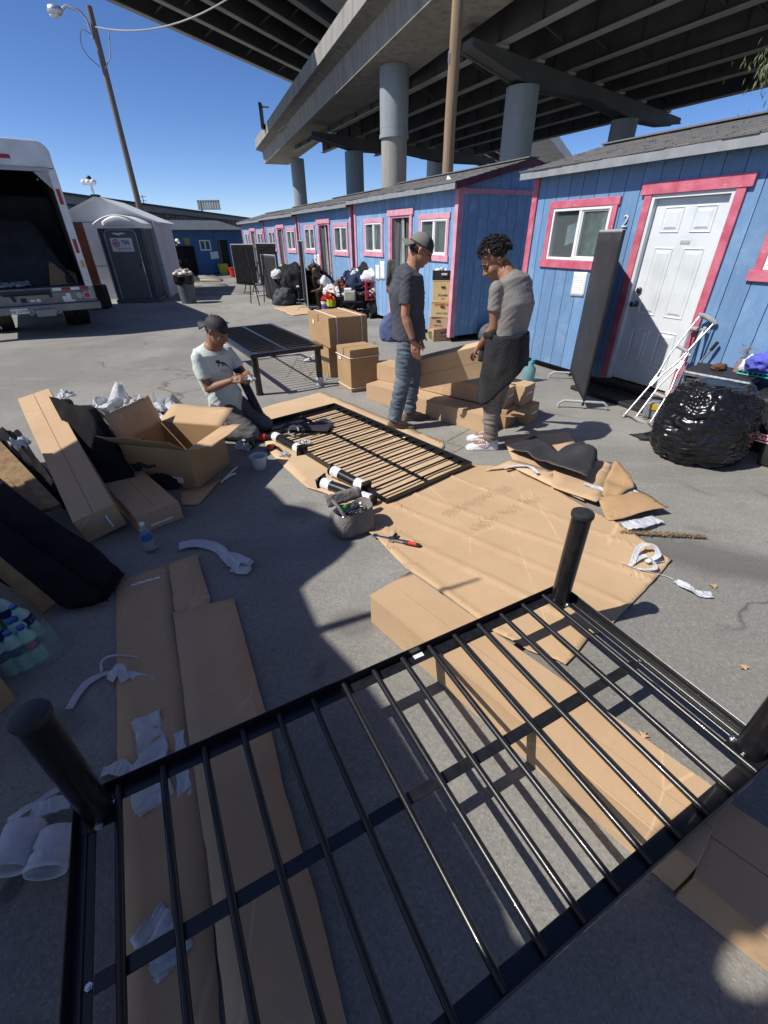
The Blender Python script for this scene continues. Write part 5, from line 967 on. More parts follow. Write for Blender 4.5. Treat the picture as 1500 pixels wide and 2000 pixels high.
# flattened cardboard on the asphalt near the screen
def sheet(name,label,pts,z,m,seed=0,amp=0.006,th=0.004,step=0.07,creases=(),cat='cardboard',rag=0.004,group=None,fn=None):
    P=[G(*p,0.0) if not isinstance(p,Vector) else p for p in pts]; bm=bmesh.new()
    Q=[]
    for a,b_ in zip(P,P[1:]+P[:1]):                   # ragged edge
        n=max(1,int((b_-a).length/0.05)); d=(b_-a).normalized(); s=Vector((-d.y,d.x,0))
        for k in range(n): p=a.lerp(b_,k/n); Q.append(p+s*(rag*nz(p,22,seed) if k else 0))
    vs=[bm.verts.new((p.x,p.y,0)) for p in Q]; f=bm.faces.new(vs); bm.normal_update()
    if f.normal.z<0: f.normal_flip()
    bmesh.ops.triangulate(bm,faces=bm.faces[:])
    for it in range(7):
        E=[e for e in bm.edges if e.calc_length()>step*1.5]
        if not E: break
        bmesh.ops.subdivide_edges(bm,edges=E,cuts=1); bmesh.ops.triangulate(bm,faces=[f for f in bm.faces if len(f.verts)>3])
    cr=[(G(*a),G(*b_),h,wd) for a,b_,h,wd in creases]
    for v in bm.verts:
        p=v.co; h=amp*(0.5+nz(p,2.3,seed))+amp*0.5*nz(p,6,seed+2)
        for a,b_,hh,wd in cr:
            d=(b_-a); L=d.length; d.normalize(); n=Vector((-d.y,d.x,0)); x=(p-a).dot(n); u=(p-a).dot(d)
            if -0.1<u<L+0.1: h+=hh*math.exp(-(x/wd)**2)
        if fn: h+=fn(p)
        v.co.z=z+max(h,0.0)
    o=bm_obj(bm,name,m,smooth=True); md=o.modifiers.new('solid','SOLIDIFY'); md.thickness=th; md.offset=1; o.data.materials.append(M['kraft_edge']); md.material_offset_rim=1
    return tag(o,label,cat,group)
sheet('cardboard_sheet','flattened cardboard lying by the edge-on black screen',[(534,602),(585,597),(622,600),(620,612),(572,617)],0.004,M['kraft'],31,0.01)
# brown bag and lid behind the long cartons
heap('black_bag','black bag behind the long cartons, left of the silver one',884,742,(0.22,0.2,0.24),bk,seed=31,dy=0.5); heap('silver_bag','silver grey bag lying behind the long cartons',918,742,(0.26,0.2,0.26),cloth('silver',(0.48,0.50,0.56)),seed=32,dy=0.45)
lump('grey_basket','grey round basket against the dark side of the blue shed','basket',G(930,668)+Vector((0.25,0.2,0)),(0.2,0.2,0.3),cloth('greyplastic',(0.12,0.13,0.15)),33,0.1)
t_=thing('water_jug','clear water jug with teal handle on the asphalt behind the young man','jug',G(1035,748)+Vector((0.0,0.1,0))); q=wm(t_).translation
b=MB(); b.tube([q,q+Vector((0,0,0.03)),q+Vector((0,0,0.17)),q+Vector((0,0,0.23)),q+Vector((0,0,0.26))],[0.07,0.08,0.08,0.03,0.025],16); b.build('jug',mat('teal_plastic',(0.25,0.48,0.50),0.2,trans=0.5),t_,smooth=True)
b=MB(); b.tube([q+Vector((0.02,-0.02,0.25)),q+Vector((0.02,-0.02,0.29))],0.028,12); b.build('lid',mat('teal_lid',(0.02,0.35,0.38),0.4),t_,smooth=40)
b=MB(); q=G(1027,756); b.tube([q+Vector((-0.08,0,0.035)),q+Vector((0.0,0.0,0.038)),q+Vector((0.08,0.02,0.035))],[0.02,0.038,0.035],10); tag(b.build('blue_bottle',mat('bright_blue_plastic',(0.03,0.20,0.62),0.3),smooth=True),'bright blue bottle lying by the clear jug','bottle')
# ---------------------------------------------------------------- right side: bag, tote, bins, crutches
def WALLP(px,py,off=0.0):
    d=RAY(px,py); k=(near0.x*NV.x+near0.y*NV.y-off)/(d.x*NV.x+d.y*NV.y); return EYE+d*k
def bin_bag():
    c=Vector((2.78,3.60,0)); bm=bmesh.new(); bmesh.ops.create_icosphere(bm,subdivisions=6,radius=1.0)
    for v in bm.verts:
        p=v.co.copy(); a=math.atan2(p.y,p.x); z=p.z
        rr=math.sqrt(max(0,1-z*z)); body=0.345*(rr**0.40); h=(z+1)/2
        lobes=0.03*nz((math.cos(a)*2,math.sin(a)*2,z*1.5),1.3,3)+0.022*(0.5-abs(nz((math.cos(a)*4,math.sin(a)*4,z*2.0),1.8,5)))
        crink=0.030*(0.45-abs(nz((math.cos(a)*1.5+z*1.6,math.sin(a)*1.5+z*0.8,z*5.5),1.8,8)))+0.004*(0.4-abs(nz((a*5,z*16,1.0),1.5,9)))
        top=max(0,h-0.55)/0.45
        crink+=top*(0.055*(0.5-abs(nz((math.cos(a)*5,math.sin(a)*5,z*5),1.7,2)))+0.010*(0.4-abs(nz((math.cos(a)*9,math.sin(a)*9,z*9),2,4))))
        r=body+lobes+crink; taper=1.12-0.27*h*h
        zz=0.66*h+0.05*nz((p.x*2,p.y*2,1),1.5,7)*h+top*0.035*(0.5-abs(nz((p.x*6,p.y*6,2),1.6,1)))
        if h<0.12: r*=1.0+0.10*(0.12-h)/0.12
        if 0.62<h<0.70: r-=0.016*(1-abs(h-0.66)/0.04)
        v.co=c+Vector((r*taper*math.cos(a)*1.02,r*taper*math.sin(a)*0.92,max(0.002,zz-0.02)))
    o=bm_obj(bm,'rubbish_bag',M['bag'],smooth=True); tag(o,'big full black bin bag sitting on the asphalt before the crutches','rubbish bag')
bin_bag()
b=MB(); q=Vector((2.56,4.0,0)); b.grid(lambda u,v:(q.x-0.10+0.24*u+0.02*math.sin(v*5),q.y-0.06+0.16*v-0.05*u,0.004+0.07*u*u+0.02*abs(nz((u*4,v*5,2)))),10,8); tag(b.build('bag_corner',M['bag'],smooth=True,solid=0.003),'loose black bag corner spread at the left foot of the bin bag','plastic bag')
tt=G(1447,905); tm=frame((tt.x+0.06,tt.y-0.02,0),(0.62,-0.78,0),(0.78,0.62,0)); t_=thing('black_tote','black plastic storage tote with a red and white brand label','storage tote',mx=tm); l=dict(local=True)
b=MB(); b.hexa([(0.03,0.03,0.0),(0.62,0.03,0.0),(0.62,0.42,0),(0.03,0.42,0)],[(0,0,0.34),(0.66,0,0.34),(0.66,0.45,0.34),(0,0.45,0.34)]); b.build('tub',mat('black_tote_plastic',(0.018,0.018,0.02),0.45,(0.035,0.034,0.033),5,5),t_,bev=0.025,**l)
b=MB(); b.lim(-0.02,0.68,-0.025,0.47,0.345,0.395); b.build('lid',M['cap'],t_,bev=0.012,**l); b=MB(); b.lim(0.12,0.5,-0.03,-0.018,0.325,0.342); b.build('latch',M['red'],t_,bev=0.004,**l)
b=MB(); b.hexa([(-0.06,0.0055,0.205),(0.20,0.0055,0.205),(0.20,0.010,0.205),(-0.06,0.010,0.205)],[(-0.06,-0.0015,0.275),(0.20,-0.0015,0.275),(0.20,0.002,0.275),(-0.06,0.002,0.275)]); lb=b.build('brand_label',M['white'],t_,**l)
b=MB(); b.hexa([(-0.05,0.0045,0.213),(0.19,0.0045,0.213),(0.19,0.0052,0.213),(-0.05,0.0052,0.213)],[(-0.05,-0.0025,0.267),(0.19,-0.0025,0.267),(0.19,-0.0018,0.267),(-0.05,-0.0018,0.267)]); b.build('label_red',M['red'],lb,**l)
text('brand_lettering','CRAFTSMAN',0.045,wm(t_)@frame((0.07,0.0005,0.24),(1,0,0),(0,-0.1,1)),M['white'],lb,0.0006)
q=Vector((tm.translation.x,tm.translation.y,0.40)); t_=thing('clear_food_box','clear plastic food box with a grey lid on the black tote','food box',mx=frame(q,(0.62,-0.78,0),(0.78,0.62,0)))
b=MB(); b.lim(0.06,0.5,0.05,0.36,0.0,0.15); b.build('tray',mat('clear_food_plastic',(0.62,0.72,0.70),0.15,trans=0.6,alpha=0.75),t_,bev=0.02,**l); b=MB(); b.lim(0.04,0.54,0.02,0.40,0.152,0.20); b.build('lid',M['cap'],t_,bev=0.012,**l); b=MB(); b.tube([(0.3,0.046,0.08),(0.3,0.043,0.08)],0.055,16); b.build('round_label',mat('brown_label',(0.35,0.16,0.08),0.5,(0.55,0.4,0.3),20,2),t_,**l)
q=WALLP(1420,735,0.0); bc=Vector((3.27,4.30,0)); t_=thing('steel_lid_bin','dark waste bin with a stainless steel lid by the shed wall','waste bin',mx=frame(bc,(0.62,-0.78,0),(0.78,0.62,0)))
b=MB(); b.hexa([(-0.20,-0.15,0),(0.24,-0.15,0),(0.24,0.15,0),(-0.20,0.15,0)],[(-0.24,-0.19,0.5),(0.30,-0.19,0.5),(0.30,0.19,0.5),(-0.24,0.19,0.5)]); b.build('bin_body',M['cap'],t_,bev=0.03,**l)
b=MB(); b.lim(-0.26,0.32,-0.21,0.21,0.505,0.555); b.build('steel_lid',M['chrome'],t_,bev=0.02,**l); b=MB(); b.lim(-0.24,0.30,-0.19,0.19,0.556,0.566); b.build('lid_top',M['cap'],t_,bev=0.004,**l)
lump('dark_glove','small crumpled dark brown glove on the steel bin lid','glove',bc+Vector((-0.02,0.02,0.567)),(0.07,0.05,0.06),br,41,0.3)
tq=bc+Vector((0.20,-0.17,0.568)); t_=thing('teal_basket','teal plastic basket full of blue and purple gloves','basket',mx=frame(tq,(0.62,-0.78,0),(0.78,0.62,0))); M['teal']=mat('teal_basket_plastic',(0.02,0.36,0.34),0.4); w,d,h=0.24,0.17,0.09
for z in (0.0,0.03,0.06,0.085): b=MB(); b.tube([(-w/2,-d/2,z+0.006),(w/2,-d/2,z+0.006),(w/2,d/2,z+0.006),(-w/2,d/2,z+0.006)],0.006,5,closed=True); b.build('basket_ring',M['teal'],t_,**l)
for k in range(7): x=-w/2+w*k/6; b=MB(); b.box((x,-d/2,h/2),(0.009,0.008,h)); b.build('basket_slat',M['teal'],t_,**l); b=MB(); b.box((x,d/2,h/2),(0.009,0.008,h)); b.build('basket_slat',M['teal'],t_,**l)
b=MB(); b.box((0,0,0.006),(w,d,0.006)); b.build('basket_floor',M['teal'],t_,**l)
lump('purple_gloves','tangle of violet-blue gloves spilling from the teal basket','gloves',tq+Vector((0.04,-0.03,0.05)),(0.15,0.11,0.13),cloth('violet',(0.12,0.13,0.55)),42,0.35,2.6,4,ridged=0.5); lump('white_tissue','crumpled white tissue in the teal basket','tissue',tq+Vector((-0.05,0.03,0.03)),(0.08,0.06,0.12),wt,43,0.35,2.6,3,ridged=0.4)
q=tq+Vector((-0.10,0.10,0.0)); t_=thing('dried_plant_jar','small jar holding a dried brown sprig behind the teal basket','jar',q); b=MB(); b.tube([q,q+Vector((0,0,0.10))],0.035,12); b.build('jar',mat('pinkish_glass',(0.45,0.30,0.32),0.2,trans=0.4),t_,smooth=40)
b=MB(); r=random.Random(2)
for k in range(40): p=q+Vector((r.gauss(0.02,0.02),r.gauss(0,0.02),0.1+0.14*r.random())); d_=Vector((r.gauss(0,1),r.gauss(0,1),r.random())).normalized(); s=d_.orthogonal()*0.006; b.add([p,p+d_*0.015-s,p+d_*0.03,p+d_*0.015+s],[(0,1,2,3)])
b.tube([q+Vector((0,0,0.06)),q+Vector((0.03,0,0.24))],0.004,5); b.build('sprig',cloth('drybrown',(0.22,0.16,0.09)),t_,kind='stuff')
b=MB(); q=bc+Vector((0.42,-0.40,0.44)); b.grid(lambda u,v:(q.x-0.12+0.3*u,q.y-0.05+0.12*v-0.05*u,q.z+0.14+0.05*math.sin(math.pi*v)+0.006*math.sin(u*60)),30,10); tag(b.build('wicker_lid',mat('wicker',(0.46,0.28,0.11),0.7,(0.32,0.18,0.07),60,2,bump=0.6,bscale=90),smooth=True,solid=0.02),'orange-brown wicker lid beside the steel bin','wicker lid')
b=MB(); b.box((3.62,3.72,0.24),(0.62,0.5,0.48),-0.9); tag(b.build('dark_chest',M['cap'],bev=0.03),'dark plastic chest behind the black tote at the right edge','chest')
def crutch(label,foot,top,inv=False,grp='aluminium crutches',fold=1.0):
    a,bq_=Vector(foot),Vector(top); d=(bq_-a); L=d.length; d.normalize(); sd=d.cross(Vector((-0.6,-0.8,0.1))).normalized()
    t=thing('crutch',label,'crutch',a,group=grp); u=(lambda s:a+d*L*s) if not inv else (lambda s:bq_-d*L*s); w=0.055*fold
    b=MB(); b.tube([u(0.02),u(0.42)],0.011,8); b.build('lower_tube',M['alum'],t,smooth=True)
    for s in (-1,1): b=MB(); b.tube([u(0.34)+sd*0.012*s,u(0.46)+sd*0.02*s,u(0.60)+sd*w*s,u(0.97)+sd*w*1.35*s],0.010,8); b.build('side_tube',M['alum'],t,smooth=True)
    b=MB(); b.tube([u(0.70)-sd*w*1.1,u(0.70)+sd*w*1.1],0.017,10); b.build('hand_grip',M['grey_metal'],t,smooth=True)
    b=MB(); b.tube([u(0.975)-sd*w*1.7,u(0.985)-sd*w*0.8,u(0.985)+sd*w*0.8,u(0.975)+sd*w*1.7],[0.018,0.024,0.024,0.018],10); b.build('arm_pad',M['grey_pad'],t,smooth=True)
    b=MB(); b.tube([u(0.0),u(0.04)],[0.022,0.015],10); b.build('rubber_tip',M['grey_pad'],t,smooth=True)
    return t
M['grey_pad']=mat('grey_rubber_pad',(0.33,0.34,0.34),0.7,(0.26,0.27,0.27),30,2)
wl=lambda px,py: WALLP(px,py,0.05)
crutch('aluminium crutch with its rubber foot on the ground, left of the pair',G(1216,815),wl(1386,618)); crutch('upside-down aluminium crutch resting on its arm pad',G(1252,826),wl(1378,640),True)
crutch('third aluminium crutch partly behind the bin bag',G(1300,815)+Vector((0.05,0.1,0)),wl(1360,640),False,fold=0.6)
b=MB(); a=G(1335,745,0.35); e=wl(1402,668); b.tube([a,a.lerp(e,0.8)],0.011,8); t_=thing('walking_stick','pale metal walking stick with a black handle against the shed','walking stick',a); b.build('shaft',M['alum'],t_,smooth=True); b=MB(); b.tube([a.lerp(e,0.8),e],0.016,8); b.build('handle',M['cap'],t_,smooth=True)
b=MB(); b.tube([a.lerp(e,0.45),a.lerp(e,0.5)],0.016,8); b.build('clip',M['cap'],t_,smooth=True); b=MB(); b.tube([Vector((a.x,a.y,0.0)),a],0.011,8); b.build('lower_shaft',M['alum'],t_)
q=G(1285,822); t_=thing('grey_heater','small grey appliance with a yellow grille behind the crutches','appliance',mx=frame(q+Vector((0.0,0.12,0)),(0.85,-0.5,0),(0.5,0.85,0))); b=MB(); b.lim(-0.10,0.10,-0.08,0.08,0,0.17); b.build('case',mat('grey_case',(0.20,0.22,0.25),0.4),t_,bev=0.02,**l); b=MB(); b.lim(-0.06,0.09,-0.088,-0.081,0.10,0.16); b.build('grille',mat('yellow_plastic',(0.55,0.36,0.03),0.4),t_,bev=0.003,**l); b=MB(); b.tube([(-0.07,0,0.17),(-0.05,0,0.23),(0.05,0,0.23),(0.08,0,0.17)],0.009,6); b.build('carry_handle',M['grey_pad'],t_,smooth=True,**l)
for k,(p,q_) in enumerate((((1212,806),(1250,822)),((1262,822),(1278,836)))):
    a,e=G(*p,0.02),G(*q_,0.02); b=MB(); b.tube([a,a.lerp(e,0.5)+Vector((0,0.01,0.012)),e],[0.008,0.014,0.010],7); tag(b.build('bark_stick',M['bark'],smooth=True),['broken brown stick lying under the crutches, left piece','broken brown stick lying under the crutches, right piece'][k],'stick',group='sticks under the crutches')
# doormat step
b=MB(); b.lim(1.62,2.8,-0.42,-0.10,0.0,0.05); mm=frame((near0.x,near0.y,0),UV,NV); b.v=[tuple(mm@Vector(p)) for p in b.v]; tag(b.build('door_step',M['cap'],bev=0.01),'low dark step in front of the white door','step')
# far-end belongings
for nm,lb,px,py,sz,m_,sd in (('dark_pile','dark bundles of belongings heaped by the far blue hut',362,533,(0.6,0.5,0.75),gn,51),('grey_case','grey suitcase lying before the far blue hut',403,532,(0.55,0.4,0.62),gy,52),('black_arch_bag','black rounded bag beside the far hut doorway',418,532,(0.45,0.4,0.8),bk,53),('white_sack','pale green sack at the far hut doorway',453,530,(0.34,0.34,0.85),cloth('palegreen',(0.40,0.47,0.44)),54)):
    heap(nm,lb,px,py,sz,m_,seed=sd)
q=G(438,536); t_=thing('mop_bucket','yellow mop bucket with an upright wooden handle','mop bucket',q); b=MB(); b.tube([q,q+Vector((0,0,0.5))],[0.2,0.27],14); b.build('bucket',mat('yellow_bucket',(0.55,0.45,0.04),0.4),t_,smooth=40); b=MB(); b.tube([q+Vector((0,0,0.3)),q+Vector((0.02,0,1.55))],0.03,8); b.build('handle',M['wood'],t_,smooth=True)
q=G(458,541); t_=thing('red_bucket','small bright red bucket near the far black screen','bucket',q); b=MB(); b.tube([q,q+Vector((0,0,0.42))],[0.19,0.23],14); b.build('pail',M['red'],t_,smooth=40); b=MB(); b.tube([q+Vector((0,0,0.38)),q+Vector((0,0,0.43))],0.245,14); b.build('rim',M['red'],t_,smooth=40)
sheet('wooden_ramp','grey wooden sheet lying flat before the far hut',[(385,535),(408,533),(435,547),(432,550),(392,550)],0.02,mat('grey_board',(0.33,0.29,0.25),0.8,(0.27,0.24,0.2),3,4),33,0.004,0.03,0.5)
sheet('grey_mat','dark mat on the asphalt right of the grey bin',[(376,538),(398,537),(418,550),(380,551)],0.01,M['fabric_grey'],34,0.003,0.01,0.5,cat='mat')
for k,(x0,x1,y) in enumerate(((376,440,561),(376,487,577))): sheet('paving_strip','pale paving strip on the asphalt beyond the bin, %s one'%('farther' if k==0 else 'nearer'),[(x0,y-7),(x1,y-7),(x1+10,y-1),(x0,y-1)],0.004,mat('pale_ground%d'%k,(0.24,0.235,0.215),0.9,(0.20,0.195,0.18),4,4),35+k,0.0,0.004,1.0,cat='paving',rag=0)
# ================================================================ FOREGROUND: bed frames, cartons, packing
BL,BW,LEG=2.06,0.95,0.48
def leg_parts(t,x,y,wrap=False,sgn=-1):
    l=dict(local=True); z0=-0.010
    b=MB(); b.tube([(x,y,z0),(x,y,z0-LEG)],0.041,28); lg=b.build('leg',M['black'],t,smooth=40,**l)
    b=MB(); b.tube([(x,y,z0-LEG+0.006),(x,y,z0-LEG-0.004),(x,y,z0-LEG-0.012),(x,y,z0-LEG-0.016)],[0.0465,0.0475,0.0455,0.039],28); b.build('leg_cap',M['cap'],lg,smooth=40,**l)
    b=MB(); b.lim(x-0.055,x+0.055,y-0.055,y+0.055,-0.0095,-0.0045); b.build('mounting_plate',M['black'],lg,bev=0.003,seg=1,**l)
    for dx,dy in ((0.047,0.0),(0.0,0.047)):
        sx=-1 if x>0 else 1; sy=-1 if y>0 else 1; c=(x+sx*dx*1.0,y+sy*dy*1.0)
        b=MB(); b.tube([(c[0],c[1],-0.009),(c[0],c[1],-0.0115)],0.0125,16); b.tube([(c[0],c[1],-0.0115),(c[0],c[1],-0.019)],0.0085,6); b.tube([(c[0],c[1],-0.019),(c[0],c[1],-0.024)],0.005,10); b.build('bolt',M['zinc'],lg,smooth=30,**l)
    if wrap: b=MB(); b.tube([(x,y,z0-LEG+0.09),(x,y,z0-LEG+0.085),(x,y,z0-LEG-0.014)],[0.044,0.0475,0.049],24); b.build('foam_wrap',M['foam'],lg,smooth=40,**l)
    return lg
def bed(label,mx,legs=True,n=15,wrapped=(),slat_r=0.0115):
    t=thing('metal_bed',label,'bed frame',mx=mx,group='black metal bed frames'); l=dict(local=True); fw=0.052; th=0.004; vh=0.045
    for s in (-1,1):
        y1=s*BW/2; y0=y1-s*fw; b=MB(); b.lim(-BL/2,BL/2,min(y0,y1),max(y0,y1),-th,0); y2=y1-s*th; b.lim(-BL/2,BL/2,min(y2,y1),max(y2,y1),-vh,-th); b.build('side_rail',M['black'],t,bev=0.0015,seg=1,**l)
        x1=s*BL/2; x0=x1-s*fw; b=MB(); e=BW/2-0.0525; b.lim(min(x0,x1),max(x0,x1),-e,e,-th-0.0005,-0.0005); x2=x1-s*th; b.lim(min(x2,x1)+0.0,max(x2,x1),-BW/2+th+0.0005,BW/2-th-0.0005,-vh,-th-0.0005)
        xm=x1-s*0.026; b.lim(xm-0.004,xm+0.004,-e,e,-th-0.007,-th-0.0005); b.build('end_rail',M['black'],t,bev=0.0015,seg=1,**l)
    b=MB(); b.lim(-BL/2+0.054,BL/2-0.054,-0.0195,0.0195,-th,0.0)
    b.build('centre_rail',M['black'],t,bev=0.0015,seg=1,**l)
    for k in range(n):
        x=-BL/2+0.115+(BL-0.23)*k/(n-1); b=MB(); b.tube([(x,-BW/2+0.008,-th-slat_r-0.0005),(x,BW/2-0.008,-th-slat_r-0.0005)],slat_r,12); b.build('slat',M['black'],t,smooth=40,**l)
    for s in (-1,1): b=MB(); x=s*(BL/2-0.045); b.tube([(x,0,-0.0045),(x,0,-0.011)],0.009,6); b.tube([(x,0,-0.011),(x,0,-0.016)],0.005,8); b.build('rail_bolt',M['zinc'],t,smooth=30,**l)
    if legs:
        k=0
        for sx in (-1,1):
            for sy in (-1,1): leg_parts(t,sx*(BL/2-0.06),sy*(BW/2-0.06),k in wrapped); k+=1
    b=MB(); b.lim(0.18,0.225,-BW/2+0.006,-BW/2+0.03,-th-0.0015,-th-0.0005); b.build('paper_tag',M['paper'],t,**l)
    return t
def flipped(c,ex):
    ex=Vector((ex.x,ex.y,0)).normalized(); z=Vector((0,0,-1)); ey=z.cross(ex); return frame(c,ex,ey)
def upright(c,ex): ex=Vector((ex.x,ex.y,0)).normalized(); return frame(c,ex,Vector((0,0,1)).cross(ex))
FZ=0.205
Aq,Bq,Cq=G(1095,1172,FZ),G(188,1590,FZ),G(1478,1482,FZ)
ex=(Aq-Bq).normalized(); ey=Vector((-ex.y,ex.x,0)); cen=(Aq+Bq)/2-ey*(BW/2-0.06); cen.z=FZ
fgb=bed('upside-down black bed frame in the foreground, legs pointing up',flipped(cen,ex))
# standing frame
q0,q1,q2=G(508,768),G(627,754),G(537,700); ex=(q2-q1).normalized(); nrm=(q0-q1); nrm=(nrm-ex*nrm.dot(ex)).normalized()
cen=(q0+q1)/2+ex*(BL/2-0.06); cen.z=0.49+0.016
bed('upright black bed frame standing on its legs behind the kneeling man',upright(cen,ex),True,17,(0,))
# flat frame on cardboard, no legs
f=[G(*p,0.03) for p in ((645,795),(912,908),(755,978),(522,832))]; cen=sum(f,Vector())/4; cen.z=0.022; ex=((f[1]-f[0])+(f[2]-f[3])).normalized()
flatb=bed('legless black bed frame lying flat on the cardboard',flipped(cen,ex),False,17,slat_r=0.0085)
# loose legs with foam bands
def loose_leg(label,a,b_,plate_end=1,wrap=True,rise=0.0,up=None,bands=(0.0,1.0)):
    a,b_=Vector(a),Vector(b_); d=(b_-a).normalized(); t=thing('bed_post',label,'bed leg',a,group='loose bed legs'); L=(b_-a).length
    b=MB(); b.tube([a,b_],0.041,26); lg=b.build('tube',M['black'],t,smooth=40)
    e,o=(b_,d) if plate_end==1 else (a,-d); s=(a,-d) if plate_end==1 else (b_,d)
    u=Vector((0,0,1)); sd=o.cross(u).normalized(); uu=sd.cross(o).normalized(); m=frame(e,sd,uu); b=MB(); b.box((0,0,0),(0.118,0.118,0.006),0,m@Matrix.Rotation(R_(8),4,'Z')); pl=b.build('mounting_plate',M['black'],t,bev=0.003)
    for x in (-0.045,0.045): b=MB(); b.tube([m@Vector((x,0.045,-0.0045)),m@Vector((x,0.045,0.0045))],0.008,10); b.build('bolt_hole',M['kraft_edge'],pl)
    b=MB(); c=s[0]; b.tube([c-s[1]*0.004,c+s[1]*0.006,c+s[1]*0.013],[0.0465,0.0465,0.04],24); b.build('leg_cap',M['cap'],t,smooth=40)
    if wrap:
        for f0_ in bands:
            c0=a+d*(0.02 if f0_==0 else L-0.10); b=MB(); b.tube([c0+d*(0.012*k) for k in range(8)],[0.0445+0.0025*abs(nz((k*2.1,f0_,1))) for k in range(8)],22); b.build('foam_band',M['foam_print'],t,smooth=40)
    return t
M['foam_print']=mat('printed_foam_band',(0.74,0.75,0.78),0.6,(0.50,0.51,0.55),55,2,lo=0.5,hi=0.62,bump=0.3,bscale=40)
loose_leg('loose black bed leg with square plate nearest the kneeling man',G(535,851,0.045),G(590,880,0.045),1)
loose_leg('loose black bed leg lying across the flat frame edge',G(648,918,0.075),G(715,952,0.05),1); loose_leg('loose black bed leg beside the tool bag, round cap towards it',G(628,942,0.046),G(728,978,0.046),0)
loose_leg('long black bed leg leaning against the kneeling man',G(522,838,0.045),Vector((-1.42,4.40,0.60)),0,False)
# ---------------------------------------------------------------- cardboard on the ground
sheet('cardboard_sheet','creamy flattened cardboard under the legless bed frame',[(503,803),(540,790),(628,768),(660,780),(780,828),(866,866),(868,874),(862,880),(925,915),(760,992),(700,1000),(655,985),(640,968),(600,955),(568,925),(545,905),(522,880),(512,845)],0.004,M['kraft'],41,0.008,creases=[((560,792),(850,880),0.004,0.02)])
M['kraft_big']=kraft('cardboard_big_sheet',(0.46,0.315,0.185),(0.52,0.36,0.22),(0.39,0.26,0.145))
big=sheet('cardboard_sheet','large ridged flattened cardboard in the middle of the picture',[(735,985),(830,945),(905,908),(960,912),(1000,918),(1085,958),(1130,985),(1200,1022),(1262,1062),(1310,1097),(1282,1130),(1230,1185),(1190,1225),(1166,1242),(1155,1240),(1120,1285),(1103,1302),(1085,1292),(1030,1275),(960,1235),(870,1165),(792,1112),(765,1085),(738,1057),(700,1030),(662,1000),(650,985)],0.0095,M['kraft_big'],42,0.007,creases=[((700,1010),(1150,1230),0.012,0.016),((790,960),(1260,1130),0.011,0.014),((870,930),(1300,1095),0.009,0.013),((680,1010),(1010,1265),0.011,0.014),((760,985),(1210,1180),0.009,0.018)],step=0.03)
# tyre tracks printed on the big sheet
M['track']=mat('tyre_dust',(0.33,0.23,0.14),0.9,(0.42,0.29,0.175),40,3)
b=MB(); r=random.Random(6)
for (p0,p1) in (((870,1002),(995,948)),((925,1030),(1050,965))):
    a,e=G(*p0,0.03),G(*p1,0.03); d=(e-a); L=d.length; d.normalize(); n=Vector((-d.y,d.x,0)); k=0.0
    while k<L:
        if r.random()<0.85:
            w=r.uniform(0.05,0.11); o=a+d*k+n*r.uniform(-0.02,0.02)
            P=[o+n*(w*(j/6-0.5))+d*(0.012*math.sin(j*1.2)) for j in range(7)]
            for x,y in zip(P,P[1:]): b.add([x,y,y+d*0.009,x+d*0.009],[(0,1,2,3)])
        k+=0.02
trk=b
# drop the tread marks on the sheet surface
bpy.context.view_layer.update(); dg=bpy.context.evaluated_depsgraph_get(); bev_=big.evaluated_get(dg)
def on_big(p):
    ok,loc,nn,ix=bev_.ray_cast(Vector((p[0],p[1],1.0)),Vector((0,0,-1))); return loc.z if ok else 0.012
trk.v=[(p[0],p[1],on_big(p)+0.0012) for p in trk.v]; tb=trk.build('tyre_print',M['track'],big,kind='stuff')
# pile of torn card, black fabric, foam on the right
sheet('cardboard_sheet','square tan cardboard under the black fabric, partly in shadow',[(984,866),(1040,852),(1108,850),(1150,905),(1120,935),(1010,925)],0.02,M['kraft_tan'],43,0.012); sheet('cardboard_sheet','lower cardboard layer poking out left of the black fabric',[(945,925),(1000,905),(1075,925),(1130,965),(1140,985),(1090,962),(1000,920)],0.024,M['kraft'],44,0.012)
sheet('cardboard_sheet','tan cardboard flap right of the black fabric',[(1125,905),(1192,914),(1172,985),(1160,992),(1075,960),(1080,925)],0.03,M['kraft_tan'],45,0.02); sheet('cardboard_sheet','brown torn cardboard at the right end of the scrap pile',[(1165,985),(1240,962),(1300,1006),(1258,1012),(1186,1022)],0.02,M['kraft_brown'],46,0.045,0.004,0.05)
sheet('crushed_cardboard','crushed brown cardboard flap standing up in the scrap pile',[(1175,955),(1195,925),(1222,945),(1235,965),(1200,985),(1172,980)],0.03,M['kraft_brown'],47,0.075,0.004,0.03,cat='cardboard')
def cloth_sheet(name,label,pts,m,fn,cat,seed=0,z=0.01,amp=0.01,group=None): return sheet(name,label,pts,z,m,seed,amp,0.002,0.04,(),cat,0.003,group,fn)
cq_=G(1090,915); cloth_sheet('black_fabric','crumpled black fabric sleeve on the scrap cardboard',[(985,888),(1040,870),(1085,905),(1130,885),(1152,898),(1158,925),(1140,958),(1095,940),(1050,925),(1010,900)],M['fabric_grey'],lambda p:0.05+0.10*max(0,0.45-abs(nz(p,3.2,4)))+0.09*math.exp(-((p-G(1135,915)).length/0.12)**2),'fabric',48,0.03)
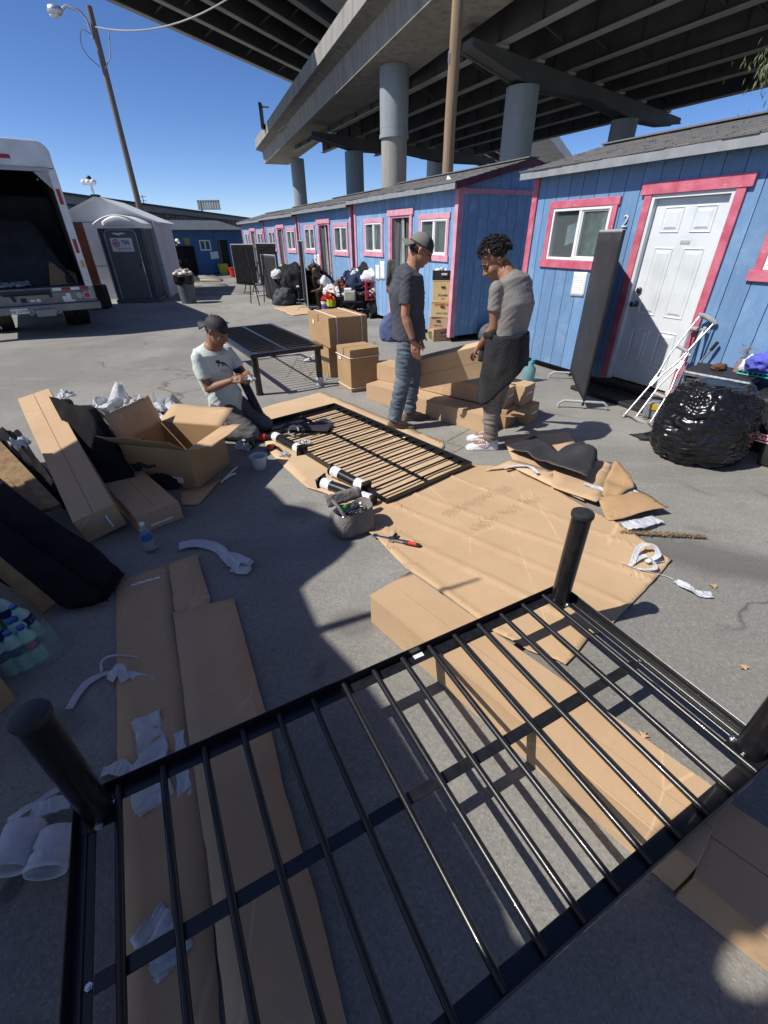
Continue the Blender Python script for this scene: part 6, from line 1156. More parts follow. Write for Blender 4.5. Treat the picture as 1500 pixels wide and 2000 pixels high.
def ribbon(name,label,pts,wd,m=None,cat='foam strip',seed=0,tw=0.8,group='white foam wrapping scraps',n=40,parent=None,curl=0.35):
    P=[(G(p[0],p[1],p[2] if len(p)>2 else 0.01)) for p in pts]; b=MB()
    def at(s):
        k=min(int(s*(len(P)-1)),len(P)-2); f_=s*(len(P)-1)-k; p0=P[max(k-1,0)]; p1=P[k]; p2=P[k+1]; p3=P[min(k+2,len(P)-1)]
        return 0.5*((2*p1)+(p2-p0)*f_+(2*p0-5*p1+4*p2-p3)*f_*f_+(3*p1-p0-3*p2+p3)*f_**3)
    def fn(u,v):
        c=at(u); d=(at(min(1,u+0.02))-at(max(0,u-0.02))); d=d.normalized() if d.length>1e-6 else Vector((1,0,0)); s=Vector((-d.y,d.x,0)); s=s.normalized() if s.length>1e-6 else Vector((0,1,0))
        a=tw*nz((u*3.1,seed,1)); s=(s*math.cos(a)+Vector((0,0,1))*math.sin(a)*0.8); w=wd*(0.85+0.35*nz((u*3,seed,4))+0.10*nz((u*13,seed,v*3))); x=(v-0.5); e=0.10*wd*(nz((v*9,seed,2))) if u in (0.0,1.0) else 0.0
        p=c+s*w*x+d*e+Vector((0,0,curl*wd*abs(x)*0.35+0.16*wd*abs(nz((u*6+v,v*2,seed)))+0.03*wd*abs(nz((u*18,v*5,seed))))); p.z=max(p.z,0.006+0.002*v); return p
    b.grid(fn,n*2,9); o=b.build(name,m or M['foam'],smooth=70,solid=0.0006); return tag(o,label,cat,group)
ribbon('foam_strip','curved white foam strip on the shaded asphalt left of the tool bag',[(350,1068),(385,1062),(425,1072),(455,1100),(478,1108),(470,1122)],0.095,seed=1,n=50); ribbon('foam_strip','inner loop of white foam strip beside the curved one',[(455,1118),(470,1095,0.03),(488,1100,0.03),(462,1085),(430,1078)],0.05,seed=2)
ribbon('foam_strip','white foam ribbon curling on the asphalt left of the flattened cartons',[(135,1385),(165,1340),(200,1318),(235,1315,0.03),(270,1322),(300,1330)],0.04,seed=3,n=60); ribbon('foam_strip','thin white string loop above the curling foam ribbon',[(198,1312,0.02),(200,1290,0.03),(225,1280,0.03),(272,1284,0.01)],0.012,seed=4)
ribbon('foam_strip','knotted bit of white foam on the curling ribbon',[(215,1330,0.02),(232,1305,0.05),(245,1330,0.02)],0.05,seed=5); 
ribbon('foam_sheet','crumpled white foam sheet between the leg and the flattened cartons',[(285,1400),(300,1470),(290,1530,0.03),(310,1575)],0.13,None,'foam sheet',6,0.4); ribbon('foam_sheet','narrow white foam sheet right of the crumpled one',[(350,1430),(355,1490,0.02),(362,1560)],0.05,None,'foam sheet',7,0.4)
ribbon('foam_sheet','white foam sheet showing through the near slats',[(285,1800),(320,1840,0.02),(345,1885)],0.12,None,'foam sheet',8,0.3); ribbon('foam_sheet','white foam scrap behind the dark near leg',[(200,1510),(235,1500,0.02),(262,1520)],0.06,None,'foam sheet',9,0.4)
ribbon('foam_strip','white foam strip trailing from the black fabric sleeve',[(1140,945,0.05),(1170,955,0.05),(1205,965,0.05),(1235,960,0.04),(1258,975,0.02)],0.06,seed=10); ribbon('foam_strip','white foam strip left of the black fabric sleeve',[(985,915,0.05),(1010,910,0.05),(1035,912,0.05),(1050,925,0.05)],0.04,seed=11)
ribbon('foam_strip','white foam peeking above the black fabric sleeve',[(1062,880,0.06),(1080,885,0.09),(1092,903,0.06)],0.06,seed=12); ribbon('foam_strip','white foam patch beside the dried palm stalk',[(1218,1030,0.02),(1245,1025,0.03),(1285,1015,0.02)],0.11,seed=13)
ribbon('foam_strip','tangled white foam loop on the corner of the big cardboard',[(1235,1100,0.03),(1250,1068,0.07),(1275,1065,0.08),(1285,1085,0.06),(1262,1098,0.03),(1295,1095,0.02)],0.035,seed=14); ribbon('foam_strip','second white loop tangled on the big cardboard corner',[(1230,1105,0.02),(1262,1085,0.05),(1280,1110,0.04),(1245,1112,0.02)],0.03,seed=15)
ribbon('foam_strip','white foam tail on the asphalt at far right',[(1320,1135),(1345,1148,0.02),(1365,1160),(1390,1162)],0.06,seed=16); ribbon('foam_strip','thin white string joining the foam loop and tail',[(1212,1098,0.03),(1250,1112,0.03),(1300,1125),(1325,1138)],0.006,seed=17)
ribbon('foam_strip','small white strap on the asphalt by the scrap pile',[(1140,890,0.03),(1160,898,0.02),(1182,905,0.01)],0.02,seed=18)
ribbon('foam_strip','white foam band on the asphalt beside the carton stack',[(592,706),(608,700,0.04),(620,694,0.02)],0.10,seed=19,curl=0.9)
# foam sleeves near the dark leg
for k,(p,q_,lb) in enumerate((((52,1610),(12,1700),'left white foam sleeve on the ground by the dark near leg'),((118,1622),(88,1705),'right white foam sleeve on the ground by the dark near leg'))):
    a,e=G(*p,0.055),G(*q_,0.055); b=MB(); n=10; R=[]
    for j in range(n+1):
        c=a.lerp(e,j/n); d=(e-a).normalized(); s=Vector((-d.y,d.x,0)); rr=0.048+0.006*nz((j*0.7,k,2)); R.append([c+s*rr*1.25*math.cos(2*math.pi*i/24)*(1+0.08*nz((i*0.5,j*0.4,k)))+Vector((0,0,rr*math.sin(2*math.pi*i/24))) for i in range(24)])
    b.loft(R,False); o=b.build('foam_sleeve',M['foam'],smooth=True,solid=0.006); tag(o,lb,'foam sleeve','white foam wrapping scraps')
ribbon('foam_strip','thin plastic strands reaching behind the foam sleeves',[(15,1605,0.03),(60,1575,0.04),(100,1550,0.02),(128,1535,0.01)],0.03,seed=20); ribbon('foam_sheet','loose white foam between the sleeves and the dark leg',[(60,1590,0.05),(100,1575,0.06),(138,1565,0.04)],0.07,None,'foam sheet',21,0.5)
# dried palm stalk and leaves
a,e=G(1212,1040,0.02),G(1378,1048,0.02); b=MB(); r=random.Random(9); d=(e-a)
for k in range(420): s=r.random(); p=a+d*s; w=0.022*(1-0.6*abs(s-0.45)); o=p+Vector((r.gauss(0,0.3)*w,r.gauss(0,0.5)*w,abs(r.gauss(0,0.35))*w)); q_=o+Vector((r.uniform(0.004,0.012),r.gauss(0,0.005),0.003)); b.tube([o,q_],[0.0032,0.0015],4)
t_=thing('palm_stalk','dried brown braided palm stalk on the asphalt at right','palm stalk',a); b.build('husks',cloth('husk',(0.30,0.20,0.10)),t_,kind='stuff'); b=MB(); b.tube([a,a.lerp(e,0.5)+Vector((0,0,0.004)),e],[0.006,0.007,0.002],6); b.build('stem',M['bark'],t_)
M['dry_leaf']=mat('dry_leaf',(0.50,0.35,0.20),0.7,(0.36,0.22,0.11),30,3)
for k,(px,py,lb) in enumerate(((1253,1437,'dry curled leaf beside the near slats'),(1452,1304,'dry leaf on the bare asphalt at right'),(1392,1146,'small pinkish dry leaf beside the foam tail'),(1030,873,'tiny pale scrap near the white trainers'))):
    q=G(px,py,0.004); b=MB(); n=12; r=random.Random(k+3); P=[]
    for j in range(n): a=2*math.pi*j/n; rr=(0.022 if j%2 else 0.010)*r.uniform(0.7,1.2); P.append(q+Vector((rr*math.cos(a)*1.3,rr*math.sin(a),0.003+0.009*abs(math.cos(a)))))
    b.add([q+Vector((0,0,0.002))]+P,[(0,1+j,1+(j+1)%n) for j in range(n)]); tag(b.build('dry_leaf',M['dry_leaf'],solid=0.0006),lb,'leaf',group='dry leaves')
# ---------------------------------------------------------------- long cartons under the near frame
c0,c1=G(723,1162,0.19),G(793,1117,0.19); dL=Vector((0.645,-0.764,0)); dN=Vector((0.764,0.645,0))
c0.z=0; carton('long tan carton under the upside-down frame, far end lit',frame(c0+dL*0.73+dN*0.135,dL,dN),1.46,0.27,0.188,M['kraft_tan'],(),(),'long flat-pack cartons',name='long_carton',seed=61,tape=False)
e=G(1345,1712,0.10); e.z=0; d2=Vector((0.70,-0.714,0)); n2=Vector((0.714,0.70,0)); carton('dusky long carton at the bottom right corner, half in shade',frame(e+d2*0.55+n2*0.13,d2,n2),1.1,0.30,0.14,M['kraft_tan'],(),(),'long flat-pack cartons',name='long_carton',seed=62,tape=False,amp=0.012)
# flattened cartons at left
sheet('cardboard_sheet','long flattened carton at left with a white label strip',[(228,1140),(330,1106),(342,1200),(372,1420),(402,1600),(440,2100),(240,2100),(236,1700),(230,1400)],0.006,M['kraft_tan'],51,0.006,creases=[((232,1560),(395,1510),0.003,0.01)]); sheet('cardboard_sheet','torn upper corner piece of the flattened carton',[(331,1106),(386,1087),(398,1130),(412,1172),(410,1195),(344,1212)],0.009,M['kraft_tan'],52,0.012,rag=0.008)
sheet('cardboard_sheet','second long flattened carton under the near slats',[(340,1202),(458,1174),(490,1290),(530,1430),(560,1560),(620,1760),(700,2100),(455,2100),(410,1700),(372,1450)],0.014,M['kraft_tan'],53,0.006,creases=[((480,1290),(640,1800),0.004,0.015)])
a,e=G(256,1143,0.016),G(312,1127,0.016); b=MB(); b.bar(a,e,0.014,0.002); tag(b.build('label_strip',M['print']),'narrow white label strip on the flattened carton','label')
sheet('cardboard_sheet','torn cardboard flap on the ground in front of the open carton',[(353,965),(390,955),(432,938),(412,962),(388,988),(355,988)],0.006,M['kraft_tan'],54,0.006)
def crumple(name,label,c,w,d,h,m,seed=0,n=34,cat='foam',group='white foam wrapping scraps',rz=0.0,fr=1.7,z0=0.004):
    c=Vector(c); b=MB(); rot=Matrix.Rotation(rz,3,'Z')
    def fn(u,v):
        x,y=u*2-1,v*2-1; q=Vector((x*fr,y*fr,seed*1.7)); r=min(1,math.hypot(x,y)/1.2)
        hh=(0.5+nz(q,0.9,seed))*0.75+abs(nz(q,1.7,seed+1))*0.75+abs(nz(q,4.3,seed+2))*0.12
        lx=0.55*nz(q,1.0,seed+4)+0.10*nz(q,2.3,seed+5); ly=0.55*nz(q,1.0,seed+6)+0.10*nz(q,2.3,seed+7)
        p=rot@Vector(((x*0.8+lx)*w,(y*0.8+ly)*d,0)); return c+p+Vector((0,0,z0+h*hh*(1.0-0.55*r*r)))
    b.grid(fn,n,n); o=b.build(name,m,smooth=65,solid=0.0012); return tag(o,label,cat,group)
# ---------------------------------------------------------------- left pile
def slab(name,label,cat,C,th,m,group=None,amp=0.01,seed=0,n=14,bev=0.01):
    C=[Vector(p) for p in C]; b=MB(); b.grid(lambda u,v:(C[0].lerp(C[1],u)).lerp(C[3].lerp(C[2],u),v)+Vector((0,0,amp*nz((u*4,v*4,seed))+amp*0.6*nz((u*9,v*8,seed+2)))),n,n)
    o=b.build(name,m,smooth=True,solid=th,bev=bev); return tag(o,label,cat,group)
def RT(px,py,t): return EYE+RAY(px,py)*t
n0,n1=G(148,1002,0.21),G(219,1006,0.21); f1=RT(96,771,3.85); f0=RT(35,768,3.85); dx=((f0+f1)/2-(n0+n1)/2); L=dx.length; dx.normalize(); wy=(n1-n0); wy=(wy-dx*wy.dot(dx)).normalized()
zz=dx.cross(-wy) if dx.cross(-wy).z>0 else dx.cross(wy); mx=frame((n0+n1+f0+f1)/4-zz*0.19,dx,zz.cross(dx)); carton('long tan carton sloping up on the pile at left',mx,L,0.25,0.19,M['kraft_tan'],(),[('-x',-0.05,0.09,0.015,0.11)],'long flat-pack cartons',name='long_carton',seed=63,tape=False)
c_=[G(215,1005,0.13),G(353,985,0.13)]
lowd=(G(205,946,0.13)-G(265,1010,0.13)).normalized(); lown=Vector((-lowd.y,lowd.x,0)); q=G(265,1012,0.13); q.z=0; q2=G(354,985,0.13); wN=(q2-q); wN.z=0; ww=wN.length; wN=(wN-lowd*wN.dot(lowd)).normalized()
carton('short low tan carton with a white strip, in front of the black pads',frame(q+lowd*0.4+wN*ww/2,lowd,wN if lowd.cross(wN).z>0 else -wN) if lowd.cross(wN).z>0 else frame(q+lowd*0.4+wN*ww/2,-lowd,wN),0.8,ww,0.125,M['kraft_tan'],(),[('-x' if lowd.cross(wN).z>0 else '+x',0.0,0.04,0.15,0.015)],'long flat-pack cartons',name='long_carton',seed=64,tape=False)
slab('black_pad','thick black fabric pad leaning beside the sloping carton','pad',[G(186,946,0.14),G(262,930,0.14),RT(172,800,3.35),RT(95,774,3.65)],0.06,M['fabric_black'],'black fabric bundles',0.02,1)
slab('charcoal_sheet','folded charcoal plastic sheet lying over the pile behind the black pad','sheet',[G(262,915,0.16),G(345,905,0.2),RT(205,796,3.9),RT(150,800,3.8)],0.025,M['fabric_grey'],'black fabric bundles',0.05,2); slab('charcoal_sheet','shadowed charcoal sheet beside the open carton','sheet',[G(300,955,0.03),G(352,950,0.03),G(300,860,0.18),G(240,880,0.2)],0.02,M['fabric_grey'],'black fabric bundles',0.05,3)
lump('black_cloth','small black cloth in front of the open carton','cloth',G(330,945),(0.17,0.13,0.12),bk,66,0.25)
slab('charcoal_offcut','small stiff charcoal offcut poking up behind the white foam','sheet',[G(285,832,0.05),G(310,835,0.03),G(302,812,0.2),G(292,805,0.22)],0.006,M['fabric_grey'],'black fabric bundles',0.01,4)
for k,(px,py,z,w,d,h,lb) in enumerate(((240,842,0.16,0.32,0.24,0.30,'large white foam sheet crumpled behind the charcoal sheet'),(282,848,0.12,0.27,0.20,0.26,'white foam sheet crumpled left of the open carton'),(335,830,0.08,0.27,0.18,0.24,'white foam sheet crumpled behind the open carton'),(268,872,0.12,0.18,0.12,0.16,'small white foam curl spilling over the charcoal sheet'),(145,812,0.2,0.10,0.07,0.10,'white foam bit behind the black pad'))):
    crumple('foam_bundle',lb,G(px,py)+Vector((0,0,z)),w,d,h,M['foam'],70+k)
crumple('foam_bundle','white foam twist hanging at the left side of the sloping carton',RT(30,852,3.1)-Vector((0,0,0.10)),0.07,0.05,0.12,M['foam'],78,20)
# black rolls and boards at the left edge
def roll(label,near,far,r,m=None,sq=1.0,seed=0):
    near,far=Vector(near),Vector(far); d=(far-near).normalized(); s=d.cross(Vector((0,0,1))).normalized(); u=s.cross(d); R=[]
    for j in range(15):
        f_=j/14; c=near.lerp(far,f_); e=r*(0.55 if j==0 else 0.9 if j==1 else 1.0); c=c+(d*0.02 if j==1 else Vector()); R.append([c+s*e*sq*math.cos(2*math.pi*i/20)*(1+0.06*nz((i*0.6,j,seed)))+u*e*math.sin(2*math.pi*i/20)*(1+0.06*nz((i*0.6,j,seed+3))) for i in range(20)])
    b=MB(); b.loft(R); return tag(b.build('fabric_roll',m or M['fabric_black'],smooth=True),label,'fabric roll',group='black fabric bundles')
slab('black_pad','black padded panel lying slanted below the boards at left','panel',[G(190,1168,0.05),G(230,1108,0.13),RT(-40,908,3.2),RT(-40,1000,2.85)],0.07,M['fabric_black'],'black fabric bundles',0.008,21,bev=0.02)
slab('black_pad','lowest black padded panel at the left edge, above the bottles','panel',[G(130,1190,0.03),G(204,1162,0.08),RT(-40,990,2.8),RT(-60,1085,2.35)],0.06,M['fabric_black'],'black fabric bundles',0.008,22,bev=0.02)
def board(label,a,e,w,th,seed=0): 
    b=MB(); b.bar(a,e,w,th,(0.5,-0.5,0.8)); return tag(b.build('wooden_board',M['wood'],bev=0.003),label,'board',group='boards in the left pile')
board('brown board leaning highest in the left pile, by the sloping carton',G(108,992,0.18),RT(-20,855,3.6),0.075,0.03); board('second brown board in the left pile, just below the highest',G(84,1000,0.17),RT(-20,886,3.45),0.075,0.03); board('third brown board at the left edge, above the black panels',G(62,996,0.20),RT(-20,918,3.3),0.07,0.03)
board('low brown board end beside the water bottles',G(98,1188,0.06),RT(-70,1050,2.3),0.07,0.04)
slab('black_pad','black folded cloth stuffed left of the sloping carton','pad',[G(112,985,0.10),G(135,985,0.12),RT(34,838,3.75),RT(-40,842,3.7)],0.03,M['fabric_black'],'black fabric bundles',0.05,25)
carton('brown carton corner at the very left edge below the bottles',frame((-1.93,1.10,0),(0.9,-0.43,0),(0.43,0.9,0)),0.5,0.45,0.2,M['kraft_brown'],seed=66)
# bottles
def bottle(label,q,h,r,body,capm,labm,name='water_bottle',group=None,tilt=None,red=False):
    mx=Matrix.Translation(q) if tilt is None else Matrix.Translation(q)@tilt; t=thing(name,label,'bottle',mx=mx,group=group); l=dict(local=True)
    P=[(0,0.78),(0.02,0.98),(0.12,1.0),(0.2,0.93),(0.28,1.0),(0.42,0.93),(0.55,1.0),(0.68,1.0),(0.78,0.72),(0.88,0.42),(0.93,0.36),(0.94,0.36)]
    b=MB(); b.tube([(0,0,h*z) for z,_ in P],[r*k for _,k in P],20); b.build('body',body,t,smooth=True,**l)
    b=MB(); b.tube([(0,0,h*0.93),(0,0,h*1.0)],r*0.42,16); b.build('screw_cap',capm,t,smooth=40,**l)
    b=MB(); b.tube([(0,0,h*0.44),(0,0,h*0.66)],[r*1.012,r*1.02],20,cap=False); lb=b.build('label_band',labm,t,smooth=True,**l)
    if red: b=MB(); b.ball((r*0.75,-r*0.72,h*0.57),(0.02,0.02,0.016)); b.build('round_mark',M['red'],lb,smooth=True,**l)
    return t
M['pet']=mat('clear_pet_plastic',(0.82,0.88,0.92),0.06,trans=0.85,ior=1.33,bump=0.2,bscale=40); M['lab_blue']=mat('blue_label',(0.03,0.12,0.38),0.35,(0.45,0.55,0.70),14,2,lo=0.52,hi=0.58); M['teal_liq']=mat('pale_green_bottle',(0.34,0.60,0.52),0.25,(0.42,0.66,0.58),6,3,trans=0.15); M['navy_lab']=mat('navy_label',(0.015,0.03,0.13),0.3,(0.25,0.33,0.5),22,2,lo=0.60,hi=0.66); M['blue_cap']=mat('blue_cap',(0.02,0.06,0.28),0.35)
bottle('clear half-full water bottle standing on the asphalt by the cartons',G(296,1076),0.215,0.034,M['pet'],M['white'],M['lab_blue'])
bl=['lower right corner','lower left, first from the front edge','centre','left edge','back row middle','back right corner','front row middle','back row left','second row right']
for k,(px,py,z) in enumerate(((78,1285,0.0),(28,1312,0.0),(50,1265,0.0),(8,1275,0.0),(34,1225,0.0),(74,1240,0.0),(52,1300,0.0),(0,1235,0.0),(66,1262,0.0))):
    bottle('pale green bottle in the shrink-wrapped pack, '+bl[k],G(px,py)+Vector((0,0,z)),0.215,0.038,M['teal_liq'],M['blue_cap'],M['navy_lab'],'green_bottle','bottles in the shrink-wrapped pack',red=(k==0),tilt=Matrix.Rotation(0.25*nz((k*1.7,2,1)),4,'X')@Matrix.Rotation(0.3*nz((k*2.3,5,1)),4,'Y'))
b=MB(); q=G(40,1275); b.grid(lambda u,v:(q.x+0.21*math.cos(-2.6+2.9*u)*(1-0.10*v)+0.012*nz((u*9,v*5,1)),q.y+0.15*math.sin(-2.6+2.9*u)*(1-0.12*v)-0.01,0.01+0.20*v+0.01*nz((u*9,v*7,4))),30,12); tag(b.build('shrink_wrap',mat('green_tinted_film',(0.55,0.78,0.70),0.18,trans=0.7,alpha=0.45,bump=0.7,bscale=20),smooth=True),'pale green clear shrink wrap around the bottle pack','plastic wrap')
# open carton with flaps
F_,Rr,Ll=G(386,957),G(462,893),G(290,918); mx,a,c=box_at(F_,Rr,Ll,0.50,0.60); H=0.34; t_=thing('open_carton','open brown carton with raised flaps beside the kneeling man','box',mx=mx); l=dict(local=True); th=0.006
for x0,x1,y0,y1 in ((-a/2,a/2,-c/2,-c/2+th),(-a/2,a/2,c/2-th,c/2),(-a/2,-a/2+th,-c/2+th,c/2-th),(a/2-th,a/2,-c/2+th,c/2-th)): b=MB(); b.lim(x0,x1,y0,y1,0.001,H); b.build('side_panel',M['kraft_brown'],t_,**l)
b=MB(); b.lim(-a/2+th,a/2-th,-c/2+th,c/2-th,0.002,0.008); b.build('base_panel',M['kraft_brown'],t_,**l)
def flap(p,q,out,ang,ln,m,nm='flap',seed=0):
    p,q=Vector(p),Vector(q); out=Vector(out); d=out*math.cos(ang)+Vector((0,0,1))*math.sin(ang); b=MB(); b.grid(lambda u,v:p.lerp(q,u)+d*ln*v+Vector((0,0,0.02*nz((u*3,v*3,seed))*v)),8,6); b.build(nm,m,t_,smooth=True,solid=0.005,**l)
flap((-a/2,-c/2,H),(a/2,-c/2,H),(0,-1,0),R_(12),0.22,M['kraft_tan'],seed=1); flap((a/2,c/2-0.02,H),(-a/2,c/2-0.02,H),(0,1,0),R_(75),0.24,M['kraft_tan'],seed=2); flap((-a/2,c/2,H),(-a/2,-c/2,H),(-1,0,0),R_(38),0.22,M['kraft_brown'],seed=3); flap((a/2,-c/2,H),(a/2,c/2,H),(1,0,0),R_(20),0.24,M['kraft_tan'],seed=4)
b=MB(); b.lim(-a/2-0.004,-a/2-0.002,-0.2,-0.05,0.05,0.10); b.build('label_sticker',M['print'],t_,**l)
for k,(p,q_) in enumerate((((432,942),(463,912)),((440,935),(460,925)))): a_,e=G(*p,0.012),G(*q_,0.012); b=MB(); b.tube([a_,a_.lerp(e,0.6)+Vector((0.01,0,0.012)),e],0.008,6); tag(b.build('plastic_strap',M['white'],smooth=True),['thick white plastic strap lying right of the open carton','thin white plastic strap lying right of the open carton'][k],'strap')
# ---------------------------------------------------------------- tools
def toolbag():
    q=G(688,1048)+Vector((0,0.10,0)); mx=frame(q,(0.86,0.5,0),(-0.5,0.86,0)); t=thing('tool_bag','grey canvas tool bag open and full of sockets','tool bag',mx=mx); l=dict(local=True); m=mat('grey_canvas',(0.13,0.12,0.11),0.85,(0.19,0.175,0.16),8,4,bump=0.5,bscale=60); w,d,h=0.28,0.22,0.17
    R=[]
    for z,s in ((0,0.92),(0.03,1.10),(0.09,1.08),(h-0.04,0.96),(h,0.90),(h-0.012,0.83),(0.06,0.80)):
        ring=[]
        for k in range(32):
            a=2*math.pi*k/32; ca,sa=math.cos(a),math.sin(a); e=0.62; x=math.copysign(abs(ca)**e,ca)*w/2*s; y=math.copysign(abs(sa)**e,sa)*d/2*s; j=0.05*nz((x*9,y*9,z*8)); ring.append((x*(1+j*3),y*(1+j*3),max(0,z+j*(z>0.05))))
        R.append(ring)
    b=MB(); b.loft(R); b.build('canvas',m,t,smooth=True,**l)
    b=MB(); b.tube([(-0.08,-0.06,h-0.02),(-0.11,-0.03,h+0.05),(-0.12,0.03,h+0.07),(-0.09,0.08,h+0.02)],0.012,8); b.build('strap_handle',m,t,smooth=True,**l)
    b=MB(); b.grid(lambda u,v:(-0.13+0.26*u,0.09+0.07*v,h-0.01+0.06*math.sin(v*2)+0.02*nz((u*5,v*3,1))),10,6); b.build('lid_flap',m,t,smooth=True,solid=0.004,**l)
    r=random.Random(8)
    for k in range(34):
        p=Vector((r.uniform(-0.09,0.1),r.uniform(-0.07,0.06),h-0.05+r.uniform(0,0.03))); d_=Vector((r.gauss(0,1),r.gauss(0,1),r.gauss(0,0.5))).normalized(); rr=r.uniform(0.007,0.012); b=MB(); b.tube([p,p+d_*r.uniform(0.02,0.04)],rr,10)
        o=b; o.v=[tuple(mx@Vector(v)) for v in o.v]; o=o.build('socket',M['chrome'] if k%5 else M['black_m'],smooth=40); tag(o,'small chrome socket in the heap inside the tool bag','socket',group='sockets in the tool bag')
    b=MB(); b.tube([mx@Vector((-0.07,0.0,h-0.005)),mx@Vector((-0.03,0.03,h-0.0))],0.014,10); tag(b.build('screwdriver',mat('green_plastic',(0.03,0.25,0.04),0.4),smooth=40),'green screwdriver handle inside the tool bag','screwdriver')
toolbag()
a,e=G(735,1048,0.03),G(822,1066,0.03); t_=thing('ratchet','red and grey handled ratchet on the cardboard by the tool bag','ratchet',a); b=MB(); b.tube([a.lerp(e,0.35),a.lerp(e,0.62)],0.009,8); b.build('shaft',M['chrome'],t_,smooth=True); b=MB(); b.tube([a.lerp(e,0.62),a.lerp(e,0.7),a.lerp(e,0.95),e],[0.010,0.014,0.014,0.008],10); hd=b.build('handle',M['cap'],t_,smooth=True); b=MB(); b.tube([a.lerp(e,0.72)+Vector((0,-0.004,0.006)),a.lerp(e,0.9)+Vector((0,-0.004,0.006))],0.011,8); b.build('red_grip',M['red'],hd,smooth=True); b=MB(); c_=a.lerp(e,0.34); b.tube([c_+Vector((0,0,-0.012)),c_+Vector((0,0,0.014))],0.02,14); b.build('ratchet_head',M['chrome'],t_,smooth=40); b=MB(); b.tube([c_+Vector((0.01,0.01,0.0)),c_+Vector((0.035,0.05,0.012))],[0.013,0.011],10); b.build('socket',M['black_m'],t_,smooth=40)
a,e=G(733,1046,0.025),G(800,1058,0.02); b=MB(); b.bar(a,e,0.016,0.006); b.tube([a+Vector((0,0,-0.004)),a+Vector((0,0,0.006))],0.018,14); tag(b.build('spanner',M['chrome'],bev=0.002),'chrome spanner lying beside the ratchet','spanner')
q=G(510,862); t_=thing('cordless_drill','red and black cordless drill lying on the cardboard','drill',q); b=MB(); b.tube([q+Vector((-0.07,0.0,0.05)),q+Vector((-0.05,0,0.05)),q+Vector((0.05,0.0,0.045))],[0.032,0.038,0.03],14); b.build('motor_body',M['red'],t_,smooth=True); b=MB(); b.tube([q+Vector((0.05,0,0.045)),q+Vector((0.09,0,0.043)),q+Vector((0.12,0,0.042))],[0.025,0.024,0.012],12); b.build('chuck',M['black_m'],t_,smooth=40); b=MB(); b.bar(q+Vector((-0.04,-0.01,0.04)),q+Vector((-0.06,-0.13,0.035)),0.04,0.045); b.build('grip',M['black_m'],t_,bev=0.01); b=MB(); b.box(q+Vector((-0.065,-0.16,0.04)),(0.08,0.06,0.075)); b.build('battery',M['black_m'],t_,bev=0.01)
q=G(529,880); t_=thing('tape_measure','small red and black tape measure on the asphalt','tape measure',q); b=MB(); b.box(q+Vector((0,0,0.03)),(0.06,0.05,0.06),0.3); b.build('case',M['red'],t_,bev=0.015); b=MB(); b.box(q+Vector((0,-0.005,0.012)),(0.064,0.054,0.02),0.3); b.build('base',M['black_m'],t_,bev=0.004)
a,e=G(533,868,0.02),G(556,886,0.015); t_=thing('pliers','black handled pliers pointing at the plastic tub','pliers',a); b=MB(); b.tube([a,a.lerp(e,0.5)+Vector((0.012,0,0)),e],0.008,7); b.tube([a+Vector((-0.03,-0.01,0)),a.lerp(e,0.5)-Vector((0.012,0,0)),e],0.008,7); b.build('handles',M['black_m'],t_,smooth=True); b=MB(); b.tube([e,e+(e-a)*0.45],[0.012,0.004],8); b.build('jaws',M['chrome'],t_,smooth=True)
q=G(508,914); t_=thing('plastic_tub','small translucent white plastic tub on the asphalt','tub',q); M['tubp']=mat('translucent_tub',(0.70,0.73,0.78),0.35,trans=0.35); b=MB(); R=[]
for z,r_ in ((0,0.052),(0.004,0.055),(0.11,0.07),(0.112,0.076),(0.118,0.076),(0.118,0.067),(0.01,0.05)): R.append([q+Vector((r_*math.cos(2*math.pi*k/24),r_*math.sin(2*math.pi*k/24),z)) for k in range(24)])
b.loft(R); b.build('tub',M['tubp'],t_,smooth=40); b=MB(); b.box(q+Vector((0.076,0,0.10)),(0.012,0.04,0.02)); b.build('lug',M['tubp'],t_,bev=0.003)
q=G(574,846,0.05); b=MB(); b.tube([q+Vector((0.05*math.cos(k*0.4),0.02*math.sin(k*0.4),0.025+0.045*math.sin(k*0.4))) for k in range(13)],0.009,8); tag(b.build('white_ring',M['foam'],smooth=True),'white foam ring standing on the flat bed frame','foam ring')
for k,(px,py,sz,lb,m_) in enumerate(((478,880,(0.09,0.06,0.07),'crumpled clear plastic beside the drill battery',M['plastic']),(470,868,(0.06,0.05,0.05),'white foam crumb left of the drill',M['foam']),(632,826,(0.09,0.05,0.06),'crumpled clear plastic on the flat bed frame',M['plastic']),(594,868,(0.06,0.04,0.05),'small white foam twist by the loose leg plate',M['foam']),(555,888,(0.05,0.04,0.03),'clear plastic scrap at the corner of the cardboard',M['plastic']))):
    crumple('plastic_scrap',lb,G(px,py,0.02),sz[0],sz[1],sz[2],m_,80+k,18,'plastic scrap',None)
slab('charcoal_offcut','long charcoal offcut lying in the flat bed frame','sheet',[G(545,838,0.05),G(640,842,0.05),G(650,826,0.05),G(560,826,0.05)],0.004,M['fabric_grey'],'black fabric bundles',0.004,12)
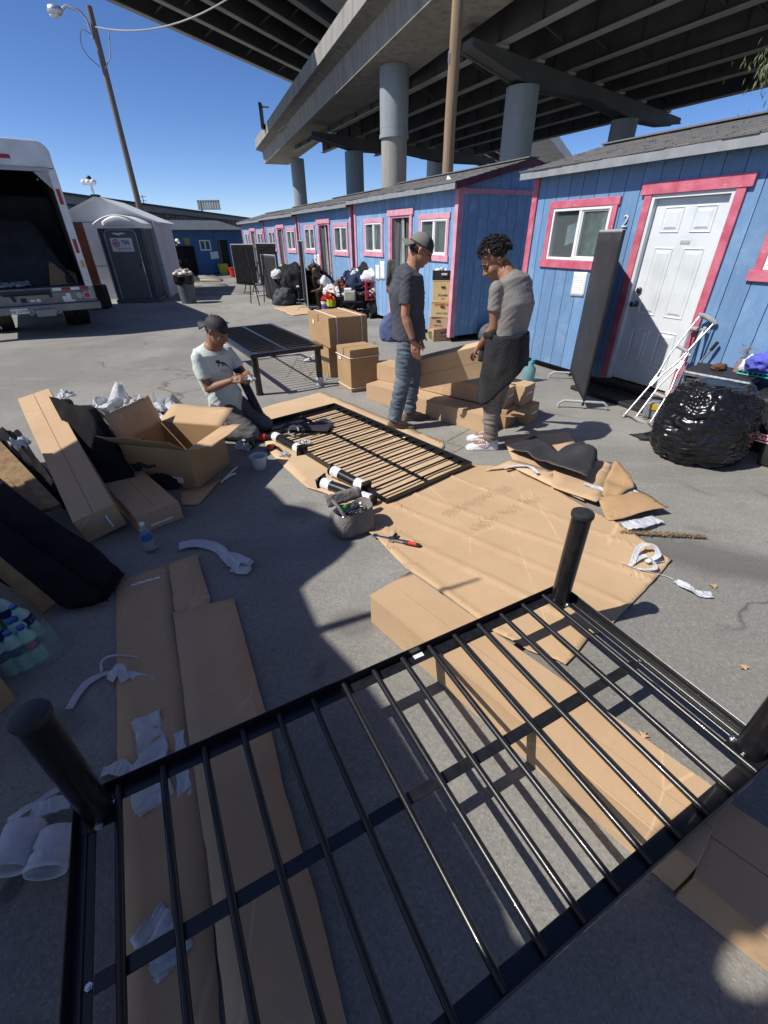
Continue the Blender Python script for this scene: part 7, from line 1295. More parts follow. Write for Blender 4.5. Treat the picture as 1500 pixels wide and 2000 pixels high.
# ---------------------------------------------------------------- unseen sheet added to cast the foreground shade, behind left of the viewer
def shade():
    Hh=3.3; off=Vector((SUNV.x/SUNV.z,SUNV.y/SUNV.z,0)); P=[(300,930),(400,918),(440,915),(480,935),(530,955),(560,985),(600,992),(650,1012),(688,1040),(692,1065),(660,1095),(604,1135),(590,1150),(610,1195),(632,1240),(690,1300),(760,1390),(830,1500),(905,1620),(985,1760),(1010,1830),(1080,1862),(1150,1800),(1250,1705),(1330,1645),(1400,1600),(1500,1545),(1650,1500),(1660,1760),(1560,1800),(1500,1838),(1452,1832),(1415,1862),(1405,1905),(1430,1938),(1478,1948),(1530,1920),(1660,1890)]  # outline follows the wanted shade edge; notch lets the lit patch through
    W_=[G(x,y,0.0) for x,y in P]+[Vector((3.2,-1.5,0)),Vector((2.8,-5.5,0)),Vector((-6.0,-5.5,0)),Vector((-5.6,1.6,0)),Vector((-2.6,2.55,0))]
    t=thing('added_shade_sheet','added unseen beige sheet on poles, shaped to cast the foreground shade','tarp',(-3.6,0,0)); b=MB(); V=[p+off*Hh+Vector((0,0,Hh)) for p in W_]; b.add(V,[tuple(range(len(V)))]); b.build('shade_caster',thin(mat('beige_shade_sheet',(0.36,0.33,0.28),0.9),(0.135,0.105,0.07),0.5),t)  # added sheet; warm translucent tint brightens the shade below
    a,e=G(600,1238),G(942,1134); A_,E_=[p+off*(Hh-0.3)+Vector((0,0,Hh-0.3)) for p in (a,e)]; b=MB(); b.tube([A_-(E_-A_)*0.4,A_,E_],[0.035,0.03,0.008],8); b.build('shadow_streak_rod',M['wood'],t,smooth=True)  # unseen rod added to cast the thin shadow streak
    for x,y in ((-8.4,-5.8),(-8.2,0.5),(0.0,-6.0)): b=MB(); b.tube([(x,y,0),(x,y,Hh)],0.03,8); b.build('pole',M['grey_metal'],t)  # posts for the added sheet
shade()
# loose grit and tiny litter on the asphalt
b=MB(); r=random.Random(21)
for k in range(900):
    x=r.uniform(-3.2,3.4); y=r.uniform(0.5,6.5); q=r.uniform(0.0015,0.0042)*(0.6+0.12*y); a=r.uniform(0,6.28)
    P=[Vector((x+q*math.cos(a+j*1.57)*r.uniform(0.7,1.3),y+q*math.sin(a+j*1.57)*r.uniform(0.7,1.3),0.0005)) for j in range(4)]+[Vector((x,y,q*0.9))]
    b.add(P,[(0,1,4),(1,2,4),(2,3,4),(3,0,4)])
tag(b.build('grit',mat('pale_grit',(0.30,0.29,0.27),0.9,(0.16,0.15,0.14),3,2)),'loose grit scattered over the asphalt','grit',kind='stuff')
# extra garments in the heap along the sheds
for k,(dx,dy,z,w,d,h,m_,lb) in enumerate(((-0.95,0.15,0.50,0.20,0.16,0.18,wt,'crumpled white shirt left on the clothes table'),(-0.80,0.30,0.62,0.18,0.15,0.20,br,'crumpled brown garment behind the orange jacket'),(-0.35,0.05,0.62,0.20,0.15,0.20,bk,'crumpled black garment beside the cream cooler'),(-0.28,-0.05,0.48,0.16,0.12,0.16,gy,'crumpled grey garment at the left side of the red crate'),(0.22,0.10,0.82,0.18,0.14,0.16,wt,'crumpled white bag at the right side of the red crate'),(0.05,-0.05,0.80,0.17,0.13,0.15,gy,'crumpled grey towel on the front of the red crate'),(-0.15,0.35,0.95,0.25,0.18,0.22,bk,'crumpled black cover on top of the rucksack'),(-0.62,0.35,0.80,0.22,0.16,0.18,nv,'crumpled navy garment above the clothes table'),(-1.15,-0.05,0.36,0.18,0.14,0.16,rd_,'crumpled red garment at the left end of the clothes table'),(-0.45,-0.25,0.02,0.20,0.14,0.20,bk,'crumpled black sack on the asphalt before the folding chair'),(-1.02,-0.20,0.02,0.18,0.12,0.18,gy,'crumpled grey sack on the asphalt before the clothes table'))):
    crumple('garment',lb,cq+Vector((dx,dy,z)),w,d,h,m_,120+k,22,'clothes','garments in the heap')
# ================================================================ PEOPLE
V=Vector
def cap(b,p,q,r0,r1,n=14):
    p,q=Vector(p),Vector(q); b.tube([p,p.lerp(q,0.5),q],[r0,(r0+r1)/2*1.02,r1],n); b.ball(p,r0,n,8); b.ball(q,r1,n,8)
def remesh(b,vox,smooth=4,fn=None,shrink=None):
    me=b.mesh('tmp'); o=bpy.data.objects.new('tmp',me); COL.objects.link(o)
    m=o.modifiers.new('r','REMESH'); m.mode='VOXEL'; m.voxel_size=vox
    if smooth: s=o.modifiers.new('s','SMOOTH'); s.factor=0.5; s.iterations=smooth
    dg=bpy.context.evaluated_depsgraph_get(); dg.update(); r=bpy.data.meshes.new_from_object(o.evaluated_get(dg)); bpy.data.objects.remove(o); bpy.data.meshes.remove(me)
    if fn:
        ns=[v.normal.copy() for v in r.vertices]
        for v,n in zip(r.vertices,ns): v.co=v.co+n*fn(v.co,n)
        r.update()
    return r
def put(me,name,m,parent):
    me.name=name; me.transform(wm(parent).inverted()); me.materials.clear(); me.materials.append(m); me.polygons.foreach_set('use_smooth',[True]*len(me.polygons))
    o=bpy.data.objects.new(name,me); COL.objects.link(o); o.parent=parent; WM[o.name]=wm(parent); return o
def torso(b,sp,widths,depths,side0,side1,n=28):
    sp=[Vector(p) for p in sp]; R=[]
    for i,c in enumerate(sp):
        f=i/(len(sp)-1); s=(Vector(side0)*(1-f)+Vector(side1)*f); d=(sp[min(i+1,len(sp)-1)]-sp[max(i-1,0)]).normalized(); s=(s-d*s.dot(d)).normalized(); w=d.cross(s)
        R.append([c+s*widths[i]*math.copysign(abs(math.cos(2*math.pi*k/n))**0.85,math.cos(2*math.pi*k/n))+w*depths[i]*math.sin(2*math.pi*k/n) for k in range(n)])
    b.loft(R)
def head(b,c,hf,hu,N,sc=1.0):
    hf=Vector(hf).normalized(); hu=Vector(hu); hu=(hu-hf*hu.dot(hf)).normalized(); hs=hu.cross(hf); mx3=Matrix((hf,hs,hu)).transposed(); c=Vector(c)
    P=lambda x,y,z:c+mx3@(Vector((x,y,z))*sc); m4=mx3.to_4x4()
    for q,r in (((-0.012,0,0.038),(0.100,0.078,0.088)),((0.022,0,-0.028),(0.072,0.063,0.085)),((0.034,0,-0.072),(0.052,0.050,0.040)),((0.064,0,-0.097),(0.022,0.024,0.019)),((0.060,0.034,-0.03),(0.03,0.026,0.032)),((0.060,-0.034,-0.03),(0.03,0.026,0.032))): b.ball(P(*q),tuple(x*sc for x in r),18,12,m4)
    b.tube([P(0.088,0,0.012),P(0.100,0,-0.012),P(0.113,0,-0.030),P(0.100,0,-0.037)],[0.008*sc,0.010*sc,0.014*sc,0.010*sc],10); b.ball(P(0.098,0.012,-0.033),0.010*sc,8,6); b.ball(P(0.098,-0.012,-0.033),0.010*sc,8,6)
    b.tube([P(0.074,-0.044,0.014),P(0.088,-0.020,0.020),P(0.090,0,0.018),P(0.088,0.020,0.020),P(0.074,0.044,0.014)],0.011*sc,8)
    b.tube([P(0.076,-0.024,-0.060),P(0.092,-0.010,-0.056),P(0.094,0,-0.057),P(0.092,0.010,-0.056),P(0.076,0.024,-0.060)],0.0075*sc,8); b.tube([P(0.078,-0.018,-0.071),P(0.090,0,-0.069),P(0.078,0.018,-0.071)],0.008*sc,8)
    for s in (-1,1): b.tube([P(-0.002,s*0.074,-0.034),P(-0.016,s*0.084,-0.012),P(-0.012,s*0.086,0.012),P(0.006,s*0.078,0.016)],[0.008*sc,0.009*sc,0.010*sc,0.008*sc],8); b.ball(P(-0.004,s*0.076,-0.008),(0.016*sc,0.007*sc,0.024*sc),10,8,m4)
    cap(b,P(-0.030,0,-0.055),N,0.056*sc,0.064*sc); return P,mx3
def hand(b,wr,fd,pn,thumb,curl=0.5,spread=0.1,sc=1.0):
    wr=Vector(wr); fd=Vector(fd).normalized(); pn=Vector(pn); pn=(pn-fd*pn.dot(fd)).normalized(); lat=fd.cross(pn)*thumb
    for i,(off,l0,ls) in enumerate(((0.030,0.088,(0.040,0.026,0.021)),(0.010,0.092,(0.045,0.029,0.022)),(-0.011,0.088,(0.041,0.027,0.022)),(-0.030,0.080,(0.032,0.021,0.019)))):
        k=wr+fd*l0*sc+lat*off*sc; cap(b,wr+fd*0.012+lat*off*0.6*sc,k,0.0135*sc,0.0115*sc,8); a=curl*0.45*(1+0.12*i); p=k; d=fd
        for j,L in enumerate(ls):
            dd=fd*math.cos(a)+pn*math.sin(a)+lat*spread*(1.5-i)*0.3; dd.normalize(); q=p+dd*L*sc; cap(b,p,q,(0.0098-0.001*j)*sc,(0.0092-0.001*j)*sc,8); p=q; a+=curl*(0.9 if j==0 else 0.7)
    b.ball(wr+fd*0.05*sc-pn*0.0,0.020*sc,10,8)
    p=wr+fd*0.02*sc+lat*0.022*sc; q=p+(fd*0.55+lat*0.7+pn*0.35).normalized()*0.045*sc; cap(b,p,q,0.014*sc,0.0115*sc,8); r=q+(fd*0.85+lat*0.25+pn*(0.3+0.4*curl)).normalized()*0.032*sc; cap(b,q,r,0.0108*sc,0.0098*sc,8); s=r+(fd*0.85+pn*(0.4+0.6*curl)).normalized()*0.026*sc; cap(b,r,s,0.0098*sc,0.008*sc,8)
def wrinkle(amp,sx=9,sz=26,seed=0,lo=None,mode='h'):
    D=[(V((0.62,0.2,0.76)),V((-0.76,0.1,0.62))),(V((-0.5,0.45,0.74)),V((0.74,0.2,0.5)))]
    def f(p,n):
        k=lo(p) if lo else 1.0
        if mode=='h':
            a=nz((p.x*sx,p.y*sx,p.z*sz),1.0,seed); c=nz((p.x*sx*0.6,p.y*sx*0.6,p.z*sz*0.45+p.x*8),1.0,seed+2)
            return amp*k*(0.30-1.5*abs(a))*0.9+amp*(0.3-1.2*abs(c))
        r=0.0
        for i,(d,e) in enumerate(D):
            a=nz((p.dot(d)*30,p.dot(e)*5,p.y*4),1.0,seed+i*3); g=max(0.0,0.35+nz(p,3.2,seed+i+11)); r+=amp*g*(0.28-1.6*abs(a))
        return r+amp*0.5*nz(p,6,seed+8)
    return f
def shoe(t,an,toe,m,sole,L=0.285,w=0.05,boot=False):
    an=Vector((an[0],an[1],0)); d=Vector((toe[0],toe[1],0)).normalized(); s=Vector((-d.y,d.x,0)); heel=an-d*0.07; b=MB(); R=[]
    for x,h,ww in ((0.0,0.075,0.030),(0.025,0.10 if boot else 0.085,0.036),(0.08,0.11 if boot else 0.095,0.038),(0.13,0.085,0.040),(0.18,0.066,0.045),(0.235,0.052,0.046),(0.27,0.042,0.038),(L,0.030,0.020)):
        c=heel+d*x; R.append([c+s*ww*math.cos(a)+Vector((0,0,0.022+(h-0.022)*max(0,math.sin(a))**0.8)) for a in [math.pi*k/10 for k in range(11)]]+[c-s*ww*0.98+Vector((0,0,0.020)),c+s*ww*0.98+Vector((0,0,0.020))])
    b.loft(R); cap(b,an+d*0.01+Vector((0,0,0.07)),an+Vector((0,0,0.15 if boot else 0.115)),0.045,0.046); me=remesh(b,0.006,3); o=put(me,'shoe',m,t)
    b=MB(); out=[(0.0,0.026),(0.02,0.036),(0.09,0.040),(0.18,0.048),(0.24,0.048),(0.275,0.036),(L+0.008,0.012)]; P=[(heel+d*(x-0.006)+s*y) for x,y in out]+[(heel+d*(x-0.006)-s*y) for x,y in reversed(out)]
    b.prism([(p.x,p.y) for p in P][::-1],0.001,0.03); b.build('sole',sole,o,bev=0.006); return o,heel,d,s
def eyes(t,P,mx3,brow=True):
    for s in (-1,1):
        b=MB(); b.ball(P(0.079,s*0.031,0.000),0.0085,10,8); b.build('eye',M['eye'],t,smooth=True)
        b=MB(); b.tube([P(0.083,s*0.048,0.026),P(0.096,s*0.030,0.032),P(0.099,s*0.012,0.028)],[0.003,0.0055,0.004],6); b.build('eyebrow',M['hair'],t,smooth=True)
M['eye']=mat('dark_eye',(0.03,0.022,0.018),0.2)
def ballcap(t,P,mx3,front,back,brimm,backwards=True,mesh_back=None):
    b=MB(); R=[]; n=28
    for j in range(9):
        a=math.pi/2*j/8; R.append([P(-0.014+0.107*math.cos(a)*math.cos(2*math.pi*k/n),0.086*math.cos(a)*math.sin(2*math.pi*k/n),0.034+0.098*math.sin(a)**0.9) for k in range(n)])
    b.loft(R); o=b.build('cap_crown',front,t,smooth=True)
    sg=-1 if backwards else 1
    if mesh_back:
        b=MB(); b.grid(lambda u,v:P(-0.014-sg*0.1095*math.cos(v*1.45)*math.cos((u-0.5)*2.3),0.0885*math.cos(v*1.45)*math.sin((u-0.5)*2.3),0.032+0.0995*math.sin(v*1.45)**0.9),16,8); b.build('cap_panel',mesh_back,o,smooth=True)
    b=MB(); b.grid(lambda u,v:P(-0.012+sg*(0.100*math.cos((u-0.5)*1.9)+v*0.078*math.cos((u-0.5)*1.5)),0.088*math.sin((u-0.5)*1.9)*(1+0.02*v),0.036-0.030*v-0.03*(2*(u-0.5))**2*(0.4+v)),16,6); b.build('cap_brim',brimm,o,smooth=True,solid=0.004)
    b=MB(); b.ball(P(-0.014,0,0.133),0.007,8,6); b.build('cap_button',front,o,smooth=True)
    b=MB(); b.tube([P(-0.014+0.108*math.cos(2*math.pi*k/24),0.087*math.sin(2*math.pi*k/24),0.034) for k in range(24)],0.006,6,closed=True); b.build('cap_band',mesh_back or front,o,smooth=True); return o
def figure(label,J,base,skin,vox=0.006,torso_w=1.0,name='person',hand_kw=None,sc=1.0):
    """one continuous body mesh from pelvis, spine, limbs, hands and head"""
    t=thing(name,label,'person',base); b=MB(); w=torso_w
    torso(b,[J['P']-Vector((0,0,0.06)),J['P'],J['W'],J['C'],J['S'],J['N']],[0.13*w,0.155*w,0.135*w,0.155*w,0.155*w,0.065],[0.085,0.105,0.095,0.11,0.085,0.06],J['ps'],J['ss'])
    for s in ('R','L'):
        cap(b,J[s+'hip'],J[s+'kn'],0.082*w,0.056); cap(b,J[s+'kn'],J[s+'an'],0.055,0.038); cap(b,J[s+'sh'],J[s+'el'],0.047,0.038)
        e,wr=Vector(J[s+'el']),Vector(J[s+'wr']); b.tube([e,e.lerp(wr,0.25),e.lerp(wr,0.6),wr],[0.037,0.042,0.034,0.025],12); b.ball(e,0.038,12,8); b.ball(wr,0.026,10,8)
        fd,pn,th,cu=J[s+'hand']; hand(b,wr,fd,pn,th,cu)
        a,tv=Vector(J[s+'an']),Vector(J[s+'toe']); tv=Vector((tv.x,tv.y,0)).normalized(); b.ball(a,0.040,10,8); cap(b,a-Vector((0,0,0.02)),Vector((a.x,a.y,0.045))+tv*0.13 if a.z<0.2 else a+tv*0.12-Vector((0,0,0.04)),0.036,0.026)
    P,mx3=head(b,J['H'],J['hf'],J['hu'],J['N'],sc); put(remesh(b,vox,3),'body',skin,t); return t,P,mx3
def shirt(t,J,m,vox=0.009,loose=1.0,hem=0.02,sleeve=0.62,amp=0.006,name='t_shirt',long=False,collar=None,seed=0,tw=1.0):
    b=MB(); P=Vector(J['P']); k=loose*tw
    torso(b,[P+Vector(J.get('hemoff',(0,0,0)))-Vector((0,0,hem)),P+Vector((0,0,0.06)),J['W'],J['C'],J['S'],Vector(J['S']).lerp(J['N'],0.7)],[0.168*k,0.168*k,0.158*k,0.180*k,0.186*k,0.078],[0.138*k,0.136*k,0.130*k,0.142*k,0.108*k,0.070],J['ps'],J['ss'])
    for s in ('R','L'):
        a,e,w=Vector(J[s+'sh']),Vector(J[s+'el']),Vector(J[s+'wr'])
        if long: cap(b,a,e,0.072,0.056); b.tube([e,e.lerp(w,0.5),e.lerp(w,0.97)],[0.056,0.05,0.043],14); b.ball(e,0.056,12,8)
        else: q=a.lerp(e,sleeve); b.tube([a,a.lerp(e,sleeve*0.6),q],[0.054,0.060,0.063],18); b.ball(a,0.053,14,10)
    return put(remesh(b,vox,9,wrinkle(amp,9,22,seed,None,'d')),name,m,t)
def pants(t,J,m,vox=0.009,hw=1.0,ank=0.062,amp=0.006,name='trousers',stack=0.0,seed=0,hem=0.05,top=0.10):
    b=MB(); P=Vector(J['P']); torso(b,[P-Vector((0,0,0.09)),P-Vector((0,0,0.02)),P+Vector((0,0,top*0.6)),P+Vector((0,0,top))],[0.150*hw,0.170*hw,0.163*hw,0.155*hw],[0.105*hw,0.122*hw,0.118*hw,0.113*hw],J['ps'],J['ps'])
    for s in ('R','L'):
        h,kn,a=Vector(J[s+'hip']),Vector(J[s+'kn']),Vector(J[s+'an']); a=a+(kn-a).normalized()*(hem-0.05); cap(b,h,kn,0.098*hw,0.076*hw,18); b.tube([kn,kn.lerp(a,0.5),a.lerp(kn,0.06)],[0.076*hw,0.070*hw,ank],18); b.ball(kn,0.077*hw,14,10)
    lo=(lambda p:1.0+stack*max(0,0.5-p.z)*2.2) if stack else None
    return put(remesh(b,vox,4,wrinkle(amp,7,24,seed,lo)),name,m,t)
def side(f): return V((f[1],-f[0],0)).normalized()      # right-hand side of a facing direction
# ---- man in backward grey cap (standing)
f=V((1,0.06,0)); rs=side(f)
J=dict(P=V((0.25,4.43,0.93)),W=V((0.235,4.43,1.08)),C=V((0.225,4.43,1.26)),S=V((0.245,4.43,1.42)),N=V((0.285,4.43,1.475)),ps=-rs,ss=-rs,H=V((0.345,4.43,1.585)),hf=V((0.88,-0.04,-0.46)),hu=V((0.46,0,0.88)),
 Rhip=V((0.245,4.345,0.90)),Rkn=V((0.20,4.33,0.50)),Ran=V((0.115,4.30,0.10)),Rtoe=f,Lhip=V((0.26,4.52,0.90)),Lkn=V((0.305,4.53,0.50)),Lan=V((0.285,4.56,0.10)),Ltoe=V((0.95,0.3,0)),
 Rsh=V((0.225,4.245,1.395)),Rel=V((0.205,4.20,1.10)),Rwr=V((0.285,4.185,0.875)),Rhand=(V((0.22,-0.02,-1)),V((0.25,1,0.0)),1,0.45),Lsh=V((0.255,4.615,1.395)),Lel=V((0.25,4.68,1.10)),Lwr=V((0.35,4.64,0.88)),Lhand=(V((0.25,0,-1)),V((0.2,-1,0)),-1,0.5))
t,P_,m3=figure('man in a dark tee, jeans and backward grey cap watching the cartons',J,(0.25,4.43,0),M['skin'])
M['tee_dark']=mat('charcoal_tee',(0.050,0.053,0.068),0.9,(0.065,0.068,0.085),6,4,bump=0.25,bscale=150); M['tee_grey']=mat('grey_tee',(0.19,0.175,0.165),0.9,(0.235,0.22,0.205),5,4,bump=0.25,bscale=150); M['tee_mint']=mat('pale_mint_tee',(0.50,0.57,0.52),0.9,(0.58,0.64,0.59),5,4,bump=0.25,bscale=150); M['taupe']=mat('taupe_trousers',(0.16,0.135,0.115),0.9,(0.20,0.17,0.145),6,4,bump=0.3,bscale=120); M['char_tr']=mat('charcoal_trousers',(0.085,0.08,0.085),0.85,(0.11,0.105,0.11),6,4,bump=0.3,bscale=120); M['boot']=mat('tan_suede_boot',(0.20,0.14,0.085),0.9,(0.14,0.10,0.065),9,4,bump=0.3,bscale=50); M['cap_grey']=mat('grey_cap_cloth',(0.15,0.145,0.125),0.9,(0.19,0.18,0.155),9,3,bump=0.3,bscale=120); M['cap_mesh']=mat('dark_cap_mesh',(0.035,0.036,0.04),0.8,(0.05,0.05,0.055),60,2,bump=0.5,bscale=220); M['cap_black']=mat('black_cap_cloth',(0.018,0.018,0.022),0.7,(0.035,0.035,0.04),7,3,bump=0.2,bscale=90)
eyes(t,P_,m3); ballcap(t,P_,m3,M['cap_grey'],None,M['cap_grey'],True,M['cap_mesh']); b=MB(); b.box((0,0,0),(0.004,0.02,0.02),0,frame(P_(-0.118,0.02,0.075),m3.col[0],m3.col[1])); b.build('cap_patch',M['paper'],t)
b=MB(); b.ball(P_(-0.03,0,0.0),(0.082,0.074,0.055),16,10,m3.to_4x4()); b.build('hair',M['hair'],t,smooth=True)
for s in (-1,1): b=MB(); b.tube([P_(0.094,s*0.031,0.002)+m3@V((0.004,0.024*math.cos(k*0.628),0.017*math.sin(k*0.628))) for k in range(10)],0.0016,5,closed=True); b.tube([P_(0.094,s*0.056,0.004),P_(0.03,s*0.074,0.006),P_(-0.005,s*0.080,0.006)],0.0018,5); b.build('glasses_rim',M['black_m'],t)
shirt(t,J,M['tee_dark'],hem=0.06,loose=1.17,amp=0.010,seed=1,vox=0.0075,sleeve=0.72); pants(t,J,M['denim'],seed=2,ank=0.068,amp=0.011,stack=0.9,vox=0.0075,hem=0.02,hw=1.05)
for a,tv in ((J['Ran'],f),(J['Lan'],J['Ltoe'])): shoe(t,a,tv,M['boot'],mat('grey_sole',(0.10,0.095,0.09),0.9),boot=True)
w_=J['Rwr']; d=(J['Rel']-w_).normalized(); b=MB(); u=d.orthogonal().normalized(); v=d.cross(u)
for k in range(3): b.tube([w_+d*(0.016+0.009*k)+(u*math.cos(a*0.45)+v*math.sin(a*0.45))*0.030 for a in range(14)],0.0045,6,closed=True)
b.build('bracelet',cloth('plum',(0.12,0.05,0.10)),t,smooth=True)
b=MB(); b.tube([V((0.33,4.30,0.92)),V((0.35,4.27,0.86)),V((0.34,4.26,0.80))],0.006,6); b.box((0.335,4.285,0.84),(0.02,0.03,0.05)); b.build('key_clip',M['chrome'],t)
# ---- young man in grey tee, seen from behind, holding the carton
f=V((-0.62,0.785,0)).normalized(); rs=side(f)
J=dict(P=V((1.045,3.87,0.90)),W=V((1.05,3.865,1.05)),C=V((1.06,3.86,1.22)),S=V((1.03,3.90,1.385)),N=V((0.985,3.93,1.435)),ps=-rs,ss=-rs,H=V((0.900,3.985,1.515)),hf=V((-0.82,-0.16,-0.55)),hu=V((-0.50,0.05,0.86)),
 Rhip=V((1.10,3.93,0.87)),Rkn=V((1.06,3.97,0.48)),Ran=V((1.03,3.985,0.09)),Rtoe=V((-1,0.10,0)),Lhip=V((0.985,3.815,0.87)),Lkn=V((0.955,3.80,0.48)),Lan=V((0.99,3.785,0.09)),Ltoe=V((-1,0.02,0)),
 Rsh=V((1.18,4.01,1.35)),Rel=V((1.16,4.16,1.09)),Rwr=V((1.01,4.27,0.90)),Rhand=(V((-0.7,0.2,-0.55)),V((-0.3,-0.3,-0.9)),-1,0.7),Lsh=V((0.885,3.78,1.345)),Lel=V((0.905,3.80,1.06)),Lwr=V((0.845,4.00,0.865)),Lhand=(V((-0.35,0.75,-0.55)),V((0.2,0.45,-0.85)),1,0.75))
t,P_,m3=figure('young man with curly black hair and grey tee holding a long carton',J,(1.04,3.87,0),M['skin2'],sc=1.07)
eyes(t,P_,m3)
def curls(t,P,m3,seed=0):
    b=MB(); r=random.Random(seed); b.ball(P(-0.022,0,0.045),(0.098,0.088,0.088),20,14,m3.to_4x4())
    for k in range(700):
        a=r.uniform(0,2*math.pi); z=r.uniform(-0.35,1.0); rr=math.sqrt(max(0,1-z*z)); x=rr*math.cos(a); y=rr*math.sin(a)
        if x>0.30 and z<0.36: continue
        if z<0.02 and x>-0.20: continue
        gg=1.0+0.16*r.random()+0.10*nz((x*2,y*2,z*2),1.3,5); p=P(-0.022+0.106*x*gg,0.097*y*gg,0.048+0.102*z*gg); s=r.uniform(0.007,0.016); d=m3@V((r.gauss(0,1),r.gauss(0,1),r.gauss(0,1))); d.normalize(); u=d.orthogonal().normalized()
        q=[p+(u*math.cos(j*0.9)+d.cross(u)*math.sin(j*0.9))*s*0.9+(p-P(-0.022,0,0.045)).normalized()*s*(0.1+0.32*j/5)*1.0 for j in range(6)]; b.tube(q,[0.003,0.0042,0.0042,0.004,0.003,0.001],4)
    b.build('hair',M['hair'],t,smooth=True)
curls(t,P_,m3,4)
shirt(t,J,M['tee_grey'],hem=0.02,loose=1.0,amp=0.011,seed=3,vox=0.0075,sleeve=0.55); pants(t,J,M['taupe'],seed=4,ank=0.062,amp=0.011,stack=1.0,vox=0.0075,hem=0.03,hw=0.98,name='trousers')
def jacket_skirt(t,J):
    P=J['P']; b=MB(); n=56; R=[]; m=16
    fd=V((-0.62,0.785,0)).normalized(); sd=side(fd)
    for j in range(m+1):
        v=j/m; ring=[]
        for k in range(n+1):
            a=-2.45+4.9*k/n                              # around the back, open at the front
            back=-fd*math.cos(a)-sd*math.sin(a)*-1.0
            drop=0.40+0.14*math.sin(a*0.9-0.5)*1.0-0.06*math.cos(a*2); rad=0.178+0.030*v+0.016*math.sin(a*7+v*3)*v+0.012*nz((a*3,v*4,2))
            dep=0.150+0.028*v+0.012*math.sin(a*5)*v; c=V((P.x,P.y,0)); ring.append(c+(-fd)*dep*math.cos(a)+(-sd)*(-rad)*math.sin(a)*-1.0+V((0,0,P.z+0.11-v*drop+0.012*nz((a*2,v*6,5)))))
        R.append(ring)
    for j in range(m): 
        for k in range(n): b.add([R[j][k],R[j][k+1],R[j+1][k+1],R[j+1][k]],[(0,3,2,1)])
    o=put_weld(b,'tied_jacket',M['fabric_jk'],t); b=MB(); q=P+fd*0.16+V((0,0,0.09)); 
    b.tube([P+(-sd)*0.185+V((0,0,0.11)),P+(-sd)*0.13+fd*0.11+V((0,0,0.09)),q],[0.035,0.04,0.03],10); b.tube([P+sd*0.185+V((0,0,0.11)),P+sd*0.13+fd*0.11+V((0,0,0.09)),q],[0.035,0.04,0.03],10); b.tube([q,q+fd*0.04-sd*0.05+V((0,0,-0.13)),q+fd*0.03-sd*0.08+V((0,0,-0.24))],[0.035,0.035,0.03],10); b.ball(q,0.045); put(remesh(b,0.009,3,wrinkle(0.004,12,20,7)),'jacket_sleeves',M['fabric_jk'],o)
def put_weld(b,name,m,t):
    me=b.mesh(name,wm(t).inverted()); bm=bmesh.new(); bm.from_mesh(me); bmesh.ops.remove_doubles(bm,verts=bm.verts,dist=1e-5); bmesh.ops.recalc_face_normals(bm,faces=bm.faces); bm.to_mesh(me); bm.free(); me.materials.append(m); me.polygons.foreach_set('use_smooth',[True]*len(me.polygons)); o=bpy.data.objects.new(name,me); COL.objects.link(o); o.parent=t; WM[o.name]=wm(t); md=o.modifiers.new('solid','SOLIDIFY'); md.thickness=0.012; md.offset=1; return o
M['fabric_jk']=mat('black_sweat_jacket',(0.012,0.012,0.013),0.9,(0.022,0.022,0.024),7,4,bump=0.4,bscale=70); jacket_skirt(t,J)
M['trainer']=mat('white_trainer',(0.72,0.71,0.69),0.6,(0.52,0.50,0.48),12,3)
for a,tv in ((J['Ran'],J['Rtoe']),(J['Lan'],J['Ltoe'])):
    o,hl,d,s=shoe(t,a,tv,M['trainer'],M['white'])
    for sg in (1,-1): b=MB(); b.tube([hl+d*0.10+s*0.043*sg+V((0,0,0.072)),hl+d*0.12+s*0.046*sg+V((0,0,0.052)),hl+d*0.15+s*0.048*sg+V((0,0,0.050)),hl+d*0.20+s*0.046*sg+V((0,0,0.066))][::-1],[0.0012,0.0032,0.0036,0.0015][::-1],6); b.build('red_swoosh',M['red'],o,smooth=True)
    for k in range(4): b=MB(); x=0.115+0.018*k; b.tube([hl+d*x+s*0.02+V((0,0,0.094-0.007*k)),hl+d*(x+0.006)+V((0,0,0.101-0.008*k)),hl+d*x-s*0.02+V((0,0,0.094-0.007*k))],0.003,5); b.build('lace',M['white'],o)
# ---- kneeling man
f=V((0.90,-0.44,0)).normalized(); rs=side(f); le_=-rs
P0=V((-1.54,4.25,0.335))
J=dict(P=P0,W=V((-1.575,4.25,0.48)),C=V((-1.60,4.245,0.66)),S=V((-1.575,4.235,0.815)),N=V((-1.535,4.22,0.87)),ps=-rs,ss=-rs,H=V((-1.475,4.195,0.985)),hf=V((0.86,-0.32,-0.40)),hu=V((0.40,-0.1,0.9)),hemoff=(0,0,0.0),
 Rhip=P0-V((0,0,0.02))+rs*0.09,Rkn=V((-1.265,4.02,0.085)),Ran=V((-1.66,4.10,0.075)),Rtoe=-f,Lhip=P0-V((0,0,0.02))-rs*0.09,Lkn=V((-1.19,4.26,0.085)),Lan=V((-1.60,4.36,0.075)),Ltoe=-f,
 Rsh=V((-1.655,4.065,0.785)),Rel=V((-1.60,4.04,0.515)),Rwr=V((-1.365,4.00,0.60)),Rhand=(V((0.95,0.05,0.15)),V((0.1,0.75,-0.6)),1,0.9),Lsh=V((-1.49,4.40,0.785)),Lel=V((-1.37,4.42,0.54)),Lwr=V((-1.26,4.17,0.62)),Lhand=(V((0.35,-0.9,0.05)),V((-0.2,-0.15,-0.9)),-1,0.9))
t,P_,m3=figure('kneeling man in a pale mint tee and backward black cap',J,(-1.5,4.2,0),M['skin2'])
eyes(t,P_,m3); ballcap(t,P_,m3,M['cap_black'],None,M['cap_black'],True,None); b=MB(); b.ball(P_(-0.028,0,0.0),(0.084,0.0745,0.058),16,10,m3.to_4x4()); b.build('hair',M['hair'],t,smooth=True)
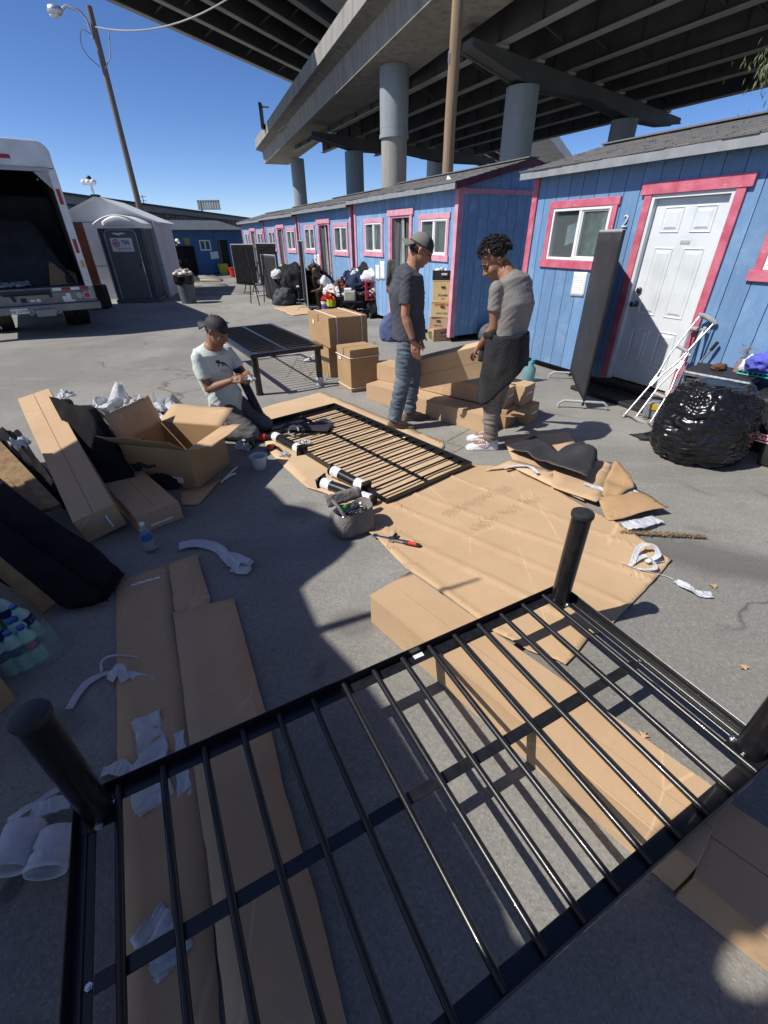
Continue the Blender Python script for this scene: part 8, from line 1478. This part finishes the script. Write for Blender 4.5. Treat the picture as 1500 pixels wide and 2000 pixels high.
b=MB(); b.tube([P_(-0.125*math.cos(k*0.1-0.2)*0.96-0.004,0.03,0.035+0.11*math.sin(k*0.1)) for k in range(9)],0.006,6); b.build('cap_piping',cloth('palepink',(0.5,0.36,0.33)),t,smooth=True)
ts=shirt(t,J,M['tee_mint'],hem=0.09,loose=1.06,amp=0.0095,seed=5,vox=0.0075,sleeve=0.66)
pants(t,J,M['char_tr'],seed=6,ank=0.06,amp=0.009,hw=1.0,vox=0.0075)
for a,tv in ((J['Ran'],-f),(J['Lan'],-f)): shoe(t,V((a.x,a.y,0))-f*0.06,tv,M['cap_black'],M['cap'])
# chest print: leaping cat silhouette and faint lettering, wrapped on the shirt front
bpy.context.view_layer.update(); dg=bpy.context.evaluated_depsgraph_get()
def project(o,p,d):
    iw=o.matrix_world.inverted(); ok,loc,n,ix=o.ray_cast(iw@p,(iw.to_3x3()@d).normalized()); return (o.matrix_world@loc) if ok else None
up=V((0,0,1)); ctr=V((-1.59,4.24,0.70)); sdv=-rs
def print_on(name,pts2,m,par):
    b=MB(); Q=[]
    for x,z in pts2:
        p=ctr+sdv*x+up*z+f*0.5; h=project(ts,p,-f); Q.append((h if h is not None else p-f*0.36)+f*0.003)
    b.add(Q,[tuple(range(len(Q)))]); b.build(name,m,par)
for seg in ([(-0.085,0.035),(-0.07,0.05),(-0.045,0.048),(-0.03,0.03),(-0.035,0.015),(-0.06,0.02)],[(-0.03,0.03),(0.0,0.022),(0.03,0.0),(0.055,-0.028),(0.05,-0.035),(0.02,-0.012),(-0.012,0.006),(-0.035,0.015)],[(-0.06,0.02),(-0.048,0.012),(-0.058,-0.008),(-0.068,-0.004)],[(0.055,-0.028),(0.085,-0.07),(0.08,-0.073),(0.05,-0.035)],[(-0.012,0.006),(-0.002,-0.004),(-0.02,-0.014),(-0.026,-0.008)]): print_on('cat_print',seg,M['ink'],ts)
pk=mat('faint_pink_print',(0.55,0.36,0.33),0.8)
for k,x in enumerate((-0.055,-0.032,-0.008,0.016)): 
    for dx in (0.0,0.011): print_on('letter_print',[(x+dx,-0.03-0.006*k),(x+dx+0.004,-0.03-0.006*k),(x+dx+0.004,-0.062-0.006*k),(x+dx,-0.062-0.006*k)],pk,ts)
crumple('plastic_wrap','crumpled clear plastic held in the hands of the kneeling man',V((-1.20,4.04,0.585)),0.055,0.04,0.06,M['foam'],90,20,'plastic wrap',None)
# ---- person in dark hoodie behind
def stander(label,c,f,h,skin,top,bot,topn,hat,bend=0.0,vox=0.012,long=True):
    k=h/1.72; f=V(f).normalized(); rs=side(f); q=lambda fx,sx,z:V((c[0],c[1],0))+f*fx*k+rs*sx*k+V((0,0,z*k))
    J=dict(P=q(0,0,0.93),W=q(0.02*bend,0,1.07),C=q(0.10*bend,0,1.25),S=q(0.20*bend,0,1.41-0.04*bend),N=q(0.26*bend+0.02,0,1.47-0.06*bend),ps=-rs,ss=-rs,H=q(0.34*bend+0.05,0,1.585-0.10*bend),hf=f-V((0,0,0.3+0.4*bend)),hu=V((0,0,1))+f*0.3,Rhip=q(0,0.09,0.9),Rkn=q(0.03,0.10,0.5),Ran=q(-0.02,0.11,0.09),Rtoe=f,Lhip=q(0,-0.09,0.9),Lkn=q(0.05,-0.10,0.5),Lan=q(0.02,-0.12,0.09),Ltoe=f,
     Rsh=q(0.2*bend,0.18,1.385-0.04*bend),Rel=q(0.15*bend,0.23,1.10),Rwr=q(0.14+0.12*bend,0.20,0.88),Rhand=(f*0.3-V((0,0,1)),-rs,1,0.5),Lsh=q(0.2*bend,-0.18,1.385-0.04*bend),Lel=q(0.15*bend,-0.23,1.10),Lwr=q(0.14+0.12*bend,-0.20,0.88),Lhand=(f*0.3-V((0,0,1)),rs,-1,0.5))
    t,P_,m3=figure(label,J,(c[0],c[1],0),skin,vox,sc=k); eyes(t,P_,m3); shirt(t,J,top,vox,1.08,0.08,0.6,0.008,topn,long,seed=8); pants(t,J,bot,vox,seed=9,hem=0.02,ank=0.07); b=MB(); b.ball(P_(-0.022,0,0.03),(0.1,0.083,0.085),16,10,m3.to_4x4()); b.build('hair',M['hair'],t,smooth=True)
    if hat: ballcap(t,P_,m3,hat,None,hat,False)
    for a in (J['Ran'],J['Lan']): shoe(t,a,f,M['cap_black'],M['cap'])
    return t
q=G(768,628); stander('person in a dark grey hoodie, jeans and cap, half hidden behind the standing man',(q.x+0.10,q.y-0.2),(-0.5,0.86,0),1.50,M['skin2'],mat('grey_hoodie',(0.055,0.05,0.046),0.95,(0.075,0.07,0.062),6,4,bump=0.4,bscale=60),M['denim'],'hoodie',M['cap_grey'],0.35)
q=G(349,547); stander('person in black clothes and white cap standing by the far grey shed corner',(q.x+0.28,q.y),(0.9,-0.4,0),1.66,M['skin3'],M['fabric_black'],M['fabric_black'],'jacket',M['white'],0.1)
lump('blue_sack','dusty blue cloth sack on the asphalt behind the standing man','sack',G(761,668)+V((0.02,0.15,0)),(0.20,0.18,0.46),cloth('dustyblue',(0.10,0.13,0.26)),91,0.12,1.6,4,ridged=0.12)
# ---- seated person in white
c=G(645,607); c=V((c.x,c.y+0.25,0)); f=V((-0.93,-0.36,0)).normalized(); rs=side(f); q=lambda fx,sx,z:c+f*fx+rs*sx+V((0,0,z))
J=dict(P=q(-0.05,0,0.36),W=q(0.0,0,0.49),C=q(0.09,0,0.63),S=q(0.20,0,0.76),N=q(0.26,0,0.80),ps=-rs,ss=-rs,H=q(0.34,0,0.90),hf=f*0.8-V((0,0,0.55)),hu=V((0,0,0.85))+f*0.5,Rhip=q(-0.03,0.09,0.36),Rkn=q(0.33,0.13,0.44),Ran=q(0.30,0.13,0.09),Rtoe=f,Lhip=q(-0.03,-0.09,0.36),Lkn=q(0.34,-0.13,0.44),Lan=q(0.32,-0.13,0.09),Ltoe=f,
 Rsh=q(0.18,0.16,0.73),Rel=q(0.36,0.16,0.54),Rwr=q(0.42,0.06,0.76),Rhand=(V((0,0,1))-f*0.1,-f,-1,0.7),Lsh=q(0.18,-0.16,0.73),Lel=q(0.30,-0.18,0.52),Lwr=q(0.40,-0.05,0.48),Lhand=(rs*0.6+f*0.4,V((0,0,-1)),1,0.5))
t,P_,m3=figure('seated person in a white tee with hair in a bun, hand to face',J,c,M['skin3'],0.009); eyes(t,P_,m3); shirt(t,J,cloth('bright_white',(0.74,0.75,0.80)),0.01,1.0,0.05,0.5,0.005,seed=10); pants(t,J,cloth('darkbrown',(0.03,0.02,0.018)),0.01,seed=11)
for a in (J['Ran'],J['Lan']): shoe(t,a,f,M['cap_black'],M['cap'])
b=MB(); b.ball(P_(-0.025,0,0.03),(0.098,0.083,0.085),16,10,m3.to_4x4()); b.ball(P_(-0.07,0,0.135),0.055,14,10); put(remesh(b,0.008,2,lambda p,n:0.004*nz(p,60)),'hair',M['hair'],t)
t_=thing('low_stool','low dark stool under the seated person','stool',c); b=MB(); b.box(c-f*0.05+V((0,0,0.23)),(0.36,0.34,0.06),0.4); b.build('seat',M['black_m'],t_,bev=0.02)
for x,y in ((-0.13,-0.12),(0.13,-0.12),(-0.13,0.12),(0.13,0.12)): b=MB(); b.tube([c-f*0.05+V((x,y,0)),c-f*0.05+V((x*0.9,y*0.9,0.21))],0.016,8); b.build('leg',M['black_m'],t_)
